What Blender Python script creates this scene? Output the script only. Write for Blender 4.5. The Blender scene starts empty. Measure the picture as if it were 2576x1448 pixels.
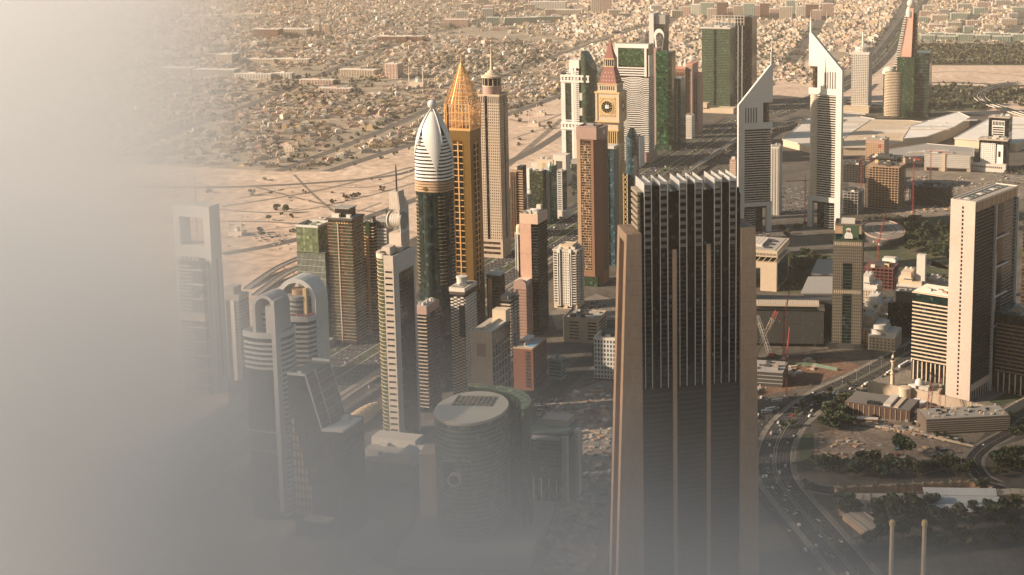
import bpy, math, random
import numpy as np
from mathutils import Vector
random.seed(7); rng = np.random.default_rng(7)
S = bpy.context.scene; COL = S.collection; R = math.radians

# ------------------------------------------------------------------ camera, light, exposure
CAM_H, PITCH, FPX, PPX, PPY = 555.0, R(9.4), 3610.0, 1780.0, 355.0
cd = bpy.data.cameras.new('camera'); cam = bpy.data.objects.new('camera', cd); COL.objects.link(cam)
cam.location = (0, 0, CAM_H); cam.rotation_euler = (R(90) - PITCH, 0, 0)
cd.sensor_width = 36; cd.lens = 36 * FPX / 2576
cd.shift_x = (1288 - PPX) / 2576; cd.shift_y = -(724 - PPY) / 2576
cd.clip_start = 1; cd.clip_end = 60000
S.camera = cam
SUN_EL, SUN_AZ = R(22), (-0.97, -0.23)          # direction towards the sun, seen from above
SUN_DIR = Vector((SUN_AZ[0] * math.cos(SUN_EL), SUN_AZ[1] * math.cos(SUN_EL), math.sin(SUN_EL))).normalized()
W = bpy.data.worlds.new('World'); S.world = W; W.use_nodes = True
nt = W.node_tree; bg = nt.nodes['Background']
sky = nt.nodes.new('ShaderNodeTexSky'); sky.sky_type = 'NISHITA'; sky.sun_disc = False
sky.sun_elevation = SUN_EL; sky.sun_rotation = math.atan2(SUN_AZ[0], SUN_AZ[1])
sky.air_density = 1.0; sky.dust_density = 1.6; sky.ozone_density = 1.0
tint = nt.nodes.new('ShaderNodeMix'); tint.data_type = 'RGBA'; tint.blend_type = 'MULTIPLY'; tint.inputs[0].default_value = 1; tint.inputs[7].default_value = (.96, 1.0, .88, 1)
nt.links.new(sky.outputs[0], tint.inputs[6]); nt.links.new(tint.outputs[2], bg.inputs[0]); bg.inputs[1].default_value = 0.05
sl = bpy.data.lights.new('sun', 'SUN'); so = bpy.data.objects.new('sun', sl); COL.objects.link(so)
sl.energy = 5.0; sl.angle = R(0.6); sl.color = (1.0, 0.77, 0.565)
so.rotation_euler = SUN_DIR.to_track_quat('Z', 'Y').to_euler(); so.location = (-300, 0, 900)
S.view_settings.view_transform = 'Standard'; S.view_settings.look = 'None'
S.view_settings.gamma = 1; S.view_settings.exposure = 0.95; S.view_settings.use_curve_mapping = False
S.render.engine = 'CYCLES'
S.cycles.use_denoising = True
S.cycles.max_bounces = 8; S.cycles.diffuse_bounces = 3; S.cycles.glossy_bounces = 3; S.cycles.volume_bounces = 4
S.cycles.volume_step_rate = 1.0

# ------------------------------------------------------------------ helpers
_c, _s = math.cos(PITCH), math.sin(PITCH)
def G(px, py, z=0.0):
    'ground point (at height z) seen at a place of the 2576 px wide photograph'
    u = (px - PPX) / FPX; v = (PPY - py) / FPX
    t = (z - CAM_H) / (-_s + _c * v)
    return (u * t, (_c + _s * v) * t)
CA, SA = math.cos(R(15)), math.sin(R(15))
def ST(s, t): return (s * SA + t * CA, s * CA - t * SA)      # along / across the highway

def tag(o, label=None, cat=None, group=None, kind=None):
    if label: o['label'] = label
    if cat: o['category'] = cat
    if group: o['group'] = group
    if kind: o['kind'] = kind
    return o
def link(name, data, parent=None, loc=(0, 0, 0), rz=0.0, sc=None):
    o = bpy.data.objects.new(name, data); COL.objects.link(o)
    o.location = loc
    if rz: o.rotation_euler = (0, 0, rz)
    if sc: o.scale = sc
    if parent: o.parent = parent
    return o
def root(name, label, cat, x, y, A=0.0, group=None, z=0.0):
    return tag(link(name, None, None, (x, y, z), -R(A)), label, cat, group)

class MB:
    def __init__(s): s.v = []; s.f = []; s.m = []
    def add(s, vs, fs, mi=0):
        b = len(s.v); s.v += vs; s.f += [tuple(b + i for i in f) for f in fs]; s.m += [mi] * len(fs); return s
    def box(s, x0, x1, y0, y1, z0, z1, mi=0):
        return s.add([(x0,y0,z0),(x1,y0,z0),(x1,y1,z0),(x0,y1,z0),(x0,y0,z1),(x1,y0,z1),(x1,y1,z1),(x0,y1,z1)],
                     [(3,2,1,0),(4,5,6,7),(0,1,5,4),(1,2,6,5),(2,3,7,6),(3,0,4,7)], mi)
    def prism(s, P, z0, z1, mi=0, k=1.0, c=(0, 0)):
        n = len(P)
        vs = [(x, y, z0) for x, y in P] + [(c[0] + (x - c[0]) * k, c[1] + (y - c[1]) * k, z1) for x, y in P]
        fs = [tuple(range(n))[::-1], tuple(range(n, 2 * n))] + [(i, (i + 1) % n, n + (i + 1) % n, n + i) for i in range(n)]
        return s.add(vs, fs, mi)
    def extr(s, P, y0, y1, mi=0):                             # outline in x,z pushed along y
        n = len(P)
        vs = [(x, y0, z) for x, z in P] + [(x, y1, z) for x, z in P]
        fs = [tuple(range(n)), tuple(range(n, 2 * n))[::-1]] + [(i, n + i, n + (i + 1) % n, (i + 1) % n) for i in range(n)]
        return s.add(vs, fs, mi)
    def lathe(s, prof, n=24, c=(0, 0), mi=0, sx=1.0, sy=1.0, cap=True):  # prof = [(r, z)...] bottom to top
        vs = []; fs = []
        for r, z in prof:
            for i in range(n):
                a = 2 * math.pi * i / n; vs.append((c[0] + sx * r * math.cos(a), c[1] + sy * r * math.sin(a), z))
        for k in range(len(prof) - 1):
            for i in range(n):
                j = (i + 1) % n; fs.append((k*n+i, k*n+j, (k+1)*n+j, (k+1)*n+i))
        if cap: fs.append(tuple(range(n))[::-1]); m = (len(prof) - 1) * n; fs.append(tuple(range(m, m + n)))
        return s.add(vs, fs, mi)
    def bar(s, p, q, r, n=4, mi=0, r2=None):
        p = Vector(p); q = Vector(q); d = (q - p).normalized()
        a = d.cross(Vector((0, 0, 1)) if abs(d.z) < .95 else Vector((1, 0, 0))).normalized(); b = d.cross(a)
        r2 = r if r2 is None else r2; vs = []
        for P, rr in ((p, r), (q, r2)):
            for i in range(n):
                t = 2 * math.pi * (i + .5) / n; vs.append(tuple(P + a * rr * math.cos(t) + b * rr * math.sin(t)))
        return s.add(vs, [(i, (i+1) % n, n + (i+1) % n, n + i) for i in range(n)] + [tuple(range(n))[::-1], tuple(range(n, 2*n))], mi)
    def mesh(s, name, mats):
        me = bpy.data.meshes.new(name); me.from_pydata(s.v, [], s.f)
        for m in (mats if isinstance(mats, (list, tuple)) else [mats]): me.materials.append(m)
        if any(s.m): me.polygons.foreach_set('material_index', s.m)
        me.update(); return me
    def build(s, name, mats, parent=None, loc=(0, 0, 0), rz=0.0):
        return link(name, s.mesh(name, mats), parent, loc, rz)
_ub = {}
def bx(name, parent, mat, x0, x1, y0, y1, z0, z1, label=None):
    'box part; all boxes of a material share one mesh'
    if mat.name not in _ub: _ub[mat.name] = MB().box(-.5, .5, -.5, .5, 0, 1).mesh('box', mat)
    o = link(name, _ub[mat.name], parent, ((x0 + x1) / 2, (y0 + y1) / 2, z0), 0, (abs(x1 - x0), abs(y1 - y0), z1 - z0))
    if label: o['label'] = label
    return o
def ngon(n, rx, ry=None, a0=0.0, c=(0, 0), p=2.0):
    ry = ry or rx; out = []
    for i in range(n):
        a = a0 + 2 * math.pi * i / n; ca, sa = math.cos(a), math.sin(a)
        out.append((c[0] + rx * math.copysign(abs(ca) ** (2 / p), ca), c[1] + ry * math.copysign(abs(sa) ** (2 / p), sa)))
    return out

# ------------------------------------------------------------------ materials
def _mat(name):
    m = bpy.data.materials.new(name); m.use_nodes = True
    t = m.node_tree; return m, t, t.nodes['Principled BSDF']
def _n(t, ty, **kw):
    n = t.nodes.new(ty)
    for k, v in kw.items(): setattr(n, k, v)
    return n
def wall(name, col, rough=.75, var=.16, streak=.5, metal=0.0):
    m, t, b = _mat(name)
    g = _n(t, 'ShaderNodeNewGeometry'); mp = _n(t, 'ShaderNodeMapping'); mp.inputs['Scale'].default_value = (.35, .35, .35 * (1 - .85 * streak))
    n1 = _n(t, 'ShaderNodeTexNoise'); n1.inputs['Scale'].default_value = 1.0; n1.inputs['Detail'].default_value = 5
    n2 = _n(t, 'ShaderNodeTexNoise'); n2.inputs['Scale'].default_value = .02
    t.links.new(g.outputs['Position'], mp.inputs[0]); t.links.new(mp.outputs[0], n1.inputs[0]); t.links.new(g.outputs['Position'], n2.inputs[0])
    oi = _n(t, 'ShaderNodeObjectInfo')
    ad = _n(t, 'ShaderNodeMath', operation='ADD'); t.links.new(n1.outputs[0], ad.inputs[0]); t.links.new(n2.outputs[0], ad.inputs[1])
    a2 = _n(t, 'ShaderNodeMath', operation='MULTIPLY_ADD'); t.links.new(oi.outputs['Random'], a2.inputs[0]); a2.inputs[1].default_value = .25; t.links.new(ad.outputs[0], a2.inputs[2])
    mr = _n(t, 'ShaderNodeMapRange'); mr.inputs[1].default_value = .6; mr.inputs[2].default_value = 1.6
    mr.inputs[3].default_value = 1 - var; mr.inputs[4].default_value = 1 + var; t.links.new(a2.outputs[0], mr.inputs[0])
    mx = _n(t, 'ShaderNodeMix', data_type='RGBA', blend_type='MULTIPLY'); mx.inputs[0].default_value = 1
    mx.inputs[6].default_value = (*col, 1); t.links.new(mr.outputs[0], mx.inputs[7]); t.links.new(mx.outputs[2], b.inputs['Base Color'])
    b.inputs['Roughness'].default_value = rough; b.inputs['Metallic'].default_value = metal
    return m
def glass(name, col, rough=.12, var=.6, cell=3.4, light=.12, metal=0.0, spec=.5):
    'curtain wall glass: every pane a little different, some with pale blinds behind'
    m, t, b = _mat(name)
    g = _n(t, 'ShaderNodeNewGeometry'); ad = _n(t, 'ShaderNodeVectorMath', operation='MULTIPLY'); ad.inputs[1].default_value = (1/cell, 1/cell, 1/cell)
    fl = _n(t, 'ShaderNodeVectorMath', operation='FLOOR'); wn = _n(t, 'ShaderNodeTexWhiteNoise', noise_dimensions='3D')
    t.links.new(g.outputs['Position'], ad.inputs[0]); t.links.new(ad.outputs[0], fl.inputs[0]); t.links.new(fl.outputs[0], wn.inputs[0])
    cr = _n(t, 'ShaderNodeValToRGB'); e = cr.color_ramp.elements
    e[0].position = 0; e[0].color = (*[c * (1 - var) for c in col], 1); e[1].position = 1 - light; e[1].color = (*[c * (1 + var * .5) for c in col], 1)
    k = e.new(min(1.0, 1.005 - light)); k.color = (*[min(1, c * (1 + var) + .02) for c in col], 1)
    k = e.new(1.0); k.color = (*[min(1, c * (1 + 2 * var) + .035) for c in col], 1)
    t.links.new(wn.outputs[0], cr.inputs[0]); t.links.new(cr.outputs[0], b.inputs['Base Color'])
    mr = _n(t, 'ShaderNodeMapRange'); mr.inputs[3].default_value = rough * .5; mr.inputs[4].default_value = rough * 1.8
    t.links.new(wn.outputs[0], mr.inputs[0]); t.links.new(mr.outputs[0], b.inputs['Roughness'])
    b.inputs['Metallic'].default_value = metal; b.inputs['Specular IOR Level'].default_value = spec
    return m
def ground_mat(name, cols, scale=.004, rough=.95, detail=9, fine=.12):
    m, t, b = _mat(name)
    g = _n(t, 'ShaderNodeNewGeometry'); n1 = _n(t, 'ShaderNodeTexNoise'); n1.inputs['Scale'].default_value = scale; n1.inputs['Detail'].default_value = detail; n1.inputs['Roughness'].default_value = .68; n1.inputs['Distortion'].default_value = .6
    t.links.new(g.outputs['Position'], n1.inputs[0]); cr = _n(t, 'ShaderNodeValToRGB'); e = cr.color_ramp.elements
    e[0].position = .3; e[0].color = (*cols[0], 1); e[1].position = .7; e[1].color = (*cols[-1], 1)
    for i, c in enumerate(cols[1:-1]): k = e.new(.3 + .4 * (i + 1) / (len(cols) - 1)); k.color = (*c, 1)
    n2 = _n(t, 'ShaderNodeTexNoise'); n2.inputs['Scale'].default_value = fine; n2.inputs['Detail'].default_value = 6; t.links.new(g.outputs['Position'], n2.inputs[0])
    mr = _n(t, 'ShaderNodeMapRange'); mr.inputs[1].default_value = .3; mr.inputs[2].default_value = .7; mr.inputs[3].default_value = .7; mr.inputs[4].default_value = 1.25; t.links.new(n2.outputs[0], mr.inputs[0])
    mx = _n(t, 'ShaderNodeMix', data_type='RGBA', blend_type='MULTIPLY'); mx.inputs[0].default_value = 1
    t.links.new(n1.outputs[0], cr.inputs[0]); t.links.new(cr.outputs[0], mx.inputs[6]); t.links.new(mr.outputs[0], mx.inputs[7]); t.links.new(mx.outputs[2], b.inputs['Base Color'])
    b.inputs['Roughness'].default_value = rough
    bp = _n(t, 'ShaderNodeBump'); bp.inputs['Strength'].default_value = .6; bp.inputs['Distance'].default_value = 2.0
    t.links.new(n2.outputs[0], bp.inputs['Height']); t.links.new(bp.outputs[0], b.inputs['Normal'])
    return m
def leafy(name, col):
    m, t, b = _mat(name)
    g = _n(t, 'ShaderNodeNewGeometry'); n1 = _n(t, 'ShaderNodeTexNoise'); n1.inputs['Scale'].default_value = .5; n1.inputs['Detail'].default_value = 4
    t.links.new(g.outputs['Position'], n1.inputs[0]); cr = _n(t, 'ShaderNodeValToRGB'); e = cr.color_ramp.elements
    e[0].position = .3; e[0].color = (*[c * .55 for c in col], 1); e[1].position = .7; e[1].color = (*[c * 1.5 for c in col], 1)
    t.links.new(n1.outputs[0], cr.inputs[0]); t.links.new(cr.outputs[0], b.inputs['Base Color']); b.inputs['Roughness'].default_value = .7
    return m

white = wall('white panel', (.72, .70, .66)); offwhite = wall('off white render', (.58, .54, .48)); cream = wall('cream stone', (.55, .45, .33))
alu = wall('silver cladding', (.60, .60, .57), .42, .08, .3, .15); greenline = wall('green black frame', (.024, .034, .029), .4)
palep = wall('pale stone panel', (.50, .43, .36)); mist = wall('grey white cladding', (.46, .45, .43)); louv = wall('louvre metal', (.042, .042, .040), .5)
stain = wall('stained tan concrete', (.46, .32, .22), .8, .22, .8)
beige = wall('beige concrete', (.42, .34, .26)); tan = wall('tan stone', (.40, .27, .17)); pinkst = wall('pink granite', (.36, .24, .20))
brown = wall('brown cladding', (.24, .125, .075)); dbrown = wall('dark brown cladding', (.075, .05, .04)); redbrown = wall('red brown brick', (.155, .062, .038))
grey = wall('grey concrete', (.30, .29, .27)); lgrey = wall('light grey metal panel', (.52, .52, .50), .5); dgrey = wall('dark grey metal', (.06, .06, .057), .5); near_black = wall('near black metal', (.022, .023, .022), .5)
roofm = wall('roof gravel', (.36, .33, .29), .9); roofd = wall('dark roof membrane', (.16, .15, .14), .9)
gold = wall('gold anodised panel', (.20, .12, .032), .42, .25, .5, .55); goldl = wall('gold lattice', (.74, .45, .19), .4, .15, .3, .5); golds = wall('gold stone trim', (.62, .44, .22))
terra = wall('terracotta roof', (.26, .115, .095)); blackm = wall('black metal', (.02, .02, .02), .4); steel = wall('galvanised steel', (.45, .45, .44), .4, .1, .3, .6)
redp = wall('red paint', (.32, .045, .035), .5); yellowp = wall('yellow paint', (.6, .35, .04), .5); bluep = wall('pool blue', (.08, .30, .50), .3)
gdark = glass('dark glass', (.012, .015, .015), .12, .6, 3.4, .1, 0.0, .4); gteal = glass('teal glass', (.007, .020, .018), .12, .6, 3.4, .08, 0.0, .35); ggreen = glass('green glass', (.030, .055, .030), .15, .5, 3.6, .1)
gblack = glass('black glass', (.005, .007, .007), .10, .6, 3.2, .10, 0.0, .14); gbrown = glass('bronze glass', (.045, .028, .016), .15); gblue = glass('blue glass', (.03, .07, .09), .14)
ggold = glass('gold mirror glass', (.20, .10, .02), .25, .35, 3.4, .05, .6); gwin = glass('window glass', (.03, .03, .03), .15, .6, 3.0, .1); gviolet = glass('grey glass', (.07, .07, .068), .2)
frost = glass('pale green glass', (.15, .19, .10), .25, .3, 4.0, .1)

# ------------------------------------------------------------------ facade builders (parts of a tower root, tower local axes: x right, y away, z up)
def body(t, mat, w, d, h, z0=0.0, name='wall'): return bx(name, t, mat, -w/2, w/2, -d/2, d/2, z0, h)
def slabs(t, mat, w, d, z0, z1, pitch, hb, out=.5, name='floor_slab'):
    z = z0
    while z < z1 - hb * .5:
        bx(name, t, mat, -w/2 - out, w/2 + out, -d/2 - out, d/2 + out, z, z + hb); z += pitch
def slabs_on(t, mat, face, w, d, u0, u1, z0, z1, pitch, hb, out=.5, name='spandrel', step=None):
    z = z0
    while z < z1 - hb * .5:
        fbox(name, t, mat, face, w, d, u0, u1, 0.02, out, z, z + hb); z += pitch
def fbox(name, t, mat, face, w, d, u0, u1, o0, o1, z0, z1):
    'box on a face: u along it, o outwards from the body'
    if face == 'F': return bx(name, t, mat, u0, u1, -d/2 - o1, -d/2 - o0, z0, z1)
    if face == 'R': return bx(name, t, mat, w/2 + o0, w/2 + o1, u0, u1, z0, z1)
    if face == 'L': return bx(name, t, mat, -w/2 - o1, -w/2 - o0, u0, u1, z0, z1)
def fins(t, mat, face, w, d, u0, u1, n, wf, z0, z1, out=.6, name='mullion'):
    for i in range(n):
        u = u0 + (u1 - u0) * (i + .5) / n
        fbox(name, t, mat, face, w, d, u - wf/2, u + wf/2, .03, out, z0, z1)
_left = {}
def grid(t, face, w, d, u0, u1, z0, z1, nu, nz, fw, fh, wm, gm, th=.6, name='window', parts=True, wname='wall_panel'):
    'wall plate with real openings and a pane set back in each'
    cu = (u1 - u0) / nu; cz = (z1 - z0) / nz; us = [u0]; zs = [z0]
    for i in range(nu): us += [u0 + cu * (i + .5 - fw/2), u0 + cu * (i + .5 + fw/2)]
    for i in range(nz): zs += [z0 + cz * (i + .5 - fh/2), z0 + cz * (i + .5 + fh/2)]
    us.append(u1); zs.append(z1)
    if face == 'F': P = lambda u, o, z: (u, -d/2 - o, z)
    elif face == 'R': P = lambda u, o, z: (w/2 + o, u, z)
    else: P = lambda u, o, z: (-w/2 - o, u, z)
    NU, NZ = len(us), len(zs); v = [P(u, th, z) for z in zs for u in us]; v += [P(u, .01, z) for z in zs for u in us]; B = NU * NZ; f = []
    ix = lambda i, j: j * NU + i
    for j in range(NZ - 1):
        for i in range(NU - 1):
            a, b, c, e = ix(i, j), ix(i+1, j), ix(i+1, j+1), ix(i, j+1)
            if i % 2 == 1 and j % 2 == 1: f += [(a, b, b+B, a+B), (b, c, c+B, b+B), (c, e, e+B, c+B), (e, a, a+B, e+B)]
            else: f.append((a, b, c, e))
    for i in range(NU - 1): f += [(ix(i, 0), ix(i+1, 0), ix(i+1, 0)+B, ix(i, 0)+B), (ix(i, NZ-1), ix(i+1, NZ-1), ix(i+1, NZ-1)+B, ix(i, NZ-1)+B)]
    for j in range(NZ - 1): f += [(ix(0, j), ix(0, j+1), ix(0, j+1)+B, ix(0, j)+B), (ix(NU-1, j), ix(NU-1, j+1), ix(NU-1, j+1)+B, ix(NU-1, j)+B)]
    MB().add(v, f).build(wname, wm, t)
    rest = MB()
    for j in range(nz - 1, -1, -1):
        for i in range(nu):
            a = (us[2*i+1], us[2*i+2], zs[2*j+1], zs[2*j+2])
            k = _left.get(t.name, 0)
            if parts and k < 296:
                _left[t.name] = k + 1; fbox(name, t, gm, face, w, d, a[0] - .02, a[1] + .02, .05, .15, a[2] - .02, a[3] + .02)
            else:
                p, q = P(a[0], .05, a[2]), P(a[1], .15, a[3])
                rest.box(min(p[0], q[0]), max(p[0], q[0]), min(p[1], q[1]), max(p[1], q[1]), a[2], a[3])
    if rest.v: tag(rest.build(name + '_field', gm, t), kind='stuff')
def parapet(t, mat, w, d, h, ph=1.6, th=.5, name='parapet'):
    P = MB(); o = [(-w/2-.15, -d/2-.15), (w/2+.15, -d/2-.15), (w/2+.15, d/2+.15), (-w/2-.15, d/2+.15)]; i = [(x * (1 - 2*th/w), y * (1 - 2*th/d)) for x, y in o]
    v = [(x, y, z) for z in (h - .3, h + ph) for x, y in o] + [(x, y, z) for z in (h + .02, h + ph) for x, y in i]
    f = []
    for k in range(4):
        j = (k + 1) % 4; f += [(k, j, 4+j, 4+k), (8+j, 8+k, 12+k, 12+j), (4+k, 4+j, 12+j, 12+k)]
    P.add(v, f).build(name, mat, t)
def roofkit(t, w, d, h, n=4, mats=None, seed=1, top=None):
    'lift housing, chillers, tanks on a flat roof'
    r = random.Random(seed); mats = mats or [offwhite, grey, lgrey]
    bx('roof_deck', t, top or roofm, -w/2 + .5, w/2 - .5, -d/2 + .5, d/2 - .5, h - .2, h + .06)
    cells = [(a, b) for a in (-.28, .02, .3) for b in (-.3, 0, .3)]; r.shuffle(cells)
    for k in range(n):
        a, b = cells[k % 9]; sx, sy, sz = w * r.uniform(.1, .22), d * r.uniform(.1, .22), r.uniform(1.6, 4.5)
        bx(['lift_housing', 'chiller', 'water_tank'][k % 3], t, mats[k % len(mats)], a*w - sx/2, a*w + sx/2, b*d - sy/2, b*d + sy/2, h + .03, h + sz)
# ------------------------------------------------------------------ ground, roads, water
sand = ground_mat('pale sand', [(.43, .315, .235), (.57, .44, .34), (.66, .52, .415)], .006, .95, 10, .05)
lotsand = ground_mat('grey building plot', [(.11, .095, .075), (.20, .17, .135), (.31, .26, .21)], .03, .95, 10, .3)
citym = ground_mat('city ground', [(.045, .042, .036), (.09, .08, .065), (.15, .13, .105)], .012, .95, 9, .1)  # darkened: shade among the towers is put into the ground colour
distm = ground_mat('district ground', [(.17, .155, .115), (.31, .26, .195), (.42, .34, .265)], .012, .95, 9, .08)  # lightened: part of the far haze is put into this colour
asph = ground_mat('asphalt', [(.016, .016, .016), (.032, .031, .030), (.056, .053, .049)], .05, .9, 9, .35)
asphl = ground_mat('worn asphalt', [(.08, .075, .07), (.11, .10, .09), (.14, .125, .11)], .02, .9, 6, .25)
lawnm = ground_mat('lawn', [(.03, .045, .018), (.05, .07, .028), (.075, .085, .04)], .03, .95, 8, .3)
parkm = ground_mat('park floor', [(.035, .05, .022), (.06, .07, .032), (.12, .105, .06)], .012, .95, 8, .15)
redsoil = ground_mat('excavated soil', [(.10, .055, .035), (.17, .095, .06), (.22, .15, .10)], .04, .95, 9, .3)
pave = ground_mat('paving', [(.15, .13, .11), (.21, .185, .155), (.27, .24, .20)], .04, .9, 6, .4)
paint = wall('road paint', (.7, .7, .66), .6, .1)
kerbm = wall('kerb concrete', (.40, .37, .32))
st = dict(kind='structure')
tag(MB().add([(-22000, -22000, 0), (22000, -22000, 0), (22000, 22000, 0), (-22000, 22000, 0)], [(0, 1, 2, 3)]).build('ground', sand), **st)
def sheet(name, pts, mat, z, px=True):
    P = [G(*p) for p in pts] if px else pts
    return tag(MB().add([(x, y, z) for x, y in P], [tuple(range(len(P)))]).build(name, mat), **st)
def smooth(P, k=6):
    out = []
    for i in range(len(P) - 1):
        p0, p1, p2, p3 = P[max(i-1, 0)], P[i], P[i+1], P[min(i+2, len(P)-1)]
        for j in range(k):
            t = j / k
            out.append(tuple(.5 * (2*b + (c-a)*t + (2*a-5*b+4*c-d)*t*t + (3*b-a-3*c+d)*t**3) for a, b, c, d in zip(p0, p1, p2, p3)))
    return out + [P[-1]]
def offset(P, o):
    out = []
    for i, p in enumerate(P):
        a, b = P[max(i-1, 0)], P[min(i+1, len(P)-1)]; dx, dy = b[0]-a[0], b[1]-a[1]; L = math.hypot(dx, dy) or 1
        out.append((p[0] + dy / L * o, p[1] - dx / L * o))
    return out
def ribbon(mb, P, o0, o1, z, z2=None, mi=0):
    A, B = offset(P, o0), offset(P, o1); n = len(P); zz = (lambda i: z) if not callable(z) else z
    mb.add([(x, y, zz(i)) for i, (x, y) in enumerate(A)] + [(x, y, zz(i)) for i, (x, y) in enumerate(B)], [(i, i+1, n+i+1, n+i) for i in range(n-1)], mi)
    return mb
def road(name, P, o0, o1, mat, z): return tag(ribbon(MB(), P, o0, o1, z).build(name, mat), **st)
def kerb(P, o, w=.6, h=.14, mb=None):
    mb = mb or MB(); A, B = offset(P, o - w/2), offset(P, o + w/2); n = len(P)
    v = [(x, y, 0) for x, y in A] + [(x, y, h) for x, y in A] + [(x, y, h) for x, y in B] + [(x, y, 0) for x, y in B]
    return mb.add(v, [(k*n+i, k*n+i+1, (k+1)*n+i+1, (k+1)*n+i) for k in range(3) for i in range(n-1)])
def dashes(mb, P, o, z, w=.35, on=6, off=8):
    Q = offset(P, o)
    for i in range(len(Q) - 1):
        a, b = Q[i], Q[i+1]; L = math.hypot(b[0]-a[0], b[1]-a[1]); ux, uy = (b[0]-a[0])/L, (b[1]-a[1])/L; t = 0
        while t + on < L:
            x, y = a[0]+ux*t, a[1]+uy*t; mb.add([(x-uy*w, y+ux*w, z), (x+uy*w, y-ux*w, z), (x+ux*on+uy*w, y+uy*on-ux*w, z), (x+ux*on-uy*w, y+uy*on+ux*w, z)], [(0, 1, 2, 3)]); t += on + off
# districts
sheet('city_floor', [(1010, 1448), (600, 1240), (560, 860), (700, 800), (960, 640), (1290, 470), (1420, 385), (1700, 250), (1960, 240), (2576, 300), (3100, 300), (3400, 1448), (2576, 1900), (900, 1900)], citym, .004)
ZA = [(-300, 0), (1400, 0), (1425, 235), (1290, 285), (1042, 362), (824, 432), (700, 432), (330, 412), (-300, 425)]
ZB = [(1400, 0), (2255, 0), (2235, 75), (2170, 190), (2060, 215), (1955, 205), (1890, 245), (1425, 235)]
ZC = [(2300, 0), (2750, 0), (2750, 108), (2285, 108)]
for z in (ZA, ZB, ZC): sheet('district_ground', z, distm, .008)
sheet('sand_plain', [(380, 12), (980, 8), (1020, 30), (820, 34), (420, 40)], sand, .02)
sheet('sand_plain', [(2275, 165), (2750, 163), (2750, 213), (2330, 218)], sand, .012)
sheet('park_ground', [(2285, 112), (2750, 112), (2750, 165), (2300, 165)], parkm, .012)
sheet('park_ground', [(2270, 218), (2420, 214), (2600, 228), (2480, 280), (2290, 282)], parkm, .016)
sheet('park_ground', [(2235, 545), (2330, 545), (2420, 560), (2600, 640), (2400, 700), (2300, 700), (2180, 640)], parkm, .012)
sheet('park_ground', [(1960, 640), (2100, 640), (2100, 740), (1960, 740)], parkm, .012)
# the highway: straight, two carriageways with a planted median, service roads and a viaduct
HW = [ST(900 + 150*i, -855) for i in range(19)]
HW = HW + smooth([HW[-1], G(1945, 290), G(2010, 262), G(2090, 232), G(2190, 170), G(2245, 110), G(2285, 50), G(2335, -20)], 8)[1:]
road('highway_carriageway', HW, -40, -8, asph, .03); road('highway_carriageway', HW, 8, 40, asph, .03)
road('service_road', HW[:19], -66, -52, asph, .03); road('service_road', HW[:19], 50, 66, asph, .03)
road('median', HW, -7.6, 7.6, lawnm, .05); road('verge', HW[:19], -51.5, -40.5, lawnm, .035); road('verge', HW[:19], 40.5, 49.5, pave, .035)
k = MB()
for o in (-40.3, -7.8, 7.8, 40.3, -51.8, 49.8): kerb(HW, o, .7, .15, k)
tag(k.build('kerb', kerbm), **st)
k = MB()
for o in (-33.6, -27.2, -20.8, -14.4, 14.4, 20.8, 27.2, 33.6): dashes(k, HW[:19], o, .036, .22)
for o in (-39.2, -9, 9, 39.2): ribbon(k, HW, o - .25, o + .25, .036)
tag(k.build('lane_markings', paint), **st)
# dirt tracks and far streets
for P, w in (([(300, 470), (620, 470), (1000, 440), (1120, 380)], 9), ([(560, 640), (760, 600), (1000, 520), (1300, 400), (1420, 330)], 12), ([(560, 520), (800, 480), (1040, 420)], 6), ([(420, 560), (700, 560), (960, 590)], 5), ([(1275, 420), (1345, 360), (1415, 300)], 8), ([(640, 470), (840, 520), (1000, 540)], 4), ([(600, 500), (760, 470), (940, 470), (1060, 430)], 3), ([(480, 520), (700, 535), (900, 500), (1080, 450)], 4), ([(560, 600), (700, 575), (820, 560), (960, 510)], 3), ([(1290, 350), (1350, 330), (1420, 320)], 3), ([(1280, 300), (1350, 310), (1430, 280)], 4), ([(740, 440), (800, 500), (880, 560)], 3), ([(2290, 190), (2420, 180), (2600, 195)], 5)):
    road('dirt_track', smooth([G(*p) for p in P]), -w, w, asphl if w > 8 else lotsand, .014 + .002 * w)
for P, w in (([(824, 432), (1042, 362), (1290, 285), (1425, 235), (1560, 180)], 14), ([(330, 372), (620, 268), (770, 205), (900, 150), (1010, 110)], 16), ([(700, 432), (960, 330), (1180, 230), (1400, 140), (1640, 60)], 13), ([(440, 250), (760, 220), (1200, 190), (1425, 200)], 12), ([(250, 190), (600, 130), (1000, 100), (1300, 30), (1400, 0)], 20), ([(1425, 235), (1600, 120), (1760, 0)], 13), ([(1700, 95), (2000, 75), (2235, 75)], 18), ([(1983, 163), (2029, 107), (2060, 60), (2090, 0)], 22), ([(2160, 190), (2245, 75), (2285, 0)], 30), ([(2490, 0), (2440, 60), (2430, 105)], 30), ([(2576, 20), (2540, 108)], 24), ([(2285, 110), (2750, 108)], 16), ([(2230, 215), (2400, 208), (2650, 222)], 14)):
    road('district_street', smooth([G(*p) for p in P]), -w, w, asphl, .024)
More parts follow.
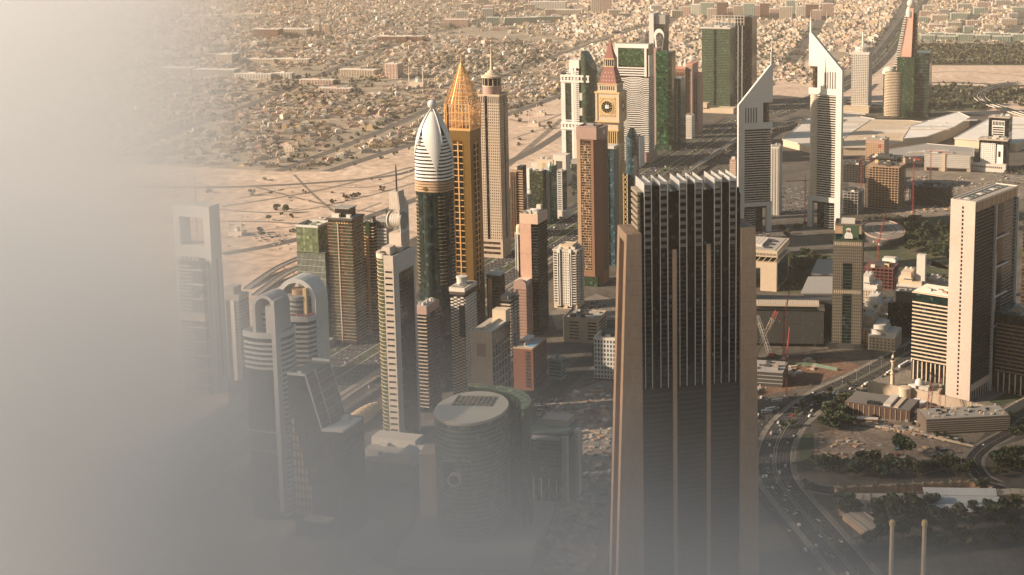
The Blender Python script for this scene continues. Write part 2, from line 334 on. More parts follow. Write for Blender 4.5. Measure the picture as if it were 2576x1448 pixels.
# interchange loop at the right, on columns
LOOP = smooth([G(2700, 218, 8), G(2560, 211, 8), G(2500, 222, 8), G(2472, 240, 8), G(2490, 258, 8), G(2560, 282, 8), G(2680, 320, 8)], 10)
LOOP2 = offset(LOOP, 20)
def viaduct(name, label, P, w, z, group=None, mat=None, pier=3, cols=1):
    zc = z if callable(z) else (lambda i: z)
    r = root(name, label, 'viaduct', P[0][0], P[0][1], 0, group)
    L = [(x - P[0][0], y - P[0][1]) for x, y in P]; n = len(L); A, B = offset(L, -w/2), offset(L, w/2)
    v = [(x, y, zc(i) - 1.8) for i, (x, y) in enumerate(A)] + [(x, y, zc(i)) for i, (x, y) in enumerate(A)] + [(x, y, zc(i)) for i, (x, y) in enumerate(B)] + [(x, y, zc(i) - 1.8) for i, (x, y) in enumerate(B)]
    MB().add(v, [(k*n+i, k*n+i+1, ((k+1) % 4)*n+i+1, ((k+1) % 4)*n+i) for k in range(4) for i in range(n-1)]).build('deck', kerbm, r)
    ribbon(MB(), L, -w/2 + 1, w/2 - 1, lambda i: zc(i) + .03).build('road_surface', mat or asph, r)
    for o in (-w/2 + .3, w/2 - .3):
        m = MB(); A, B = offset(L, o - .2), offset(L, o + .2)
        v = [(x, y, zc(i) + .02) for i, (x, y) in enumerate(A)] + [(x, y, zc(i) + 1.1) for i, (x, y) in enumerate(A)] + [(x, y, zc(i) + 1.1) for i, (x, y) in enumerate(B)] + [(x, y, zc(i) + .02) for i, (x, y) in enumerate(B)]
        m.add(v, [(k*n+i, k*n+i+1, (k+1)*n+i+1, (k+1)*n+i) for k in range(3) for i in range(n-1)]).build('barrier', offwhite, r)
    for i in range(1, n - 1, pier):
        if zc(i) > 3: MB().add([], []).prism(ngon(8, 1.4, c=L[i]), 0, zc(i) - 1.7).build('pier', kerbm, r)
    return r
viaduct('road_viaduct', 'outer curved carriageway of the raised road loop at the right edge', LOOP, 16, 8)
viaduct('road_viaduct', 'inner curved carriageway of the raised road loop at the right edge', LOOP2, 12, 8.5)
MET = [ST(900 + 60*i, -792) for i in range(44)] + smooth([ST(3500, -792), G(1960, 320, 9), G(2030, 300, 9), G(2120, 262, 9), G(2190, 205, 9)], 8)
viaduct('metro_viaduct', 'long pale rail viaduct running along the right side of the highway', MET, 9, 9, mat=pave, pier=1)
viaduct('road_viaduct', 'pale twin flyover rising over the sandy ground beside the hollow tower, nearer deck', [(a[0], a[1]) for a in smooth([G(640, 745), G(700, 700, 5), G(760, 668, 8), G(860, 630, 8), G(960, 595, 5), G(1010, 575)], 6)], 11, lambda i: 7.5 * math.sin(math.pi * min(1, i / 30)) + .3, mat=pave)
viaduct('road_viaduct', 'pale twin flyover rising over the sandy ground beside the hollow tower, farther deck', [(a[0], a[1]) for a in smooth([G(620, 728), G(680, 684, 5), G(735, 655, 8), G(840, 616, 8), G(940, 582, 5), G(1000, 560)], 6)], 11, lambda i: 7.5 * math.sin(math.pi * min(1, i / 30)) + .3, mat=pave)
viaduct('road_bridge', 'teal sided road bridge curving between the two slanted white towers', smooth([G(1900, 345, 9), G(1965, 312, 9), G(2040, 290, 9), G(2110, 284, 9), G(2180, 288, 9)], 6), 16, 10, mat=asphl)
# foreground boulevard (zoomed pixel places of the lower right corner)
def Q(x, y): return ((2500 + x / 1.7196) * .7454, (1100 + y / 1.7196) * .7454)
BLV = smooth([G(*Q(*p)) for p in [(1500, -60), (1180, 60), (1000, 140), (700, 300), (470, 410), (300, 545), (225, 650), (195, 770), (215, 890), (300, 1010), (430, 1160), (590, 1350), (760, 1560), (900, 1760)]], 8)
road('boulevard_carriageway', BLV, -16, -1.6, asph, .03); road('boulevard_carriageway', BLV, 1.6, 16, asph, .03); road('slip_road', BLV[36:], 22, 31, asph, .028)
road('median', BLV, -1.3, 1.3, lawnm, .14)
k = MB()
for o in (-16.3, -1.5, 1.5, 16.3): kerb(BLV, o, .5, .14, k)
tag(k.build('kerb', kerbm), **st)
road('pavement', BLV, -22, -16.6, pave, .026); road('pavement', BLV, 16.6, 21.7, pave, .026)
k = MB()
for o in (-12.4, -8.8, -5.2, 5.2, 8.8, 12.4): dashes(k, BLV, o, .036, .07, 3, 9)
tag(k.build('lane_markings', paint), **st)
CROSS = smooth([G(*Q(*p)) for p in [(380, 930), (560, 958), (900, 945), (1250, 935), (1420, 925), (1560, 980), (1760, 1060)]], 8)
road('cross_street', CROSS, -9, 9, asph, .034); road('pavement', CROSS, -12, -9.3, pave, .03); road('pavement', CROSS, 9.3, 12, pave, .03)
SIDE = smooth([G(*Q(*p)) for p in [(1760, 500), (1560, 620), (1420, 700), (1352, 780), (1390, 870), (1480, 920)]], 8)
road('side_street', SIDE, -8, 8, asph, .032); road('pavement', SIDE, -11, -8.3, pave, .028); road('pavement', SIDE, 8.3, 11, pave, .028)
k = MB()
for P_, oo in ((CROSS, (-9.1, 9.1)), (SIDE, (-8.1, 8.1))):
    for o in oo: kerb(P_, o, .4, .14, k)
dk = MB(); dashes(dk, CROSS, 0, .04, .12, 4, 6); dashes(dk, SIDE, 0, .04, .12, 4, 6)
tag(k.build('kerb', kerbm), **st); tag(dk.build('lane_markings', paint), **st)
sheet('sandy_plot', [Q(*p) for p in [(425, 625), (640, 585), (820, 600), (1080, 650), (1330, 712), (1300, 800), (1060, 865), (640, 860), (430, 835)]], ground_mat('shade toned trodden sand', [(.13, .105, .08), (.21, .165, .125), (.30, .24, .185)], .03, .95, 10, .25), .02)  # sand darkened further: shade over the plot is put into its colour
sheet('sandy_plot', [Q(*p) for p in [(1440, 720), (1700, 640), (1800, 800), (1500, 800)]], lotsand, .02)
sheet('lawn', [Q(*p) for p in [(330, 640), (415, 615), (425, 850), (350, 830)]], lawnm, .022)
sheet('lawn', [Q(*p) for p in [(690, 390), (790, 370), (820, 420), (720, 440)]], lawnm, .022)
sheet('works_yard', [Q(*p) for p in [(620, 470), (760, 430), (980, 470), (1180, 500), (1420, 620), (1340, 705), (1080, 640), (700, 570)]], lotsand, .018)
sheet('excavation_floor', [Q(*p) for p in [(60, 200), (560, 190), (720, 240), (560, 290), (300, 370), (60, 420)]], redsoil, .02)
sheet('building_plot', [(1335, 1075), (1440, 985), (1540, 950), (1560, 1250), (1520, 1448), (1330, 1448), (1400, 1290)], lotsand, .02)
sheet('car_park', [(1385, 785), (1500, 740), (1560, 760), (1560, 800), (1400, 830)], pave, .02)
sheet('car_park', [(1900, 575), (2040, 575), (2100, 620), (1960, 640), (1900, 620)], asphl, .02)
sheet('car_park', [(1960, 470), (2035, 440), (2035, 540), (1950, 560)], asphl, .02)
sheet('building_plot', [(2130, 430), (2330, 430), (2576, 440), (2576, 500), (2390, 540), (2290, 555), (2140, 500)], lotsand, .024)
DST = smooth([G(1325, 1050), G(1420, 960), (G(1510, 880)), G(1600, 800), G(1660, 740)], 6)
road('district_avenue', DST, -13, 13, asph, .03)
sheet('forecourt', [(1015, 1140), (1090, 1080), (1110, 1180), (1030, 1240)], pave, .02)

# ------------------------------------------------------------------ air
def volume(name, obj_mb, dens, col, aniso):
    m = bpy.data.materials.new(name); m.use_nodes = True; t = m.node_tree
    t.nodes.remove(t.nodes['Principled BSDF']); v = t.nodes.new('ShaderNodeVolumePrincipled')
    v.inputs['Color'].default_value = (*col, 1); v.inputs['Density'].default_value = dens; v.inputs['Anisotropy'].default_value = aniso
    t.links.new(v.outputs[0], t.nodes['Material Output'].inputs['Volume'])
    o = obj_mb.build(name, m); tag(o, kind='stuff'); return o, m, v
HAZE_D = 3.3e-5
volume('haze', MB().box(-22500, 22500, -22500, 22500, -1, 720), HAZE_D, (1.0, .93, .82), .3)
def fade_fog():  # added fog volume, standing in for a graphic grey fade at left and bottom
    o, m, v = volume('fade_fog', MB().box(-700, 260, 260, 1400, 0.5, 610), 0.0, FOG_COL, .25)
    t = m.node_tree; L = t.links
    g = _n(t, 'ShaderNodeNewGeometry'); sp = _n(t, 'ShaderNodeSeparateXYZ'); L.new(g.outputs['Position'], sp.inputs[0])
    def mth(op, a, b=None, c=None, clamp=False):
        n = _n(t, 'ShaderNodeMath', operation=op, use_clamp=clamp)
        for i, q in enumerate((a, b, c)):
            if q is None: continue
            if isinstance(q, (int, float)): n.inputs[i].default_value = q
            else: L.new(q, n.inputs[i])
        return n.outputs[0]
    def ramp(q, a, b): return mth('SMOOTHSTEP', q, a, b) if False else _mr(q, a, b)
    def _mr(q, a, b):
        n = _n(t, 'ShaderNodeMapRange', interpolation_type='SMOOTHSTEP'); L.new(q, n.inputs[0]); n.inputs[1].default_value = a; n.inputs[2].default_value = b; return n.outputs[0]
    X, Y, Z = sp.outputs
    # the bank on the left: thicker the farther one goes into it
    ns = _n(t, 'ShaderNodeTexNoise'); ns.inputs['Scale'].default_value = .006; ns.inputs['Detail'].default_value = 3; L.new(g.outputs['Position'], ns.inputs[0])
    wisp = mth('MULTIPLY_ADD', ns.outputs[0], 130, -65)
    d = mth('ADD', mth('SUBTRACT', mth('MULTIPLY_ADD', Y, -FOG_SLOPE, FOG_X), X), wisp)
    a = mth('MULTIPLY', mth('MULTIPLY', mth('MULTIPLY', d, 1 / FOG_W, clamp=True), _mr(Y, 300, 520)), mth('SUBTRACT', 1.0, _mr(Y, 1150, 1395)))
    a = mth('MULTIPLY', a, mth('SUBTRACT', 1.0, _mr(Z, 560, 608)))
    # the low layer on the ground in front
    b = mth('MULTIPLY', mth('SUBTRACT', mth('ADD', mth('MULTIPLY_ADD', X, -LOW_TILT, LOW_TOP), wisp), Z), 1 / LOW_W, clamp=True); b = mth('POWER', b, 1.6)
    b = mth('MULTIPLY', b, mth('MULTIPLY', _mr(Y, 290, 420), mth('SUBTRACT', 1.0, _mr(Y, 780, 900))))
    b = mth('MULTIPLY', b, mth('SUBTRACT', 1.0, _mr(X, 170, 255)))
    L.new(mth('ADD', mth('MULTIPLY', a, FOG_A), mth('MULTIPLY', b, FOG_B)), v.inputs['Density'])
FOG_COL = (.875, .913, .955); FOG_X, FOG_SLOPE, FOG_W, FOG_A = -48, .260, 130, .0042
LOW_TOP, LOW_TILT, LOW_W, FOG_B = 302, .42, 150, .0068
fade_fog()
# ------------------------------------------------------------------ the towers: foreground twin-finned slab
def T(name, label, cx, cy, A=15, group=None, cat='tower'): return root(name, label, cat, cx, cy, A, group)

dimband = wall('grey band panel', (.19, .18, .155))
def big_slab():
    # front centre, local front face at y = 0
    t = T('office_tower', 'huge dark glass slab tower with white fins between tan end frames, in the foreground', -13, 1116, -14.6); t.location.z = 22.9; t.scale = (.96, .96, .96)
    H0 = 328; Wd = 85.6; D = 33
    bx('glass_core', t, gblack, -Wd/2 + 1, Wd/2 - 1, 2.2, D, -23.8, H0 - 8)
    xs = [-Wd/2 + 3 + i * (Wd - 6) / 11 for i in range(12)]
    fx = []
    fx = [q - 42.8 for q in (3.4, 9.4, 16.6, 23, 33.1, 39.2, 46.3, 52.6, 63, 69, 75.9, 81.8)]
    for x in fx:                                                        # white fins running the whole height and back over the roof
        bx('fin', t, white, x - .22, x + .22, .4, D + 2, 152, H0 + 1 + .02 * x)
    for b in range(3):                                                  # banded upper storeys between the fins
        for a, c in ((0, 1), (2, 3)):
            x0, x1 = fx[b*4 + a] + .3, fx[b*4 + c] - .3
            for k in range(9):
                z = H0 - 5 - k * 6.3
                bx('balcony_wall', t, dimband, x0, x1, .9, 3.2, z, z + 2.8)
            bx('penthouse', t, offwhite, x0, x1, 4, D - 3, H0 - 8, H0 - 1.2)
            bx('roof_edge', t, white, x0, x1, .8, 1.6, H0 - 1.4, H0 + .6)
        x0, x1 = fx[b*4 + 1] + .3, fx[b*4 + 2] - .3
        bx('recess', t, gblack, x0, x1, 1.4, 6, 152, H0 - 3)
        bx('service_box', t, dgrey, x0, x1, 3, D - 5, H0 - 8, H0 - 2.6)
        for q in range(3): bx('roof_machine', t, lgrey, x0 + .4 + q * 1.9, x0 + 1.7 + q * 1.9, 6 + q * 6, 9 + q * 6, H0 - 2.6, H0 + .5)
    zf = 154                                                             # storey lines on the glass
    while zf < H0 - 60:
        bx('floor_edge', t, greenline, -Wd/2 + 1.2, Wd/2 - 1.2, 1.75, 2.15, zf, zf + .8); zf += 4.05
    for b in range(3):                                                   # opening lights
        o = -41.4 + b * 29.6
        for zz in range(36):
            for q in range(8):
                h = (zz * 7 + q + b * 31) * 7919 % 97
                if h < 9: bx('window', t, [gviolet, gblue, gwin][h % 3], o + q * 3.2 + .6, o + q * 3.2 + 3.2, 1.66, 1.74, 156 + zz * 4.05, 158.6 + zz * 4.05)
    for b, x in enumerate((-14.3, 15.0)):
        bx('pier', t, stain, x - 1.7, x + 1.7, -.6, 3, -23.8, 271 + b * 3)
    for b in range(3):                                                   # louvred plant storeys low down
        o = (-42.0, -12.4, 16.9)[b]
        x1 = (-16.2, 13.1, 42.0)[b]
        bx('louvre_back', t, blackm, o, x1, 1.0, 2.1, -23.8, 151)
        for k in range(40): bx('louvre', t, louv, o, x1, .2, .95, -24 + k * 4.35, -21.9 + k * 4.35)
        for q in range(21): bx('screen_bar', t, dgrey, o + .6 + q * 1.2, o + .85 + q * 1.2, .7, 1.0, 151.2, 171)
    # end frames: a tapering slab with an opening through it
    for sgn in (-1, 1):
        xi = sgn * (Wd/2 - .2); xt = sgn * (Wd/2 + 12.2); xb = sgn * (Wd/2 + (23 if sgn < 0 else 17.5))
        for y0, y1, nm in ((-2.2, 7.6, 'end_pier'), (27, D + 3.5, 'end_pier')):
            MB().extr([(xi, -23.8), (xb, -23.8), (xt, 286.5), (xi, 286.5)][::sgn], y0, y1).build(nm, stain, t)
        bx('frame_head', t, stain, min(xi, xt), max(xi, xt), 7.6, 27, 278, 286.4)
        bx('inner_wall', t, brown, min(xi, xi + sgn * 2.5), max(xi, xi + sgn * 2.5), 7.6, 27, -23.8, 278)
        for k in range(22): bx('panel_joint', t, brown, min(xi + sgn * .3, xt), max(xi + sgn * .3, xt), -2.24, -2.18, 8 + k * 12.6, 8.14 + k * 12.6)
        for z in (214, 158, 100): bx('tie_beam', t, cream, min(xi, xi + sgn * 11), max(xi, xi + sgn * 11), 15, 18, z, z + 4)
        bx('roof_slot', t, blackm, xi + sgn * 3, xi + sgn * 7, 1, 2.4, 286.5, 286.62); bx('roof_slot', t, blackm, xi + sgn * 3, xi + sgn * 7, 29, 30.4, 286.5, 286.62)
        bx('glass_return', t, gblack, min(xi - sgn * 3, xi), max(xi - sgn * 3, xi), 1.2, D - 1, 286.6, H0 - 12)
    for k in range(7): bx('balcony_wall', t, cream, -Wd/2 - 1.6, -Wd/2 + 2.4, 5, D - 2, H0 - 40 + k * 4.9, H0 - 37.3 + k * 4.9)
big_slab()

# ------------------------------------------------------------------ pair of slanted triangular towers
def slanted_tower(label, cx, cy, A, m, Wt, zs, group='pair of slanted white towers'):
    t = T('slanted_tower', label, cx, cy, A, group)
    h = Wt / 2; q = Wt * .86; ch = 7
    F = lambda x: m * x                                               # m = 1: slope rises to the right
    tri = [(-h, 0), (h, 0), (h - ch * .5 + 0, ch * .87), (ch * .5, q), (-ch * .5, q), (-h - 0 + ch * .5, ch * .87)]
    z0, zop, zb, zl, zn, zsl, zap, zsp, zm = zs                        # opening top, louvre bottom, louvre top, notch bottom..., apex, spire, mast
    inner = [(x * .9, 4 + (y) * .9) for x, y in tri]
    MB().prism(inner, zop - 4, zl + 4).build('glass_core', gdark, t)
    MB().prism([(x * .55, 10 + y * .6) for x, y in tri], 0, zop).build('lobby_core', gdark, t)
    fx = lambda a, b, y0, y1, za, zb_, nm, mt: bx(nm, t, mt, min(F(a), F(b)), max(F(a), F(b)), y0, y1, za, zb_)
    # sloping head panel: one slab with its five slots cut by separate piers
    px = -h + 12
    prof = [(-h, zl + 5), (-h, zsl), (h - 4, zap), (h, zap), (h, zn[1]), (h - 17, zn[1]), (h - 17, zl + 5)]
    # panel made of strips so that the slots are real openings
    sl0, sl1 = zl + 8, zn[1] - 8
    def zslope(x): return zsl + (zap - zsl) * min(1, max(0, (x + h) / (2 * h - 4)))
    up = [(-h, sl1 + .01), (-h, zsl), (h - 4, zap), (h, zap), (h, zn[1]), (h - 17, zn[1]), (h - 17, sl1 + .01)]
    MB().extr([(F(x), z) for x, z in up], 0, 5).build('head_panel', alu, t)
    xs = [-h, px]
    for k in range(5): xs += [px + k * 4.7 + 2.2, px + k * 4.7 + 4.7]
    xs[-1] = h - 17
    for k in range(0, len(xs), 2): fx(xs[k], xs[k+1], .02, 4.9, sl0, sl1, 'head_pier', alu)
    fx(px - 1, h - 17.5, 3.2, 4, sl0, sl1, 'slot_glass', gdark)
    fx(-h, h, 0, 6, zl - 3, sl0, 'head_band', alu)
    MB().extr([(F(x), z) for x, z in [(-h + .5, zl + 5), (-h + .5, zsl - 1), (h - 4, zap - 1), (h - 4, zn[1] + 1), (h - 18, zn[1] + 1), (h - 18, zl + 5)]], 5.1, 9).build('head_backing', lgrey, t)
    MB().prism(ngon(24, 6.5, c=(F(h - 10.5), 8)), zl, zn[1] + 6).build('lift_cylinder', gbrown, t)
    MB().add([(F(-h + 2), 5, zsl - 2), (F(h - 6), 5, zap - 3), (F(3), q - 6, zsl - 6), (F(-3), q - 6, zsl - 6)], [(0, 1, 2, 3)] ).build('glass_slope', gblue, t)
    MB().prism([(x * .8, 8 + y * .82) for x, y in tri], zl, zsl - 8).build('upper_storeys', dgrey, t)
    fx(h - 3.2, h - .4, .6, 3.6, zap - 3, zsp, 'spire_base', lgrey)
    MB().bar((F(h - 1.6), 2, zsp), (F(h - 1.6), 2, zm), 1.0, 6, r2=.25).build('mast', steel, t)
    # piers and louvred curtain wall
    fx(-h, -h + 11, 0, 6.5, 0, zl - 3.02, 'corner_pier', alu)
    MB().prism([(F(-h + .02), .3), (F(-h + 11), 5), (F(-h + 8.5), 13), (F(-h + 3.5), ch)], 0, zl - 3.1).build('corner_return', alu, t)
    fx(-h + 11.02, h - 15.5, 5.2, 6, zb, zl - 3, 'curtain_wall', gdark)
    MB().prism(ngon(28, 9, c=(F(h - 9), 10)), zb, zl - 3).build('glass_cylinder', gbrown if m > 0 else cream, t)  # cream on the sunlit tower: sun on the glass is put into its colour
    z = zb + 2; n = 0
    ring = MB().lathe([(9.1, 0), (9.8, .05), (9.8, 1.45), (9.1, 1.5)], 28, (F(h - 9), 10)).mesh('ring', offwhite)
    while z < zl - 5:
        fx(-h + 11.04, h - 15.4, 2.6, 5.15, z, z + 1.5, 'louvre', offwhite)
        link('louvre_ring', ring, t, (0, 0, z)); z += 4.1
    fx(-h, h, .1, 7, zop, zb, 'base_band', alu)
    fx(h - 9, h - .6, .2, 8, 0, zop - .02, 'leg', alu)
    MB().prism(ngon(24, 11, c=(F(-h + 24), 12)), 0, zop - 1).build('lobby_glass', gteal, t)
    lr = MB().lathe([(11.05, 0), (11.5, .05), (11.5, .9), (11.05, 1)], 24, (F(-h + 24), 12)).mesh('ring', lgrey)
    for k in range(10): link('lobby_ring', lr, t, (0, 0, 3 + k * 4.1))
    # the side seen edge-on
    a = (F(-h + 3.5), ch); b = (F(-ch * .5), q)
    Lx, Ly = b[0] - a[0], b[1] - a[1]; LL = math.hypot(Lx, Ly)
    sd = MB()
    for k in range(int((zl - zb) / 4.1)):
        zz = zb + 2 + k * 4.1; nx, ny = (Ly / LL, -Lx / LL)
        if nx * (-m) < 0: nx, ny = -nx, -ny
        pq = [(a[0], a[1]), (b[0], b[1]), (b[0] + nx * 1.2, b[1] + ny * 1.2), (a[0] + nx * 1.2, a[1] + ny * 1.2)]
        if k == 0: me = MB().prism(pq, 0, 1.6).mesh('side', lgrey)
        link('side_louvre', me, t, (0, 0, zz))
    MB().prism([(a[0], a[1]), b, (b[0] * .7, b[1] * .9), (a[0] * .8, a[1] + 4)], 0, zl).build('side_wall', gdark, t)
    return t
slanted_tower('left one of the slanted white towers, in shade, its tip rising to the right', 81, 2390, -18, 1, 61, (0, 46, 53, 182, (187, 224), 221, 287, 309, 338))
slanted_tower('right one of the slanted white towers, sunlit, its tip rising to the left', 200, 2423, 33, -1, 64, (0, 47, 56, 236, (244, 281), 277, 338, 357, 377))

# ------------------------------------------------------------------ tower with petal crown and ball
def petal_tower():
    t = T('petal_tower', 'dark teal tower with white petal crown and silver ball, beside the gold tower', -310, 1600)
    n = 48; RX = 20.5
    def shape(k=1.0): return ngon(n, RX * k, RX * k * .92, p=2.6)
    MB().prism(shape(), 0, 236).build('glass_body', gteal, t)
    for a in (-2.45, -1.57, -.75, .1):                                 # rounded bays
        MB().prism(ngon(16, 8.5, c=(RX * .66 * math.cos(a), RX * .62 * math.sin(a))), 0, 234).build('rounded_bay', gdark if a != -1.57 else gteal, t)
        me = MB().lathe([(8.5, 0), (8.75, .05), (8.75, .3), (8.5, .35)], 16, (RX * .66 * math.cos(a), RX * .62 * math.sin(a))).mesh('ledge', golds)
        for k in range(25 if a != -1.57 else 0): link('ledge', me, t, (0, 0, 128 + k * 4.2))
    for k in range(4): MB().prism(shape(1.03), 234.6 + k * 3.0, 236.8 + k * 3.0).build('gold_ring', tan, t)
    MB().lathe([(2.2, 0), (2.2, .8)], 16).build('medallion', gold, t, (-2.5, -RX * .95, 238.2)).rotation_euler = (R(90), 0, 0)
    z0, z1 = 247, 328
    def ogive(z): return max(.03, 1 - (max(0, z - z0) / (z1 - z0)) ** 3.4)
    def pt(az, z, out=0):
        k = ogive(z) * 1.0; c, s = math.cos(az), math.sin(az); p = 2 / 2.6
        return ((RX * k + out) * math.copysign(abs(c) ** p, c), (RX * .92 * k + out) * math.copysign(abs(s) ** p, s), z)
    core = MB(); prof = [z0 + (z1 - z0) * i / 20 for i in range(20)]
    core.add([pt(2 * math.pi * j / n, z, -.9) for z in prof for j in range(n)], [(i*n+j, i*n+(j+1) % n, (i+1)*n+(j+1) % n, (i+1)*n+j) for i in range(19) for j in range(n)])
    core.build('crown_glass', gdark, t)
    for k in range(13):
        z = z0 + .5 + k * 4.0
        MB().add([pt(2 * math.pi * j / n, zz, o) for zz, o in ((z, -.9), (z, .1), (z + 2.1, .1), (z + 2.1, -.9)) for j in range(n)],
                 [(i*n+j, i*n+(j+1) % n, ((i+1))*n+(j+1) % n, (i+1)*n+j) for i in range(3) for j in range(n)]).build('crown_band', white, t)
    D = math.pi / 180
    for c0, c1, half, zt, zb in ((-72, -62, 66, 324, 247), (-152, -160, 66, 324, 247), (22, 28, 66, 324, 247), (108, 112, 66, 324, 247)):
        v = []; K = 16; J = 8
        for i in range(K + 1):
            f = i / K; z = zb + (zt - zb) * f; c = (c1 + (c0 - c1) * f) * D; hw = half * D * max(.01, min(.75, f - .13))
            for j in range(J + 1): v.append(pt(c - hw + 2 * hw * j / J, z, .9))
        m = MB().add(v, [(i*(J+1)+j, i*(J+1)+j+1, (i+1)*(J+1)+j+1, (i+1)*(J+1)+j) for i in range(K) for j in range(J)])
        o = m.build('petal', alu, t); so_ = o.modifiers.new('thick', 'SOLIDIFY'); so_.thickness = .5
    for az in (-35, -115, 60, 150):                                    # ribs crossing towards the ball
        p = [pt(az * D, z0 + 40 + k * 7, 1.4) for k in range(6)] + [(0, 0, 329)]
        m = MB()
        for a, b in zip(p, p[1:]): m.bar(a, b, .8, 5)
        m.build('rib', lgrey, t)
    MB().lathe([(.4, 0), (1.6, 3), (1.3, 6)], 12).build('ball_neck', lgrey, t, (0, 0, 322))
    MB().lathe([(.1, -5.2)] + [(5.2 * math.cos(R(a)), 5.2 * math.sin(R(a))) for a in range(-80, 81, 16)] + [(.1, 5.2)], 20).build('ball', lgrey, t, (0, 0, 332))
    MB().bar((13, 12, 262), (13, 12, 331), 1.2, 6, r2=1.0).bar((13, 12, 331), (13, 12, 350), .25, 4).build('mast', brown, t)
petal_tower()

# ------------------------------------------------------------------ gold tower
def gold_tower():
    t = T('gold_tower', 'gold tower with a pale gold lattice pyramid spire, between the ball topped and the beige tower', -297, 1722)
    w = d = 32; h = 285
    body(t, ggold, w - .6, d - .6, h - 4)
    for sx in (-1, 1):
        for sy in (-1, 1):
            for z0, z1 in ((0, 140), (140.1, h - 12)):
                bx('corner_panel', t, gold, sx * w/2 - (9.0 if sx > 0 else 0), sx * w/2 + (9.0 if sx < 0 else 0), min(sy * d/2, sy * (d/2 - 9)), max(sy * d/2, sy * (d/2 - 9)), z0, z1)
    bx('top_band', t, gold, -w/2 - .3, w/2 + .3, -d/2 - .3, d/2 + .3, h - 12, h)
    bx('cornice', t, goldl, -w/2 - .8, w/2 + .8, -d/2 - .8, d/2 + .8, h, h + 2)
    for face in ('F', 'R'):
        k = 24
        for i in range(k):
            z = h - 24 - i * 7.6
            for u in (-5.6, .9):
                for a in (0, 2.55): fbox('window', t, gblack, face, w, d, u + a, u + a + 2.15, -.3, -.15, z, z + 6.3)
            fbox('transom', t, goldl, face, w, d, -7, 7, -.3, .25, z + 6.4, z + 7.4)
        fbox('centre_mullion', t, goldl, face, w, d, -.75, .75, -.3, .6, h - 24 - 23 * 7.6, h - 15)
        for u in (-7, 6.2): fbox('side_mullion', t, gold, face, w, d, u, u + .8, -.3, .3, h - 24 - 23 * 7.6, h - 15)
        for i in range(18):
            for u in (-7, 1): fbox('balcony', t, gold, face, w, d, u, u + 6, -.3, .5, 10 + i * 5, 12.6 + i * 5)
    # open lattice drum and pyramid
    zt, zp, n = h + 2, h + 32, 7
    for i in range(4):
        c = [(-w/2, -d/2), (w/2, -d/2), (w/2, d/2), (-w/2, d/2)]; a, b = c[i], c[(i+1) % 4]
        L = lambda f, z, s=1.0: ((a[0] + (b[0] - a[0]) * f) * s, (a[1] + (b[1] - a[1]) * f) * s, z)
        for k in range(n):
            f = k / n
            MB().bar(L(f, zt), L(f, zp), .55 if k else .9, 4).build('lattice_post', goldl, t)
            if k % 2 == 0: MB().bar(L(f, zt), L(f + 1.0 / n, zp - 10), .2, 4).build('lattice_brace', goldl, t)
            MB().bar(L(f, zp), L(.5 + (f - .5) * .1, zp + 50, .045), .42 if k else .7, 4, r2=.25).build('pyramid_rib', goldl, t)
        for z in (zt + .5, zt + 10, zt + 20, zp): MB().bar(L(0, z), L(1, z), .5, 4).build('lattice_ring', goldl, t)
        for k in range(1, 12):
            f = k / 12.0; f = 1 - (1 - f) ** 1.15; s = 1 - f * .955
            MB().bar(L(0, zp + 50 * f, s), L(1, zp + 50 * f, s), .38, 4).build('pyramid_ring', goldl, t)
    for z, k in ((zt + 5, .93), (zt + 16, .93), (zp + 2, .9), (zp + 9, .74), (zp + 17, .58), (zp + 25, .44)):
        bx('inner_deck', t, goldl, -w/2*k, w/2*k, -d/2*k, d/2*k, z, z + .5)
    MB().bar((0, 0, zt), (0, 0, zp + 50), 1.6, 8, r2=.8).build('core_mast', goldl, t)
    MB().bar((0, 0, zp + 48), (0, 0, zp + 62), .8, 6, r2=.15).build('spire', goldl, t)
gold_tower()

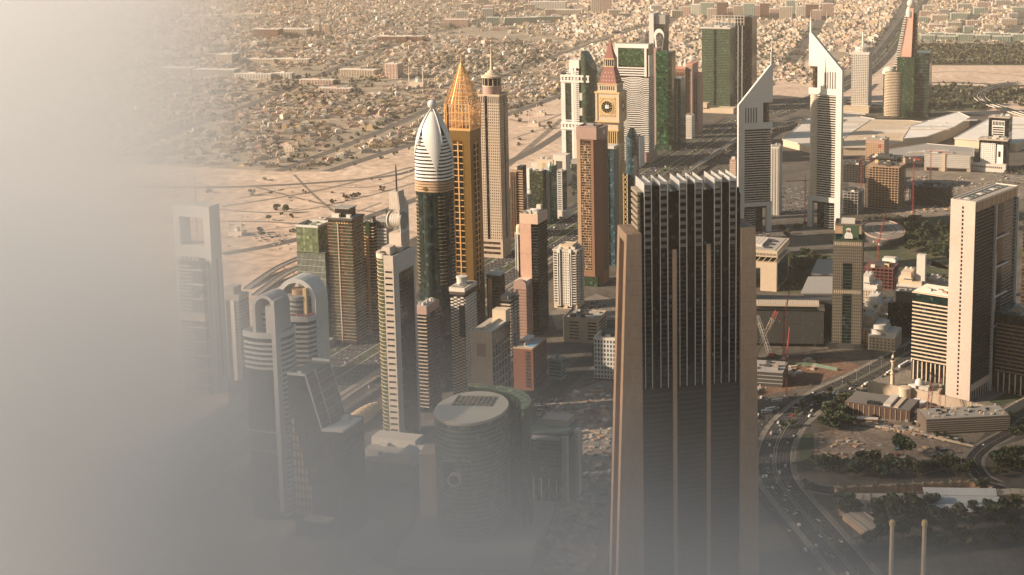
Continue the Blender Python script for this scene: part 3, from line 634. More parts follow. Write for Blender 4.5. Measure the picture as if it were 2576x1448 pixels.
# ------------------------------------------------------------------ beige tower with round lantern
def lantern_tower():
    t = T('lantern_tower', 'beige granite tower of small square windows with a round glazed lantern and needle spire', -338, 2233)
    w, d, h = 37, 32, 260
    body(t, gbrown, w - .4, d - .4, h - 1)
    for u0, u1 in ((-18.5, -6.2), (-1.2, 18.5)):
        grid(t, 'F', w, d, u0, u1, 30, h - 14, 4 if u1 < 0 else 6, 48, .5, .52, beige, gwin, .6, parts=(u1 > 0))
    grid(t, 'R', w, d, -15.9, -1, 30, h - 14, 4, 48, .5, .52, beige, gwin, .6, parts=False); grid(t, 'R', w, d, 4, 15.9, 30, h - 14, 3, 48, .5, .52, beige, gwin, .6, parts=False)
    for face, u0, u1, n in (('F', -18.5, -6.2, 4), ('F', -1.2, 18.5, 6), ('R', -15.9, -1, 4), ('R', 4, 15.9, 3)): grid(t, face, w, d, u0, u1, h - 14, h - 1, n, 1, .5, .8, beige, gwin, .62, 'tall_window')
    for face, a, b in (('F', -6.15, -1.25), ('R', -.95, 3.95)): fbox('glass_strip', t, gblack, face, w, d, a, b, 0, .3, 20, h - 4)
    bx('base', t, beige, -w/2 - .7, w/2 + .7, -d/2 - .7, d/2 + .7, 0, 29.9); slabs_on(t, gbrown, 'F', w + 1.4, d + 1.4, -15, 15, 6, 28, 8, 4, .2, 'base_window')
    parapet(t, cream, w + 1, d + 1, h - .8, 2.2); bx('roof_deck', t, roofm, -w/2, w/2, -d/2, d/2, h - 1, h - .5)
    MB().prism(ngon(28, 14.6), h - .5, h + 13).build('lantern_base', pinkst, t)
    MB().prism(ngon(28, 13.6), h + 13, h + 26).build('lantern_glass', gblack, t)
    for k in range(12):
        a = 2 * math.pi * k / 12; MB().bar((14 * math.cos(a), 14 * math.sin(a), h), (14 * math.cos(a), 14 * math.sin(a), h + 26), .55, 4).build('lantern_post', cream, t)
    MB().lathe([(14.6, h + 12.5), (15, h + 12.8), (15, h + 14), (14, h + 14.2)], 28).build('lantern_sill', cream, t)
    MB().lathe([(15, h + 26), (16.6, h + 26.6), (16.6, h + 29), (11, h + 31), (10, h + 33), (7, h + 34), (6, h + 36), (3, h + 38), (2.2, h + 44), (1.6, h + 56), (.5, h + 72), (.2, h + 86)], 28).build('spire_roof', cream, t)
lantern_tower()

# ------------------------------------------------------------------ clock tower
def clock_tower():
    t = T('clock_tower', 'cream clock tower with red pointed roof, behind the brown maze fronted tower', -154, 2262)
    w, d = 33.5, 28; h = 214
    body(t, cream, w, d, h)
    fbox('glass_strip', t, gbrown, 'F', w, d, -3.6, 3.6, .02, .3, 98, 168)
    for u0, u1 in ((-15.5, -5), (5, 15.5)): grid(t, 'F', w, d, u0, u1, 20, 174, 3, 26, .42, .5, cream, gwin, .7)
    grid(t, 'F', w, d, -4.9, 4.9, 20, 94, 3, 12, .5, .5, cream, gwin, .7)
    for k in range(3): grid(t, 'R', w, d, -13 + k * 9, -6 + k * 9, 20, 174, 2, 26, .5, .5, golds, gwin, .5, parts=False)
    for face in ('F', 'R'):
        W2 = w if face == 'F' else d
        for z, hh, o in ((174.2, 3, 1.4), (199, 2.4, 1.4), (212, 3, 2.2)): fbox('cornice', t, golds, face, w, d, -W2/2 - 1, W2/2 + 1, .02, o, z, z + hh)
        fins(t, golds, face, w, d, -W2/2 + .6, W2/2 - .6, 9, 1.4, 177.3, 198.9, 1.1, 'pilaster'); fins(t, gwin, face, w, d, -W2/2 + 2.2, W2/2 - 2.2, 8, 1.6, 179, 197, .35, 'tall_window')
        for u in (-W2/2, W2/2 - 2.2): fbox('corner_pilaster', t, golds, face, w, d, u, u + 2.2, .02, .95, 0, 174)
    # clock box
    zb, zt, cw = 215, 259, 38.5
    bx('clock_box', t, cream, -cw/2, cw/2, -cw/2 + 1.5, cw/2 - 1.5, zb, zt)
    for face in ('F', 'R'):
        d2 = cw - 3
        rot = (R(90), 0, 0) if face == 'F' else (R(90), 0, R(90)); y = lambda o, z: (0, -d2/2 - o, z) if face == 'F' else (cw/2 + o, 0, z)
        fbox('clock_panel', t, golds, face, cw, d2, -14, 14, .02, .4, 222, 254)
        for k in range(9):                                             # rosettes along the panel edge
            for z in (224, 251): MB().lathe([(1.1, 0), (1.1, .5), (.5, .8)], 10).build('rosette', cream, t, (-12 + k * 3, -d2/2 - .4, z) if face == 'F' else (cw/2 + .4, -12 + k * 3, z)).rotation_euler = rot
        o = MB().lathe([(10.4, 0), (10.4, .5)], 40).build('clock_dial', gblack, t, y(.42, 237.6)); o.rotation_euler = rot
        o = MB().lathe([(9.4, 0), (9.4, .9), (10.8, .9), (10.8, 0)], 40).build('clock_ring', golds, t, y(.42, 237.6)); o.rotation_euler = rot
        for k in range(12):
            a = math.pi * k / 6; ca, sa = math.cos(a), math.sin(a)
            P = (lambda r: (r * ca, -d2/2 - 1.0, 237.6 + r * sa)) if face == 'F' else (lambda r: (cw/2 + 1.0, r * ca, 237.6 + r * sa))
            MB().bar(P(5.2), P(9.8), .32, 4).build('hour_mark', golds, t)
        for a, L in ((0, 8.5), (math.pi / 2, 5.5), (math.pi, 2)):
            P = (lambda r: (r * math.cos(a), -d2/2 - 1.5, 237.6 + r * math.sin(a))) if face == 'F' else (lambda r: (cw/2 + 1.5, r * math.cos(a), 237.6 + r * math.sin(a)))
            MB().bar(P(0), P(L), .6, 4, r2=.25).build('clock_hand', white, t)
        bx('dial_centre', t, white, *((-3, 3, -d2/2 - 1.3, -d2/2 - .95, 235, 241) if face == 'F' else (cw/2 + .95, cw/2 + 1.3, -3, 3, 235, 241)))
        for sx in (-1, 1):
            for sz in (-1, 1):
                P = (lambda a, b: (a, -d2/2 - .7, 237.6 + b)) if face == 'F' else (lambda a, b: (cw/2 + .7, a, 237.6 + b))
                MB().bar(P(sx * 13, sz * 6), P(sx * 6, sz * 13), .5, 4).build('tracery_bar', golds, t)
        for u in (-cw/2 - .4, cw/2 - 3.4): fbox('clock_corner', t, cream, face, cw, d2, u + .2, u + 3.6, .02, 1.0, zb + .5, zt - .5)
    bx('clock_cornice', t, golds, -cw/2 - 1.6, cw/2 + 1.6, -cw/2, cw/2, zt, zt + 2.2); bx('clock_base_cornice', t, golds, -cw/2 - 1.2, cw/2 + 1.2, -cw/2 + .3, cw/2 - .3, zb - 2, zb)
    a = 15.6
    bx('attic', t, cream, -a, a, -a, a, zt + 2.2, zt + 14); bx('attic_cornice', t, golds, -a - 1.2, a + 1.2, -a - 1.2, a + 1.2, zt + 14, zt + 15.4)
    for k in range(7): bx('attic_window', t, gwin, -12.4 + k * 3.7, -10.6 + k * 3.7, -a - .12, -a + .2, zt + 5, zt + 11.5); bx('attic_window', t, gwin, a - .2, a + .12, -12.4 + k * 3.7, -10.6 + k * 3.7, zt + 5, zt + 11.5)
    sq = lambda r: [(-r, -r), (r, -r), (r, r), (-r, r)]
    MB().prism(sq(14.6), zt + 15.4, zt + 41, 0, .56).build('lower_roof', terra, t)
    for r_ in range(3):
        z = zt + 19.5 + r_ * 6; hw = 14.6 * (1 - .44 * (z - zt - 15.4) / 25.6)
        for k in range(4 - r_ // 2):
            u = (k - (3 - r_ // 2) / 2) * 5
            MB().add([(u - 1, -hw - .2, z), (u + 1, -hw - .2, z), (u, -hw + .4, z + 2.6), (u - 1, -hw + 1.6, z), (u + 1, -hw + 1.6, z), (u, -hw + 2, z + 2.6)], [(0, 1, 2), (0, 2, 5, 3), (1, 4, 5, 2), (3, 5, 4), (0, 3, 4, 1)]).build('dormer', cream, t)
            MB().add([(hw + .2, u - 1, z), (hw + .2, u + 1, z), (hw - .4, u, z + 2.6), (hw - 1.6, u - 1, z), (hw - 1.6, u + 1, z), (hw - 2, u, z + 2.6)], [(0, 1, 2), (0, 2, 5, 3), (1, 4, 5, 2), (3, 5, 4), (0, 3, 4, 1)]).build('dormer', cream, t)
    bx('belfry_floor', t, golds, -8.8, 8.8, -8.8, 8.8, zt + 41, zt + 42.4); bx('belfry_core', t, gbrown, -6, 6, -6, 6, zt + 42.4, zt + 53)
    for k in range(6):
        for u, v in ((-8 + k * 3.2, -8), (8, -8 + k * 3.2)): MB().bar((u, v, zt + 42.4), (u, v, zt + 53), .6, 6).build('belfry_column', cream, t)
    bx('belfry_cornice', t, golds, -8.8, 8.8, -8.8, 8.8, zt + 53, zt + 54.6)
    MB().prism(sq(8.2), zt + 54.6, zt + 64, 0, .62).build('upper_roof', terra, t); MB().prism(sq(5.08), zt + 64, zt + 86, 0, .08).build('spire', terra, t)
    MB().bar((0, 0, zt + 85), (0, 0, zt + 94), .35, 5, r2=.1).build('finial', golds, t)
clock_tower()

# ------------------------------------------------------------------ brown tower with the maze front
def maze_tower():
    t = T('maze_tower', 'brown stone tower with a maze of recessed windows, in front of the clock tower', -171, 2066)
    w, d, h = 29.5, 34, 218
    MB().prism([(-w/2, -d/2), (w/2 - 4, -d/2), (w/2 + 6, -d/2 + 9), (w/2 + 6, d/2), (-w/2, d/2)], 0, h).build('wall', brown, t)
    fbox('recess', t, gbrown, 'F', w, d, -9.2, 6.6, .02, .2, 22, h - 2)
    rr = random.Random(3); z = 22
    while z < h - 6:                                                    # labyrinth of brown bars over dark glass
        hh = 3.0; fbox('bar', t, tan, 'F', w, d, -9.2, 6.6, .22, .8, z, z + .8)
        xs = sorted(rr.sample([-6.6, -4.0, -1.3, 1.4, 4.0], 3))
        for x in xs: fbox('upright', t, tan, 'F', w, d, x - .35, x + .35, .2, .7, z + .8, z + hh + .78)
        if rr.random() < .4:
            x = rr.choice([-9.2, -4, 1.4]); fbox('infill', t, tan, 'F', w, d, x, x + 2.6, .2, .6, z + .82, z + hh + .7)
        z += hh + .8
    for u, v in ((-w/2, -9.3), (6.7, w/2 - 4)): fbox('front_pier', t, tan if u < 0 else brown, 'F', w, d, u, v, .02, 1.0, 18, h)
    MB().prism([(-w/2 - .4, -d/2 - 1.4), (w/2 + 1, -d/2 - 1.4), (w/2 + 6.4, -d/2 + 7), (w/2 + 6.4, d/2 + .4), (-w/2 - .4, d/2 + .4)], h, h + 17).build('head', pinkst, t)
    MB().prism([(-w/2 + 1, -d/2 + 1), (w/2 - 3, -d/2 + 1), (w/2 + 4, -d/2 + 8), (w/2 + 4, d/2 - 2), (-w/2 + 1, d/2 - 2)], h + 16.6, h + 17.2).build('roof_deck', roofd, t)
    parapet(t, pinkst, w - 2, d - 4, h + 17.3, 1.5)
    bx('lift_housing', t, grey, -6, 4, 2, 10, h + 17.2, h + 20)
    z = 22
    while z < h - 4: bx('side_ledge', t, dbrown, w/2 + 5.9, w/2 + 6.8, -d/2 + 10, d/2 - 1, z, z + 1.4); z += 3.8
    bx('podium', t, ggreen, -w/2 - 2, w/2 + 2, -d/2 - 5, -d/2 - .1, 0, 14)
    MB().lathe([(3.6, 0), (3.6, .6)], 24).build('sign_disc', white, t, (w/2 + 6.5, -d/2 + 16, h + 9)).rotation_euler = (0, R(90), 0)
maze_tower()
# ------------------------------------------------------------------ left end of the row, half in the mist
def frame_tower():
    t = T('frame_tower', 'pale tower with a square hollow frame on top and a needle, in the mist', -580, 1592)
    w, d, h = 47, 20, 219
    for s in (-1, 1):
        bx('frame_leg', t, mist, min(s*w/2, s*(w/2 - 8)), max(s*w/2, s*(w/2 - 8)), -d/2, d/2, 0, h)
        bx('leg_recess', t, dgrey, s * (w/2 - 4) - .5, s * (w/2 - 4) + .5, -d/2 - .06, -d/2 + .1, 20, h - 62)
        bx('side_recess', t, dgrey, s * w/2 - .1, s * w/2 + .06, -1.5, 1.5, 20, h - 62)
    bx('frame_head', t, mist, -w/2 + 8.01, w/2 - 8.01, -d/2, d/2, h - 13, h); bx('frame_sill', t, mist, -w/2 + 8.01, w/2 - 8.01, -d/2, d/2, h - 60, h - 46)
    bw = w - 16.2
    bx('glass_body', t, gviolet, -bw/2, bw/2, -d/2 - 7, d/2 + 4, 0, h - 62); bx('roof_deck', t, roofd, -bw/2 + .4, bw/2 - .4, -d/2 - 6.6, d/2 + 3.5, h - 62, h - 61.5)
    for k in range(5): bx('roof_machine', t, grey, -bw/2 + 2 + k * 5, -bw/2 + 5 + k * 5, -d/2 - 5, -d/2 - 2, h - 61.6, h - 58.5)
    for k in range(34):
        z = h - 69 - k * 4.2
        if k in (14, 15): continue
        L = bw if k % 4 == 1 else bw * .55
        bx('sunshade', t, mist, -bw/2 - .4, -bw/2 + L - .6, -d/2 - 8, -d/2 - 7.02, z, z + 1.7)
        bx('side_sunshade', t, mist, bw/2 + .02, bw/2 + .8, -d/2 - 7.6 + (0 if k % 4 == 1 else 8), d/2, z, z + 1.7)
    bx('sky_lobby_band', t, beige, -bw/2 - .2, bw/2 + .2, -d/2 - 7.3, d/2, h - 132, h - 123.5)
    MB().bar((0, 0, h - 46), (0, 0, h - 20), .25, 6, r2=1.1).bar((0, 0, h - 20), (0, 0, h + 16), 1.1, 6).bar((0, 0, h + 16), (0, 0, h + 34), 1.0, 6, r2=.15).build('needle', steel, t)
frame_tower()
def slab_tower():
    t = T('office_slab', 'plain grey slab building right beside the hollow framed tower', -555, 1634, cat='office building')
    body(t, gviolet, 22, 20, 98); fbox('light_pier', t, offwhite, 'F', 22, 20, 0, 5, .02, 1.2, 0, 97); fbox('end_pier', t, grey, 'F', 22, 20, -11, -6, .02, .8, 0, 97)
    slabs_on(t, grey, 'F', 22, 20, 5.2, 11, 4, 94, 4, 1, .5); slabs_on(t, grey, 'R', 22, 20, -10, 10, 4, 94, 4, 1, .5)
    bx('head', t, grey, -11.4, 11.4, -10.4, 10.4, 97.01, 103); bx('penthouse', t, grey, -10, 3, -7, 8, 103, 112); roofkit(t, 20, 18, 103.2, 2, seed=4)
slab_tower()
def vault(t, w, d, zb, zt, mat, x0, x1, thick=4.5, n=14):
    'arched roof blade: two legs and a half round top, running front to back'
    r = (x1 - x0) / 2; cx = (x0 + x1) / 2; zc = zt - r; o, i = [], []
    for k in range(n + 1):
        a = math.pi - math.pi * k / n; o.append((cx + r * math.cos(a), zc + r * math.sin(a))); i.append((cx + (r - thick) * math.cos(a), zc + (r - thick) * math.sin(a)))
    P = [(x0, zb)] + o + [(x1, zb), (x1 - thick, zb)] + i[::-1] + [(x0 + thick, zb)]
    m = MB(); N = len(P); m.v = [(x, y, z) for y in (-d/2, d/2) for x, z in P]
    h = n + 2; left = [0] + list(range(1, n + 2)) + [n + 2]; right = [N - 1] + list(range(N - 2, n + 3, -1)) + [n + 3]
    for b, f in ((0, 1), (N, -1)):
        for k in range(n + 2): q = (b + left[k], b + left[k+1], b + right[k+1], b + right[k]); m.f.append(q if f > 0 else q[::-1])
    m.f += [(k, (k+1) % N, N + (k+1) % N, N + k) for k in range(N)]; m.m = [0] * len(m.f)
    return m.build('arched_blade', mat, t)
def twin(label, cx, cy, kind):
    t = T('arch_tower', label, cx, cy, group='arch topped towers at the near end of the row')
    w, d, h = 34, 29, 172
    n = 10                                                             # bowed front and right sides
    P = [(-w/2, d/2), (-w/2, -d/2)] + [(-w/2 + w * k / n, -d/2 - 3.5 * math.sin(math.pi * k / n)) for k in range(1, n)] + [(w/2, -d/2)] + [(w/2 + 4 * math.sin(math.pi * k / n), -d/2 + d * k / n) for k in range(1, n)] + [(w/2, d/2)]
    MB().prism(P, 0, h).build('glass_body', gdark, t)
    ring = MB().prism([(x * 1.03, y * 1.03) for x, y in P], 0, 2.2).mesh('band', lgrey if kind == 1 else mist)
    for k in range(33 if kind == 2 else 6): link('floor_band', ring, t, (0, 0, h - 6 - k * 4.6))
    if kind == 1:
        ring2 = MB().add([], []).prism([(w/2 - 12 * (1 - f), -d/2 - 1) for f in (0, 1)] + [(x * 1.03, y * 1.03) for x, y in P[11:]], 0, 1.9).mesh('side band', lgrey)
        for k in range(30): link('side_band', ring2, t, (0, 0, h - 34 - k * 4.6))
        for z in (84, 66): link('ledge', ring, t, (0, 0, z)).scale = (1, 1, .4)
    top = MB().prism([(x * 1.05, y * 1.05) for x, y in P], h, h + 5).build('roof_rim', lgrey, t)
    MB().prism([(x * .97, y * .97) for x, y in P], h + 4.9, h + 5.4).build('roof_deck', roofd, t)
    if kind == 1:
        vault(t, w, 24, h + 4, h + 40, mist, -5.5, w/2 + 1.0, 3).location = (0, -d/2 + 9, 0); bx('hood_wall', t, mist, 7.5, w/2 - 2.1, -d/2 - 2.6, -d/2 + 20, h + 5.1, h + 30)
        bx('fin', t, mist, w/2 - 3, w/2 + 1.2, -d/2 - 5, -d/2 + 12, 10, h + 36)
        MB().lathe([(6.5, h + 5), (6.8, h + 22), (6, h + 24)], 24, (-2, 0)).build('drum', mist, t)
        for k in range(3): MB().lathe([(6.9, 0), (7.3, .1), (7.3, 1.8), (6.9, 1.9)], 24, (-2, 0)).build('drum_band', dgrey, t, (0, 0, h + 8 + k * 5))
        for k in range(8): bx('drum_machine', t, mist, -7 + k * 1.2, -6.2 + k * 1.2, -2 + (k % 3), -1 + (k % 3), h + 23.8, h + 27)
    else:
        vault(t, w, d * .75, 30, h + 38, lgrey, -w/2 - 2, w/2 + 4, 4.5).location = (0, 6, 0)
        MB().lathe([(11, h + 5), (11.4, h + 20), (12.3, h + 20.2), (12.3, h + 22), (9, h + 22.2)], 28, (2, 0)).build('drum', grey, t)
        for k in range(3): MB().lathe([(11.4, 0), (11.9, .1), (11.9, 1.6), (11.4, 1.7)], 28, (2, 0)).build('drum_band', dgrey, t, (0, 0, h + 7 + k * 4.6))
        MB().lathe([(7, h + 22), (7.2, h + 27), (5, h + 27.2)], 24, (2, 0)).build('upper_drum', tan, t)
        rr = random.Random(5)
        for k in range(26):                                            # red flowering planters along the edge
            f = k / 25; x, y = (-w/2 + w * f * 2, -d/2 - 1) if f < .5 else (w/2 + 1, -d/2 + (f - .5) * 2 * d)
            MB().lathe([(.3, 0), (1.1, .7), (.8, 1.6), (.2, 2)], 6).build('planter', redp, t, (x, y, h + 4.8), rr.random() * 6)
        bx('trim_column', t, golds, w/2 - 7, w/2 - 3.4, -d/2 + 6, -d/2 + 9, h + 5, h + 30)  # includes a column in gold trim stone
twin('near arch topped tower, white hood on its roof and a white fin down its front', -396, 1252, 1)
twin('far arch topped tower with blue grey vault and red planters on its roof edge', -384, 1304, 2)

def green_box():
    t = T('glass_tower', 'green glass tower whose upper box is set back on a larger block', -497, 1790)
    w, d, h = 40, 42, 119
    body(t, ggreen, w, d, h); bx('upper_box', t, frost, -w/2 + .4, w/2 - 9, -d/2 + .4, d/2 - 12, h, h + 32)
    bx('shadow_gap', t, dgrey, -w/2 + 1, w/2 - 9.6, -d/2 + 1, d/2 - 12.6, h - .1, h + 2)
    for a_, b_, c_, e_ in ((-w/2, w/2 - 8.6, -d/2, -d/2 + .6), (-w/2, w/2 - 8.6, d/2 - 12, d/2 - 11.4), (-w/2, -w/2 + .6, -d/2 + .61, d/2 - 12.01), (w/2 - 9.2, w/2 - 8.6, -d/2 + .61, d/2 - 12.01)): bx('parapet', t, lgrey, a_, b_, c_, e_, h + 32, h + 35)
    roofkit(t, 26, 24, h + 30.5, 4, seed=8); bx('roof_deck', t, roofd, w/2 - 8.9, w/2 - .3, -d/2 + .3, d/2 - .3, h - .2, h + .3)
    slabs_on(t, lgrey, 'F', w, d, -w/2, w/2, 5, h - 2, 8, .35, .12, 'transom'); fins(t, lgrey, 'F', w, d, -w/2, w/2, 22, .3, 3, h - 1, .14)
    slabs_on(t, dgrey, 'R', w, d, -d/2, d/2, 5, h - 2, 8, .35, .12, 'transom'); fins(t, dgrey, 'R', w, d, -d/2, d/2, 20, .25, 3, h - 1, .14)
    for k in range(14): bx('upper_mullion', t, frost, -w/2 + .6 + k * 2.2, -w/2 + .9 + k * 2.2, -d/2 + .2, -d/2 + .38, h + 2, h + 31)
    bx('podium_roof', t, grey, -w/2 - 6, w/2 + 8, -d/2 - 16, -d/2 - .2, 0, 9)
green_box()
def ledge_tower():
    t = T('balcony_tower', 'tall green grey tower with thin bright ledges and a dark penthouse box', -459, 1779)
    w, d, h = 33, 30, 162
    body(t, gbrown, w, d, h)
    for k in range(38):
        z = 6 + k * 4.1; bx('ledge', t, tan, -w/2 - .8, w/2 + .8, -d/2 - .8, d/2 + .8, z, z + .4)
    for k in range(37):
        z = 6.6 + k * 4.1
        for u in (-11.5, 7): fbox('window_band', t, ggreen, 'F', w, d, u, u + 8, .02, .25, z + .4, z + 3.1)
        fbox('window_band', t, ggreen, 'R', w, d, -13, 13, .02, .25, z + .4, z + 3.1)
    fbox('pier', t, beige, 'F', w, d, -3.2, -1.8, .3, 1.2, 0, h - 3)
    bx('roof_rim', t, dgrey, -w/2 - 1.6, w/2 + 1.6, -d/2 - 1.6, d/2 + 1.6, h, h + 2.2); roofkit(t, w, d, h + 2.3, 3, seed=3)
    bx('penthouse', t, gdark, -10, 9, -8, 10, h + 2.2, h + 13); bx('penthouse_roof', t, grey, -11.5, 10.5, -9.5, 11.5, h + 13, h + 14.2); bx('penthouse_box', t, offwhite, -12, -2, -13, -8.1, h + 2.2, h + 7)
    for k in range(5): bx('roof_lamp', t, golds, -4 + k * 3.6, -2.6 + k * 3.6, -d/2 - 1.7, -d/2 - 1.55, h - 4.4, h - 2.6)
ledge_tower()
def gold_fin():
    t = T('fin_tower', 'narrow balcony tower with one gold vertical fin, behind the bladed tower', -439, 1830)
    w, d, h = 15, 18, 146
    body(t, gdark, w, d, h); slabs(t, golds, w, d, 4, h - 6, 4.1, .9, .7, 'balcony'); fbox('gold_fin', t, goldl, 'F', w, d, -2.2, 1.2, .8, 2.4, 0, h - 18); fbox('dark_head', t, ggreen, 'F', w, d, -3, 3, .8, 1.8, h - 18, h + 2)
    bx('rear_block', t, grey, w/2 + .9, w/2 + 15, -2, 16, 0, h + 4)
    for k in range(30): bx('rear_balcony', t, lgrey, w/2 + .95, w/2 + 15.5, -2.8, -2.01, 8 + k * 4.4, 9.8 + k * 4.4)
    for k in range(6): bx('rear_window', t, gwin, w/2 + 2 + k * 2.2, w/2 + 3.3 + k * 2.2, -2.2, -2.02, h - 8, h)
    roofkit(t, w, d, h, 2, seed=2); bx('roof_pavilion', t, dgrey, -4, 4, -3, 5, h + .1, h + 6)
gold_fin()
t = T('balcony_tower', 'thin brown tower wedged between the green glass and the ledged tower', -480, 1846); body(t, brown, 9, 8, 98); slabs(t, tan, 9, 8, 4, 90, 4, 1.5, .5, 'balcony'); bx('head', t, beige, -4.9, 4.9, -4.4, 4.4, 98, 104)

def blade_tower():
    t = T('blade_tower', 'tower with a white slotted front, curved glass side and a white blade with mast', -324, 1443)
    w, d, h = 23, 46, 200
    P = [(w/2 - 10.8, -d/2), (w/2, -d/2), (w/2, d/2), (-w/2 + 4, d/2)] + [(-w/2 + 2 - 3 * math.sin(math.pi * k / 10) + 11.5 * (k / 10) ** 3, d/2 - (d - 1) * k / 10) for k in range(1, 10)]
    body_ = MB().prism(P, 0, h).build('wall', grey, t)
    cl = [(-w/2 + 2, d/2 - 6)] + [(-w/2 - 1 + 12.6 * (1 - math.cos(R(90) * k / 12)), -d/2 + 14 - 14 * math.sin(R(90) * k / 12)) for k in range(13)] + [(w/2 - 10.9, d/2 - 6)]
    MB().prism(cl, 0, h - 2).build('curved_glass', ggreen, t)
    me = MB().prism([(x - .35, y - .3) for x, y in cl[:-1]] + [(w/2 - 11, d/2 - 6)], 0, .5).mesh('ring', golds)
    for k in range(48): link('floor_ring', me, t, (0, 0, 5 + k * 4.05))
    MB().prism([(x - .6, y - .6) for x, y in cl[:-1]] + [(w/2 - 11, d/2 - 6)], h - 2, h + 3).build('roof_rim', palep, t)
    # white slotted panel with real slots
    grid(t, 'F', w, d, w/2 - 10.8, w/2, 0, h - 12, 1, 29, .76, .34, palep, gdark, 1.2, 'slot', wname='slotted_panel')
    fbox('panel_head', t, palep, 'F', w, d, w/2 - 10.8, w/2, .02, 1.22, h - 11.9, h + 2)
    fbox('glass_face', t, gblack, 'R', w, d, -d/2 + 9, d/2 - 4, .02, .2, 0, h - 18); slabs_on(t, dgrey, 'R', w, d, -d/2 + 9, d/2 - 4, 4, h - 20, 4.05, .3, .26, 'transom')
    fbox('side_pier', t, lgrey, 'R', w, d, -d/2, -d/2 + 8.9, .02, .8, 0, h + 2); fbox('side_pier', t, lgrey, 'R', w, d, d/2 - 3.9, d/2, .02, .8, 0, h + 2); fbox('side_head', t, lgrey, 'R', w, d, -d/2 + 8.91, d/2 - 3.91, .02, .8, h - 17.9, h + 2)
    for k in range(11): MB().bar((w/2 + .8, -d/2 + 8, 12 + k * 17), (w/2 + 3.4, -d/2 + 8, 12 + k * 17), .3, 4).build('bracket', lgrey, t)
    bx('roof_deck', t, roofd, -w/2 + 5, w/2 - 1, -d/2 + 2, d/2 - 1, h - .2, h + .4); bx('lift_housing', t, palep, -4, 5, -d/2 + 5, -d/2 + 18, h + .4, h + 9); bx('water_tank', t, palep, 3, 9, -d/2 + 18.1, -d/2 + 27, h + .4, h + 6)
    for k in range(3): bx('chiller', t, dgrey, -6 + k * 2, -5 + k * 2, -d/2 + 4, -d/2 + 5, h + 2, h + 5)
    # the blade: tall white slab with a cylindrical notch
    y0, y1, zb, zt = d/2 - 16, d/2 - 3, h - 4, h + 62
    x0, x1 = -8.5, 5.2
    MB().extr([(x0 - .6, zb), (x1, zb), (x1, h + 18), (x0, h + 18)], y0, y1 + 6).build('blade_foot', palep, t)
    MB().extr([(x0 + 1, h + 43), (x1, h + 43), (x1 - 1.8, zt), (x0 + 2.5, zt)], y0, y1).build('blade_head', palep, t)
    MB().add([(x1, y0, h + 18), (x1, y1 + 6, h + 18), (x1, y1 + 6, h + 45), (x1 - 1.4, y1 + 2, zt - 8), (x1 - 1.8, y0, zt), (x1 - 1, y0, h + 18), (x1 - 1, y1 + 6, h + 18), (x1 - 1, y1 + 6, h + 45), (x1 - 2.4, y1 + 2, zt - 8), (x1 - 2.8, y0, zt)],
             [(0, 1, 2, 3, 4), (9, 8, 7, 6, 5), (0, 5, 6, 1), (1, 6, 7, 2), (2, 7, 8, 3), (3, 8, 9, 4), (4, 9, 5, 0)]).build('blade_side', lgrey, t)
    MB().lathe([(8.0, 0), (8.0, 13)], 28, (0, 0)).build('notch_drum', palep, t, (x0 - .4, (y0 + y1) / 2, h + 30.5)).rotation_euler = (0, R(90), 0)
    for k in range(5): MB().lathe([(8.05, 0), (8.2, .05), (8.2, .7), (8.05, .75)], 28).build('drum_rib', lgrey, t, (x0 + k * 2.6, (y0 + y1) / 2, h + 30.5)).rotation_euler = (0, R(90), 0)
    for x in (x0 - 1.6, x1 - .2): MB().lathe([(9.2, 0), (9.2, 1.2), (7.2, 1.25)], 28).build('drum_disc', offwhite if x < 0 else grey, t, (x, (y0 + y1) / 2, h + 30.5)).rotation_euler = (0, R(90), 0)
    for k in range(7): bx('panel_joint', t, lgrey, x0 + 1.4, x1 - 1, y0 - .05, y0 + .05, h + 45 + k * 2.6, h + 45.25 + k * 2.6)
    MB().bar((x0 + 9, y0 + 3, zt - .5), (x0 + 9, y0 + 3, zt + 24), 1.0, 8, r2=.8).bar((x0 + 9, y0 + 3, zt + 24), (x0 + 9, y0 + 3, zt + 29), .8, 8, r2=.1).build('mast', dgrey, t)
blade_tower()
def dark_brown():
    t = T('office_tower', 'lower dark brown tower in front of the petal crowned one', -309, 1530)
    w, d, h = 13, 31, 112
    body(t, gblack, w, d, h); bx('head', t, pinkst, -w/2 - .5, w/2 + .5, -d/2 - .5, d/2 + .5, h, h + 9); bx('roof_deck', t, roofm, -w/2, w/2, -d/2, d/2, h + 8.9, h + 9.2); roofkit(t, w, d, h + 9.3, 5, seed=6)
    for z in range(26): fbox('sill', t, beige, 'F', w, d, -w/2, w/2, .02, .4, 6 + z * 4.1, 7.3 + z * 4.1)
    for z in range(26):
        for u in (-d/2, 6): fbox('sill', t, brown, 'R', w, d, u, u + 9.5, .02, .5, 6 + z * 4.1, 7.6 + z * 4.1)
    fbox('stair_strip', t, dbrown, 'R', w, d, -5.5, 5.5, .02, .3, 0, h - 8)
dark_brown()

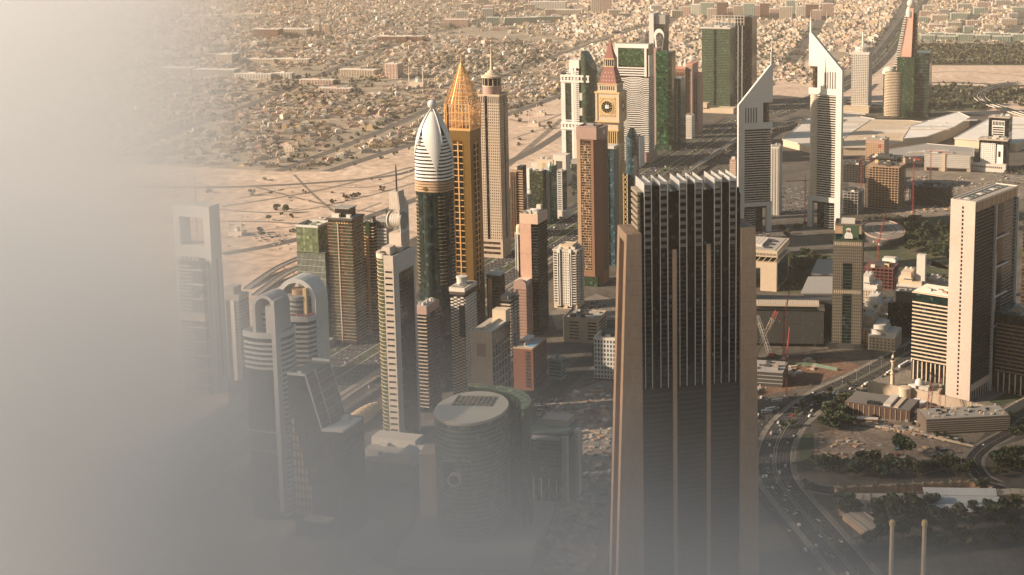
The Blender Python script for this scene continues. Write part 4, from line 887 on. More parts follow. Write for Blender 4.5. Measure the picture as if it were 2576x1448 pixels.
# ------------------------------------------------------------------ the highway row, middle
def pink_tower():
    t = T('office_tower', 'pink stone panel tower with a dark glass side, beside the highway', -226, 1821)
    w, d, h = 24.5, 33, 160
    body(t, gblack, w, d, h - 12); fbox('stone_panel', t, wall('rose stone', (.56, .36, .27)), 'F', w, d, -w/2, 3.4, .02, 1.0, 0, h - 12)
    bx('head', t, wall('pale rose stone', (.62, .45, .35)), -w/2, w/2 + .6, -d/2 - 1.02, d/2 + .4, h - 12, h); parapet(t, cream, w, d, h, 1.2); roofkit(t, w, d, h + .1, 4, seed=12)
    MB().lathe([(5.5, h), (6, h + 3), (3, h + 4)], 20, (1, 2)).build('roof_drum', white, t); bx('roof_block', t, offwhite, 1, 7, 8, 14, h, h + 8)
    bx('left_bay', t, offwhite, -w/2 - 9, -w/2 - .05, -d/2 + 4, d/2 - 6, 0, h - 26); bx('bay_strip', t, gdark, -w/2 - 4.6, -w/2 - 1.2, -d/2 + 3.8, -d/2 + 3.98, 0, h - 28); bx('bay_strip', t, dgrey, -w/2 - 8, -w/2 - 7, -d/2 + 3.8, -d/2 + 3.98, 0, h - 28)
    MB().lathe([(4.6, h - 26), (4.6, h - 20), (3.6, h - 16)], 20, (-w/2 - 4.4, -d/2 + 9)).build('bay_dome', cream, t)
    slabs_on(t, dgrey, 'R', w, d, -d/2, d/2, 3, h - 14, 4, .7, .3); slabs_on(t, dgrey, 'F', w, d, 3.5, w/2, 3, h - 14, 4, .7, .3)
    for k in range(3): fbox('panel_joint', t, brown, 'F', w, d, -w/2, 3.4, 1.0, 1.04, 36 + k * 36, 36.3 + k * 36)
pink_tower()
def white_apartments():
    t = T('apartment_tower', 'cream apartment tower with stacked balconies standing alone beside the highway', -193, 1941, cat='apartment building')
    w, d, h = 34, 30, 82
    body(t, cream, w, d, h)
    grid(t, 'F', w, d, -6.5, 6.5, 6, h, 4, 21, .42, .5, offwhite, gwin, .8)
    for k in range(20):
        z = 8 + k * 3.6
        for u0, u1 in ((-16.5, -10), (10, 16.5)): fbox('balcony', t, offwhite, 'F', w, d, u0, u1, .02, 2.0, z, z + 1.2); fbox('balcony_door', t, gwin, 'F', w, d, u0 + .6, u1 - .6, .02, .1, z + 1.25, z + 3.2)
        for u0, u1 in ((-14, -4), (-1, 8)): fbox('balcony', t, offwhite, 'R', w, d, u0, u1, .02, 2.4, z, z + 1.2); fbox('balcony_door', t, gwin, 'R', w, d, u0 + .6, u1 - .6, .02, .1, z + 1.25, z + 3.2)
    for u in (-9.2, 7.4): fbox('glazed_shaft', t, white, 'F', w, d, u - 1.2, u + 2.6, .02, 2.6, 4, h + 3); fbox('shaft_glass', t, gdark, 'F', w, d, u, u + 1.4, 2.6, 2.75, 5, h - 2)
    fbox('base_window', t, gwin, 'F', w, d, -12, -4, .02, .1, 1, 4); fbox('base_window', t, gwin, 'F', w, d, 3, 12, .02, .1, 1, 4)
    bx('cornice', t, offwhite, -w/2 - 1, w/2 + 1, -d/2 - 1, d/2 + 1, h, h + 2); roofkit(t, w, d, h + 2, 6, [cream, offwhite], seed=9); bx('roof_storey', t, cream, -9, 9, -8, 9, h + 2, h + 7); parapet(t, cream, 18, 17, h + 7, 1)
white_apartments()
t = T('apartment_tower', 'slim white ribbed building standing between the gold tower and the beige tower', -347, 2247, cat='apartment building')
body(t, gviolet, 14, 18, 76); fins(t, white, 'F', 14, 18, -7, 7, 5, 1.6, 0, 76, 1.0, 'rib'); fins(t, white, 'R', 14, 18, -9, 9, 6, 1.6, 0, 76, 1.0, 'rib'); slabs_on(t, offwhite, 'R', 14, 18, -9, 9, 4, 74, 3.6, 1, .6); bx('head', t, white, -7.6, 7.6, -9.6, 9.6, 76, 79); bx('lift_housing', t, white, -5, 1, -4, 4, 79, 88); bx('podium', t, offwhite, -10, 12, -12, 12, 0, 7)
t = T('office_tower', 'narrow dark brown tower pair just right of the beige lantern tower', -323, 2362)
body(t, gbrown, 12, 13, 112); bx('second_shaft', t, gdark, 6.2, 16, -4, 12, 0, 122); fins(t, brown, 'F', 12, 13, -6, 6, 3, .8, 0, 110, .6, 'rib')
for k in range(27): bx('balcony', t, tan, 6.1, 16.4, -4.9, -4.02, 4 + k * 4.2, 6 + k * 4.2)
bx('roof_rim', t, tan, -6.4, 6.1, -6.9, 6.9, 112, 114)
t = T('office_tower', 'short grey terraced building with a bent steel frame on its roof', -310, 2388, cat='office building')
body(t, gdark, 18, 18, 66); slabs(t, grey, 18, 18, 3, 66, 4, 1.9, .7, 'terrace'); bx('roof_deck', t, roofd, -8.6, 8.6, -8.6, 8.6, 66, 67.5)
MB().bar((-7, -8, 67), (-4, -6, 78), .6).bar((-4, -6, 78), (8, 6, 75), .6).bar((8, 6, 75), (8, 8, 67), .6).bar((-4, -6, 78), (-2, 6, 67), .6).build('steel_frame', lgrey, t)
t = T('office_tower', 'plain green black glass tower with a small white rooftop', -297, 2466); body(t, glass('olive glass', (.03, .038, .02), .2), 24.5, 16, 95); roofkit(t, 24, 15, 95, 5, [offwhite, white], seed=15); bx('white_return', t, white, -17.5, -12.4, -8.3, 6, 0, 98)
t = T('office_tower', 'pale concrete tower with a teal glass edge beside the highway', -277, 2483); body(t, lgrey, 14, 26, 97); fbox('teal_edge', t, glass('bright teal glass', (.01, .09, .075), .12), 'R', 14, 26, -13, 13, .02, .4, 0, 100); fbox('teal_edge', t, bpy.data.materials['bright teal glass'], 'F', 14, 26, 3.6, 7, .02, .4, 0, 102); grid(t, 'F', 14, 26, -7, 3.4, 3, 95, 3, 26, .2, .2, lgrey, gwin, .35, parts=False); bx('lift_housing', t, white, -2, 2, -6, 2, 97, 107); roofkit(t, 13, 24, 97, 2, seed=22)
t = T('apartment_tower', 'grey apartment tower with rows of curved balconies by the highway', -263, 2519, cat='apartment building'); body(t, gdark, 16, 22, 84); bx('podium', t, offwhite, -7, 16, -15, 10, 0, 14); fbox('pier', t, lgrey, 'F', 16, 22, 6, 8, .02, 2, 0, 84); fbox('pier', t, lgrey, 'F', 16, 22, -1.5, -.2, .02, 2, 0, 84)
for k in range(20):
    for u in (-8, -.1): fbox('balcony', t, lgrey, 'F', 16, 22, u, u + 6, .02, 2.2, 6 + k * 3.9, 8 + k * 3.9)
roofkit(t, 16, 22, 84, 4, seed=31)
t = T('apartment_block', 'broad pale stepped block with a square frame, behind the highway towers', -320, 2826, cat='apartment building'); body(t, cream, 34, 30, 52); bx('frame_wing', t, offwhite, 17.1, 44, -14, 12, 0, 62); bx('frame_opening', t, dgrey, 23, 36, -14.3, -13.9, 22, 50); bx('left_wing', t, offwhite, -30, -17.1, -15, 10, 0, 44); slabs_on(t, gwin, 'F', 34, 30, -6, 2, 34, 44, 4, 1.2, .1, 'window'); roofkit(t, 32, 28, 52, 4, seed=17)
t = T('office_building', 'wide low dark glass block seen over the maze fronted tower', -245, 2712); body(t, glass('grey green glass', (.03, .035, .03), .2), 30, 16, 62); bx('head', t, grey, -15.3, 15.3, -8.3, 8.3, 62, 70)
t = T('office_tower', 'white edged blue grey tower squeezed between the maze fronted and the clock tower', -148, 2178); body(t, gteal, 16, 24, 184); fbox('white_edge', t, white, 'F', 16, 24, -8, -1.5, .02, 1, 0, 170); fins(t, lgrey, 'R', 16, 24, -12, 12, 7, .6, 0, 182, .5, 'rib'); fbox('grey_face', t, gblue, 'F', 16, 24, 2, 8, .02, .6, 0, 182); bx('head', t, offwhite, -8.3, 8.3, -12.3, 12.3, 184, 188)
t = T('lattice_tower', 'slim tower with a gold lattice strip just right of the clock tower', -128, 2236, cat='tower'); body(t, gdark, 7, 16, 132); bx('glass_wing', t, gblue, 3.6, 12, -2, 14, 0, 150)
for k in range(16): MB().bar((-3.4, -8.3, 4 + k * 8), (3.4, -8.3, 12 + k * 8), .5, 4).bar((3.4, -8.3, 4 + k * 8), (-3.4, -8.3, 12 + k * 8), .5, 4).build('cross_brace', golds, t)
for x in (-3.4, 3.4): MB().bar((x, -8.3, 0), (x, -8.3, 134), .6, 4).build('edge_post', golds, t)
MB().extr([(3.7, 150), (11.9, 150), (11.9, 160)], -1.5, 13.5).build('sloping_crown', gblue, t)
t = T('office_tower', 'curved blue grey glass tower half hidden behind the clock tower', -150, 2815); MB().prism(ngon(24, 11, 18, p=2.6), 0, 98).build('glass_body', gblue, t); MB().prism(ngon(24, 10, 17, p=2.6), 98, 116, 0, .35).build('pointed_crown', gteal, t)
me = MB().prism(ngon(24, 11.3, 18.3, p=2.6), 0, .8).mesh('ring', dgrey)
for k in range(22): link('floor_ring', me, t, (0, 0, 4 + k * 4.2))
t = T('office_building', 'white ribbed block at the foot of the wavy banded tower', -148, 3020); body(t, lgrey, 20, 24, 64); fins(t, white, 'F', 20, 24, -10, 10, 4, 2.2, 0, 66, 1.2, 'rib'); slabs_on(t, white, 'R', 20, 24, -12, 12, 2, 62, 4, 2, .5); roofkit(t, 20, 24, 64, 2, seed=40)

# ------------------------------------------------------------------ the far end of the highway row
def stepped_tower():
    t = T('stepped_tower', 'white stepped tower with green glass and a tall mast, behind the clock tower', -252, 2990)
    w, d, h = 34, 40, 200
    W0 = -w                                                            # wing on the left, glass blade on the right
    bx('glass_core', t, gdark, -52, 2, -14, 22, 0, 205)
    grn = glass('dark green panel', (.02, .032, .02), .25, .3)
    bx('left_wing', t, white, -52.6, -44, -16, 20, 0, 196)
    for z0, z1 in ((8, 84), (104, 184)): bx('green_panel', t, grn, -43.9, -30.2, -14.8, -13.9, z0, z1)
    bx('stair_tower', t, white, -30, -25.5, -17, 10, 0, 216); bx('mid_wing', t, white, -25.4, -19, -16, 10, 0, 216)
    n = 0
    for k in range(52):
        z = 4 + k * 4.0
        xl = -53 if z < 184 else -53 + (z - 184) * .62
        bx('balcony', t, white, xl, -30.2, -17, -14.9, z, z + 1.9) if not any(a < z < b for a, b in ((9, 82), (105, 182))) else bx('balcony', t, white, -53.4, -43.95, -17, -15.9, z, z + 1.9)
        bx('balcony', t, white, -25.3, -12.5, -18.2, -16.05, z, z + 1.9) if n % 1 == 0 else None
    for z0 in (116, 148, 60, 28): bx('wing_balconies', t, offwhite, -12.4, 4, -17.6, -14.1, z0, z0 + 16)
    for z0 in (86, 186):
        bx('white_collar', t, white, -54, 10, -18.6, -13.6, z0, z0 + 4); bx('white_collar', t, white, -54, 10, -18.6, -13.6, z0 + 11, z0 + 15)
        for k in range(9): bx('collar_post', t, white, -53 + k * 7.4, -50 + k * 7.4, -18.4, -15.2, z0 + 4.01, z0 + 10.99)
    bx('head_block', t, white, -36, -14, -12, 8, 205, 232)
    P = [(-8, -17), (2, -19), (11, -14), (17, -4), (19, 10), (12, 18), (-8, 18)]
    Pc = smooth(P, 4)
    m = MB(); N = len(Pc); m.v = [(x, y, 0) for x, y in Pc] + [(x, y, 250 - 46 * ((x + 8) / 27) ** 1.6) for x, y in Pc]
    m.f = [(i, (i+1) % N, N + (i+1) % N, N + i) for i in range(N)] + [tuple(range(N, 2*N)), tuple(range(N))[::-1]]; m.m = [0] * len(m.f)
    m.build('curved_glass', ggreen, t)
    for k in range(5):
        f = k / 4; MB().bar((-8, -17.4, 236 + 3 * k), (16 - k, -3 + k * 3, 206 + 4 * k), .5, 4).build('crown_rib', lgrey, t)
    bx('dark_recess', t, gblack, -18.9, -8.1, -15.5, 6, 0, 214); bx('ladder_frame', t, lgrey, -15, -13.6, -16.2, -15.6, 20, 210)
    MB().bar((-9, -12, 214), (-9, -12, 300), .9, 6, r2=.25).build('mast', steel, t)
stepped_tower()
def wavy_tower():
    t = T('wavy_tower', 'white tower of wavy bands with a big green screen at its top', -158, 3096, group=None)
    w, d, h = 76, 42, 257
    body(t, gbrown, w - 2, d - 2, h - 2)
    scr = glass('green screen glass', (.02, .055, .018), .3, .4)
    fbox('screen', t, scr, 'F', w, d, -w/2 + 8, w/2 - 9, .1, .7, h - 47, h - 9); fbox('screen_frame', t, white, 'F', w, d, -w/2, w/2, .1, 1.6, h - 8.9, h); fbox('screen_frame', t, white, 'F', w, d, -w/2, -w/2 + 7.9, .1, 1.6, h - 70, h - 9); fbox('screen_frame', t, white, 'F', w, d, w/2 - 8.9, w/2 - 4, .1, 1.6, h - 70, h - 9)
    for k in range(4): fbox('upper_band', t, white, 'F', w, d, -w/2 + 8, w/2 - 9, .1, 1.4, h - 53 - k * 5.2, h - 50.4 - k * 5.2)
    xs = [-w/2, -w/2 + 22, -w/2 + 34, w/2 - 22, w/2 - 10, w/2 + .6]
    for k in range(44):
        z = h - 76 - k * 4.15; amp = 6.0 * math.sin(k * .115 + .4); dz = [0, 0, amp, amp, 0, 0]; m = MB()
        v = []
        for x, q in zip(xs, dz): v += [(x, -d/2 - 1.4, z + q), (x, -d/2 - 1.4, z + q + 1.9), (x, -d/2 + .6, z + q + 1.9), (x, -d/2 + .6, z + q)]
        m.add(v, [(4*i + a, 4*i + 4 + a, 4*i + 4 + (a + 1) % 4, 4*i + (a + 1) % 4) for i in range(5) for a in range(4)] + [(0, 1, 2, 3), (20, 23, 22, 21)]).build('wave_band', white, t)
        fbox('side_band', t, offwhite, 'R', w - 1, d, -d/2, d/2, .02, .9, z, z + 1.9)
    bx('side_panel', t, offwhite, w/2 - .6, w/2 + 1.4, -d/2, d/2 - 8, h - 70, h - 24)
    for z, x in ((h - 106, 8), (h - 206, -22)):
        for k in range(9): MB().lathe([(.5, 0), (1.8, 1), (1.2, 2.4), (.2, 3)], 7).build('terrace_shrub', leafy_dark, t, (x + k * 3.1, -d/2 - .2, z), k)
    bx('roof_deck', t, roofm, -w/2 + 1, w/2 - 1, -d/2 + 1, d/2 - 1, h - 2, h - 1.5); bx('podium', t, pinkst, w/2 - 16, w/2 + 6, -d/2 - 4, d/2, 0, 22)
leafy_dark = leafy('dark foliage', (.035, .055, .022))
wavy_tower()
def row_end():
    t = T('mirror_tower', 'dark green mirrored tower at the bend of the highway', -96, 3246)
    w, d, h = 33, 40, 224
    MB().prism([(-w/2, -d/2), (w/2 - 4, -d/2 - 2), (w/2 + 2, -d/2 + 8), (w/2 + 2, d/2), (-w/2, d/2)], 0, h).build('glass_body', glass('deep green glass', (.012, .055, .022), .1, .8, 5, .1), t); bx('white_edge', t, pinkst, -w/2 - 14, -w/2 - .05, -d/2 + 6, d/2, 0, h + 6)
    slabs_on(t, dgrey, 'F', w, d, -w/2, w/2 - 5, 6, h - 2, 8, .4, 2.3, 'transom'); bx('entrance_canopy', t, ggreen, -w/2, w/2 + 8, -d/2 - 12, -d/2 - 2.4, 0, 12)
    t = T('drop_tower', 'dark tower carrying a white teardrop panel, behind the mirrored tower', -120, 3546)
    w, d, h = 38, 40, 262
    body(t, gdark, w, d, h); bx('left_block', t, gviolet, -w/2 - 12, -w/2 - .05, -d/2 + 2, d/2, 0, h - 26); bx('pale_fin', t, lgrey, -w/2 + .05, -w/2 + 12, -d/2 - 3, d/2 + 4, 0, h + 26); bx('head', t, grey, -w/2 + 12.1, w/2 + 2, -d/2 + 4, d/2 + 2, h, h + 22)
    drop = [(0, 92)] + [(13 * math.sin(R(a)) * (1 if a else 1), 200 - 17 * math.cos(R(a)) + 14) for a in range(60, 301, 15)]
    MB().extr([(x + w/2 - 12, z + 20) for x, z in drop], -d/2 - 5, -d/2 - .1).build('drop_panel', white, t)
    inner = [(w/2 - 12 + x * .72 + 1.5, 20 + 196 + (z - 196) * .74) for x, z in drop]; MB().extr(inner, -d/2 - 5.6, -d/2 - 5.02).build('drop_glass', gviolet, t)
    for k in range(22): bx('fin_window', t, gwin, -w/2 + 3, -w/2 + 8.6, -d/2 - 3.1, -d/2 - 2.9, 20 + k * 9, 25 + k * 9)
    t = T('lattice_tower', 'low tower of cream lattice and blue glass beside the highway bend', -68, 3296)
    w, d, h = 18, 44, 158
    body(t, gblue, w + 6, d, h); bx('cream_edge', t, cream, -w/2 - 3.4, -w/2 + .2, -d/2 - .8, -d/2 + 3, 0, h)
    grid(t, 'F', w + 6, d, -w/2 + .3, w/2 - 4, 10, h - 6, 3, 24, .62, .7, golds, gdark, .7); slabs_on(t, gteal, 'R', w + 6, d, -d/2, d/2, 4, h - 3, 4.2, .8, .3)
    t = T('hotel_tower', 'brownish pink hotel with tall dark bays and cornices, by the highway bend', -52, 3474)
    w, d, h = 40, 60, 160
    for x0, x1, y0, hh in ((-20, 6, -30, h), (6.1, 22, -24, h + 8), (22.1, 34, -10, h - 18)):
        bx('wing', t, brown if x0 < 0 else pinkst, x0, x1, y0, 30, 0, hh); bx('cornice', t, wall('rosy cornice', (.5, .26, .19)) if 'rosy cornice' not in bpy.data.materials else bpy.data.materials['rosy cornice'], x0 - 1, x1 + 1, y0 - 1, 31, hh, hh + 5)
        for k in range(int((x1 - x0) / 4)): bx('bay', t, gbrown, x0 + 1 + k * 4, x0 + 3.2 + k * 4, y0 - .2, y0 - .02, 30, hh - 8)
        for k in range(28): bx('sill', t, pinkst, x0, x1, y0 - .6, y0 - .22, 12 + k * 4.6, 13.2 + k * 4.6)
    for q in (-12, 0): MB().prism([(q - 5, -16), (q + 5, -16), (q + 5, -6), (q - 5, -6)], h + 5, h + 22, 0, .1, (q, -11)).build('pavilion_roof', offwhite, t)
    t = T('office_building', 'small pale block with a dark ribbed front at the highway bend', -46, 3398); body(t, offwhite, 24, 26, 56); slabs_on(t, grey, 'F', 24, 26, -2, 11, 4, 52, 3.8, 1.7, .5); slabs_on(t, offwhite, 'R', 24, 26, -13, 13, 4, 52, 3.8, 1.7, .5); roofkit(t, 22, 24, 56, 3, seed=33)
    t = T('office_tower', 'broad green glass tower with thin bands, front of the green pair', 30, 3876)
    w, d, h = 78, 60, 226
    body(t, ggreen, w, d, h - 3); slabs(t, wall('grey green band', (.13, .17, .115)), w, d, 6, h - 4, 4.3, .9, .4); fins(t, gdark, 'F', w, d, -6, 2, 1, 7, 4, h - 6, .7, 'dark_stripe'); bx('roof_rim', t, offwhite, -w/2 - .5, w/2 + .5, -d/2 - .5, d/2 + .5, h - 3, h + 1); roofkit(t, w, d, h + 1, 7, seed=50); bx('podium', t, cream, -w/2 - 10, w/2 + 20, -d/2 - 40, -d/2 - 1, 0, 14)
    bx('podium_block', t, cream, -w/2, -w/2 + 26, -d/2 - 44, -d/2 - 16, 14, 26)
    t = T('office_tower', 'taller dark glass tower with an open frame crown, rear of the green pair', 66, 4010)
    w, d, h = 92, 70, 222
    body(t, gdark, w, d, h); fins(t, lgrey, 'F', w, d, -w/2, w/2, 8, 1.6, 0, h, .8, 'rib'); fins(t, dgrey, 'R', w, d, -d/2, d/2, 10, 2, 0, h, .8, 'rib')
    for k in range(11):
        u = -w/2 + 1 + k * (w - 2) / 10; MB().bar((u, -d/2, h), (u, -d/2, h + 26), .9, 4).build('crown_post', offwhite, t)
    for z in (h + 9, h + 18, h + 26): MB().bar((-w/2, -d/2, z), (w/2, -d/2, z), .8, 4).build('crown_rail', offwhite, t)
    bx('tall_bay', t, gbrown, w/2 - 26, w/2 + 6, -d/2 + 6, d/2, h + .02, h + 24); bx('end_shaft', t, gbrown, w/2 + .05, w/2 + 20, -d/2 + 10, d/2, 0, h + 22)
    t = T('office_tower', 'slim grey tower peeping out right of the green pair', 124, 4030); body(t, gviolet, 14, 30, 170); slabs(t, cream, 14, 30, 100, 168, 5, 1.2, .5); bx('gold_crown', t, golds, -7.5, 7.5, -15.5, 15.5, 170.5, 200)  # crown block in gold trim stone
row_end()

# ------------------------------------------------------------------ trade centre side
def trade_tower():
    t = T('ribbed_tower', 'pale honeycomb tower with a round rooftop drum and thick mast', 418, 3870)
    w, d, h = 46, 58, 158
    body(t, beige, w, d, h); grid(t, 'F', w, d, -w/2, w/2, 8, h - 4, 9, 32, .62, .55, offwhite, gviolet, 1.2, 'window', True); grid(t, 'R', w, d, -d/2, d/2, 8, h - 4, 10, 32, .6, .55, lgrey, gviolet, 1.0, parts=False)
    bx('head', t, offwhite, -w/2 - 1.3, w/2 + 1.3, -d/2 - 1.3, d/2 + 1.3, h - 4, h + 2); MB().lathe([(17, h + 2), (17, h + 8), (19, h + 9), (19, h + 14), (15, h + 15)], 28).build('roof_drum', offwhite, t)
    for k in range(14): a = k * math.pi / 7; MB().bar((18 * math.cos(a), 18 * math.sin(a), h + 2), (18 * math.cos(a), 18 * math.sin(a), h + 20), .6, 4).build('drum_post', lgrey, t)
    MB().bar((2, 0, h + 14), (2, 0, h + 54), 2.4, 8, r2=2.1).build('mast', white, t); bx('podium', t, cream, -40, 30, -60, -30, 0, 16)
trade_tower()
def sphere_tower():
    t = T('sphere_tower', 'pink wedge shaped tower topped by a white sphere, with green glass blocks below', 520, 3745)
    bx('green_block', t, ggreen, -22, 24, -8, 40, 0, 158); bx('dark_wing', t, glass('green black glass', (.02, .035, .03), .15, .6, 6, .08), 24.1, 62, -2, 60, 0, 170)
    for k in range(20): bx('wing_ledge', t, dgrey, 24, 62.5, -2.6, -2.05, 6 + k * 8, 7 + k * 8)
    bx('lower_green', t, ggreen, -8, 24.4, -16, -8.05, 0, 122)
    MB().prism(ngon(28, 24, 18, c=(-30, -4), p=2.4), 0, 120).build('round_core', gbrown, t)
    me = MB().prism(ngon(28, 24.6, 18.6, c=(-30, -4), p=2.4), 0, 2.2).mesh('ring', cream)
    for k in range(29): link('round_band', me, t, (0, 0, 3 + k * 4.1))
    MB().prism([(-58, -4), (-50, -12), (-44, 0), (-50, 16), (-58, 10)], 0, 112).build('green_flank', ggreen, t)
    MB().lathe([(19, 112), (18.5, 118), (15, 125), (9, 129), (.2, 131)], 24, (-44, 10)).build('low_dome', offwhite, t)
    m = MB().extr([(-26, 124), (12, 124), (16, 285), (4, 285), (-8, 205)], 6, 26); m.build('wedge_panel', wall('salmon stone', (.62, .36, .28)), t)
    bx('dark_flank', t, gbrown, 14.5, 26, 10, 32, 158.1, 272)
    for k in range(22):
        z = 132 + k * 6.2; x = -24 + (z - 124) / 161 * 26; bx('stair_band', t, offwhite, x - 10 + k * .2, x + 1.5, 4, 16, z, z + 3)
    MB().extr([(-34, 124), (-20, 124), (4, 270), (-4, 270)], 8, 24).build('stair_core', gviolet, t)
    MB().lathe([(9, 262), (9, 275), (6, 284), (4, 288)], 18, (4, 12)).build('sphere_base', offwhite, t)
    MB().lathe([(.1, -10.5)] + [(10.5 * math.cos(R(a)), 10.5 * math.sin(R(a))) for a in range(-80, 81, 16)] + [(.1, 10.5)], 24).build('sphere', offwhite, t, (8, 14, 297)); MB().bar((8, 14, 307), (8, 14, 318), 2.5, 8, r2=.4).build('sphere_tip', offwhite, t)
sphere_tower()
def halls():
    L = [('vast pale exhibition hall roof left of the bright slanted tower, behind the shaded one', [(1968, 352), (2040, 290), (2130, 288), (2200, 300), (2170, 352), (2050, 372)], 16),
         ('long pale exhibition hall roof just right of the bright slanted tower', [(2120, 350), (2190, 302), (2290, 304), (2350, 312), (2300, 352), (2200, 372), (2120, 372)], 18),
         ('ridged white exhibition hall roof in front of the green sphere topped tower', [(2290, 318), (2410, 282), (2440, 296), (2400, 320), (2330, 345), (2270, 350)], 24),
         ('white exhibition hall roof at the far right, behind the two hotels', [(2400, 348), (2500, 292), (2600, 300), (2600, 345), (2560, 362)], 20),
         ('flat grey hall roof with a sunken yard, in front of the exhibition halls', [(2225, 378), (2330, 362), (2450, 372), (2450, 395), (2330, 398), (2230, 392)], 14)]
    for n, (lab, px, hh) in enumerate(L):
        P = [G(x, y, hh) for x, y in px]; cx = sum(p[0] for p in P) / len(P); cy = sum(p[1] for p in P) / len(P)
        Lp = [(x - cx, y - cy) for x, y in P]
        if sum(a[0]*b[1] - b[0]*a[1] for a, b in zip(Lp, Lp[1:] + Lp[:1])) < 0: Lp = Lp[::-1]
        t = root('exhibition_hall', lab, 'exhibition hall', cx, cy, 0, 'exhibition halls beyond the slanted towers')
        MB().prism([(x * .985, y * .985) for x, y in Lp], 0, hh - 1.6).build('wall', cream, t); MB().prism(Lp, hh - 1.59, hh).build('roof', [offwhite, cream, white, white, grey][n], t)
        a, b = Lp[0], Lp[len(Lp) // 2]; rr = random.Random(n)
        r0 = max(math.hypot(*p) for p in Lp)
        for k in range(10):                                            # ridges and plant on the roof
            f, g = rr.uniform(-.45, .45), rr.uniform(-.45, .45)
            x = a[0] * f + b[0] * g * .4 + rr.uniform(-.2, .2) * r0 * .3; y = a[1] * f + b[1] * g * .4
            bx('roof_ridge' if k % 2 else 'roof_vent', t, [lgrey, white, cream][k % 3], x - (r0 * .2 if k % 2 else 3), x + (r0 * .2 if k % 2 else 3), y - 2, y + 2, hh + .01, hh + 1.8)
        for k in range(len(Lp)):
            p, q = Lp[k], Lp[(k + 1) % len(Lp)]
            MB().bar((p[0], p[1], hh + .3), (q[0], q[1], hh + .3), 1.0, 4).build('roof_edge', offwhite, t)
halls()
def hotels():
    t = T('hotel', 'black and white hotel block with a big windowed white panel, nearer of the pair', 605, 2985, 22, 'black and white hotels at the right')
    w, d, h = 58, 34, 64
    body(t, gblack, w, d, h); grid(t, 'F', w, d, -w/2 + 4, 6, 6, h - 6, 7, 13, .55, .4, white, gdark, .9); fbox('white_panel', t, white, 'F', w, d, 9, 22, .02, 1, 6, h - 8); fbox('panel_window', t, gdark, 'F', w, d, 12, 17, 1.01, 1.1, 30, 42); bx('roof_slab', t, beige, -w/2 - 2, w/2 + 2, -d/2 - 2, d/2 + 2, h, h + 3); roofkit(t, w, d, h + 3, 5, seed=61); bx('podium', t, offwhite, -w/2 - 12, w/2 + 2, -d/2 - 16, -d/2 - .1, 0, 16)
    for k in range(16): bx('podium_window', t, gwin, -w/2 - 10 + k * 4, -w/2 - 7.6 + k * 4, -d/2 - 16.15, -d/2 - 15.98, 8, 12)
    bx('sign_panel', t, redp, 22.2, 25, -18, -17.2, 14, 18)
    t = T('hotel', 'dark hotel with a white strip of tall windows, farther of the black and white pair', 664, 3215, 22, 'black and white hotels at the right')
    w, d, h = 46, 40, 78
    body(t, gblack, w, d, h); fbox('white_frame', t, white, 'F', w, d, -15, 13, .02, .8, h - 40, h - 6)
    for k in range(8): fbox('tall_window', t, gblack, 'F', w, d, -13.5 + k * 3.3, -11.3 + k * 3.3, .81, .9, h - 17, h - 8)
    for k in range(4): fbox('strip_window', t, gblack, 'F', w, d, -13.5, 11.5, .81, .9, h - 39 + k * 5.2, h - 36 + k * 5.2)
    bx('roof_slab', t, beige, -w/2 - 1, w/2 + 1, -d/2 - 1, d/2 + 1, h, h + 2); roofkit(t, w, d, h + 2, 4, seed=62); slabs_on(t, lgrey, 'R', w, d, -d/2, d/2, 4, h - 4, 4.2, .9, .4)
    t = T('parking_garage', 'long pale parking garage with louvred panels, left of the black and white hotels', 508, 2985, 12, cat='parking garage')
    w, d, h = 96, 50, 33
    body(t, beige, w, d, h)
    for u0, u1 in ((-47, -12), (-4, 46)):
        for k in range(6): fbox('louvre', t, lgrey, 'F', w, d, u0, u1, .02, .8, 9 + k * 4, 11.4 + k * 4)
        fbox('entry', t, blackm, 'F', w, d, u0 + 4, u1 - 6, .02, .2, .5, 7)
    bx('roof_rim', t, offwhite, -w/2 - .6, w/2 + .6, -d/2 - .6, d/2 + .6, h, h + 1.4); bx('stair_tower', t, cream, -11.5, -4.5, -d/2 - 2, -d/2 + 6, 0, h + 4); roofkit(t, w, d, h + 1.4, 3, seed=63)
    t = T('hotel', 'brown gridded hotel with a small red sign, beside the pale halls', 362, 3015, 22, cat='hotel')
    w, d, h = 40, 40, 60
    body(t, pinkst, w, d, h); grid(t, 'F', w, d, -w/2, w/2, 4, h - 6, 8, 13, .5, .5, tan, gwin, .6); fbox('sign', t, redp, 'F', w, d, 8, 14, .65, .9, h - 16, h - 9); bx('roof_rim', t, tan, -w/2 - .6, w/2 + .6, -d/2 - .9, d/2 + .6, h, h + 1.5); roofkit(t, w, d, h + 1.5, 3, seed=64)
    t = T('apartment_tower', 'pale apartment block peeping out right of the shaded slanted tower', 122, 2545, 15, cat='apartment building')
    body(t, offwhite, 20, 26, 150 - 25); fins(t, grey, 'F', 20, 26, -10, 10, 4, 2, 0, 122, .5, 'recess'); fins(t, white, 'R', 20, 26, -13, 13, 4, 2, 0, 122, .7, 'rib'); roofkit(t, 20, 26, 125, 3, seed=65)
    t = T('apartment_tower', 'pinkish slim tower peeping out left of the shaded slanted tower', 46, 2492, 15, cat='apartment building')
    body(t, pinkst, 11, 14, 110); slabs_on(t, cream, 'F', 11, 14, -5.5, 5.5, 4, 108, 4, 1.5, .5); bx('lift_housing', t, offwhite, -3, 3, -3, 3, 110, 114)
hotels()
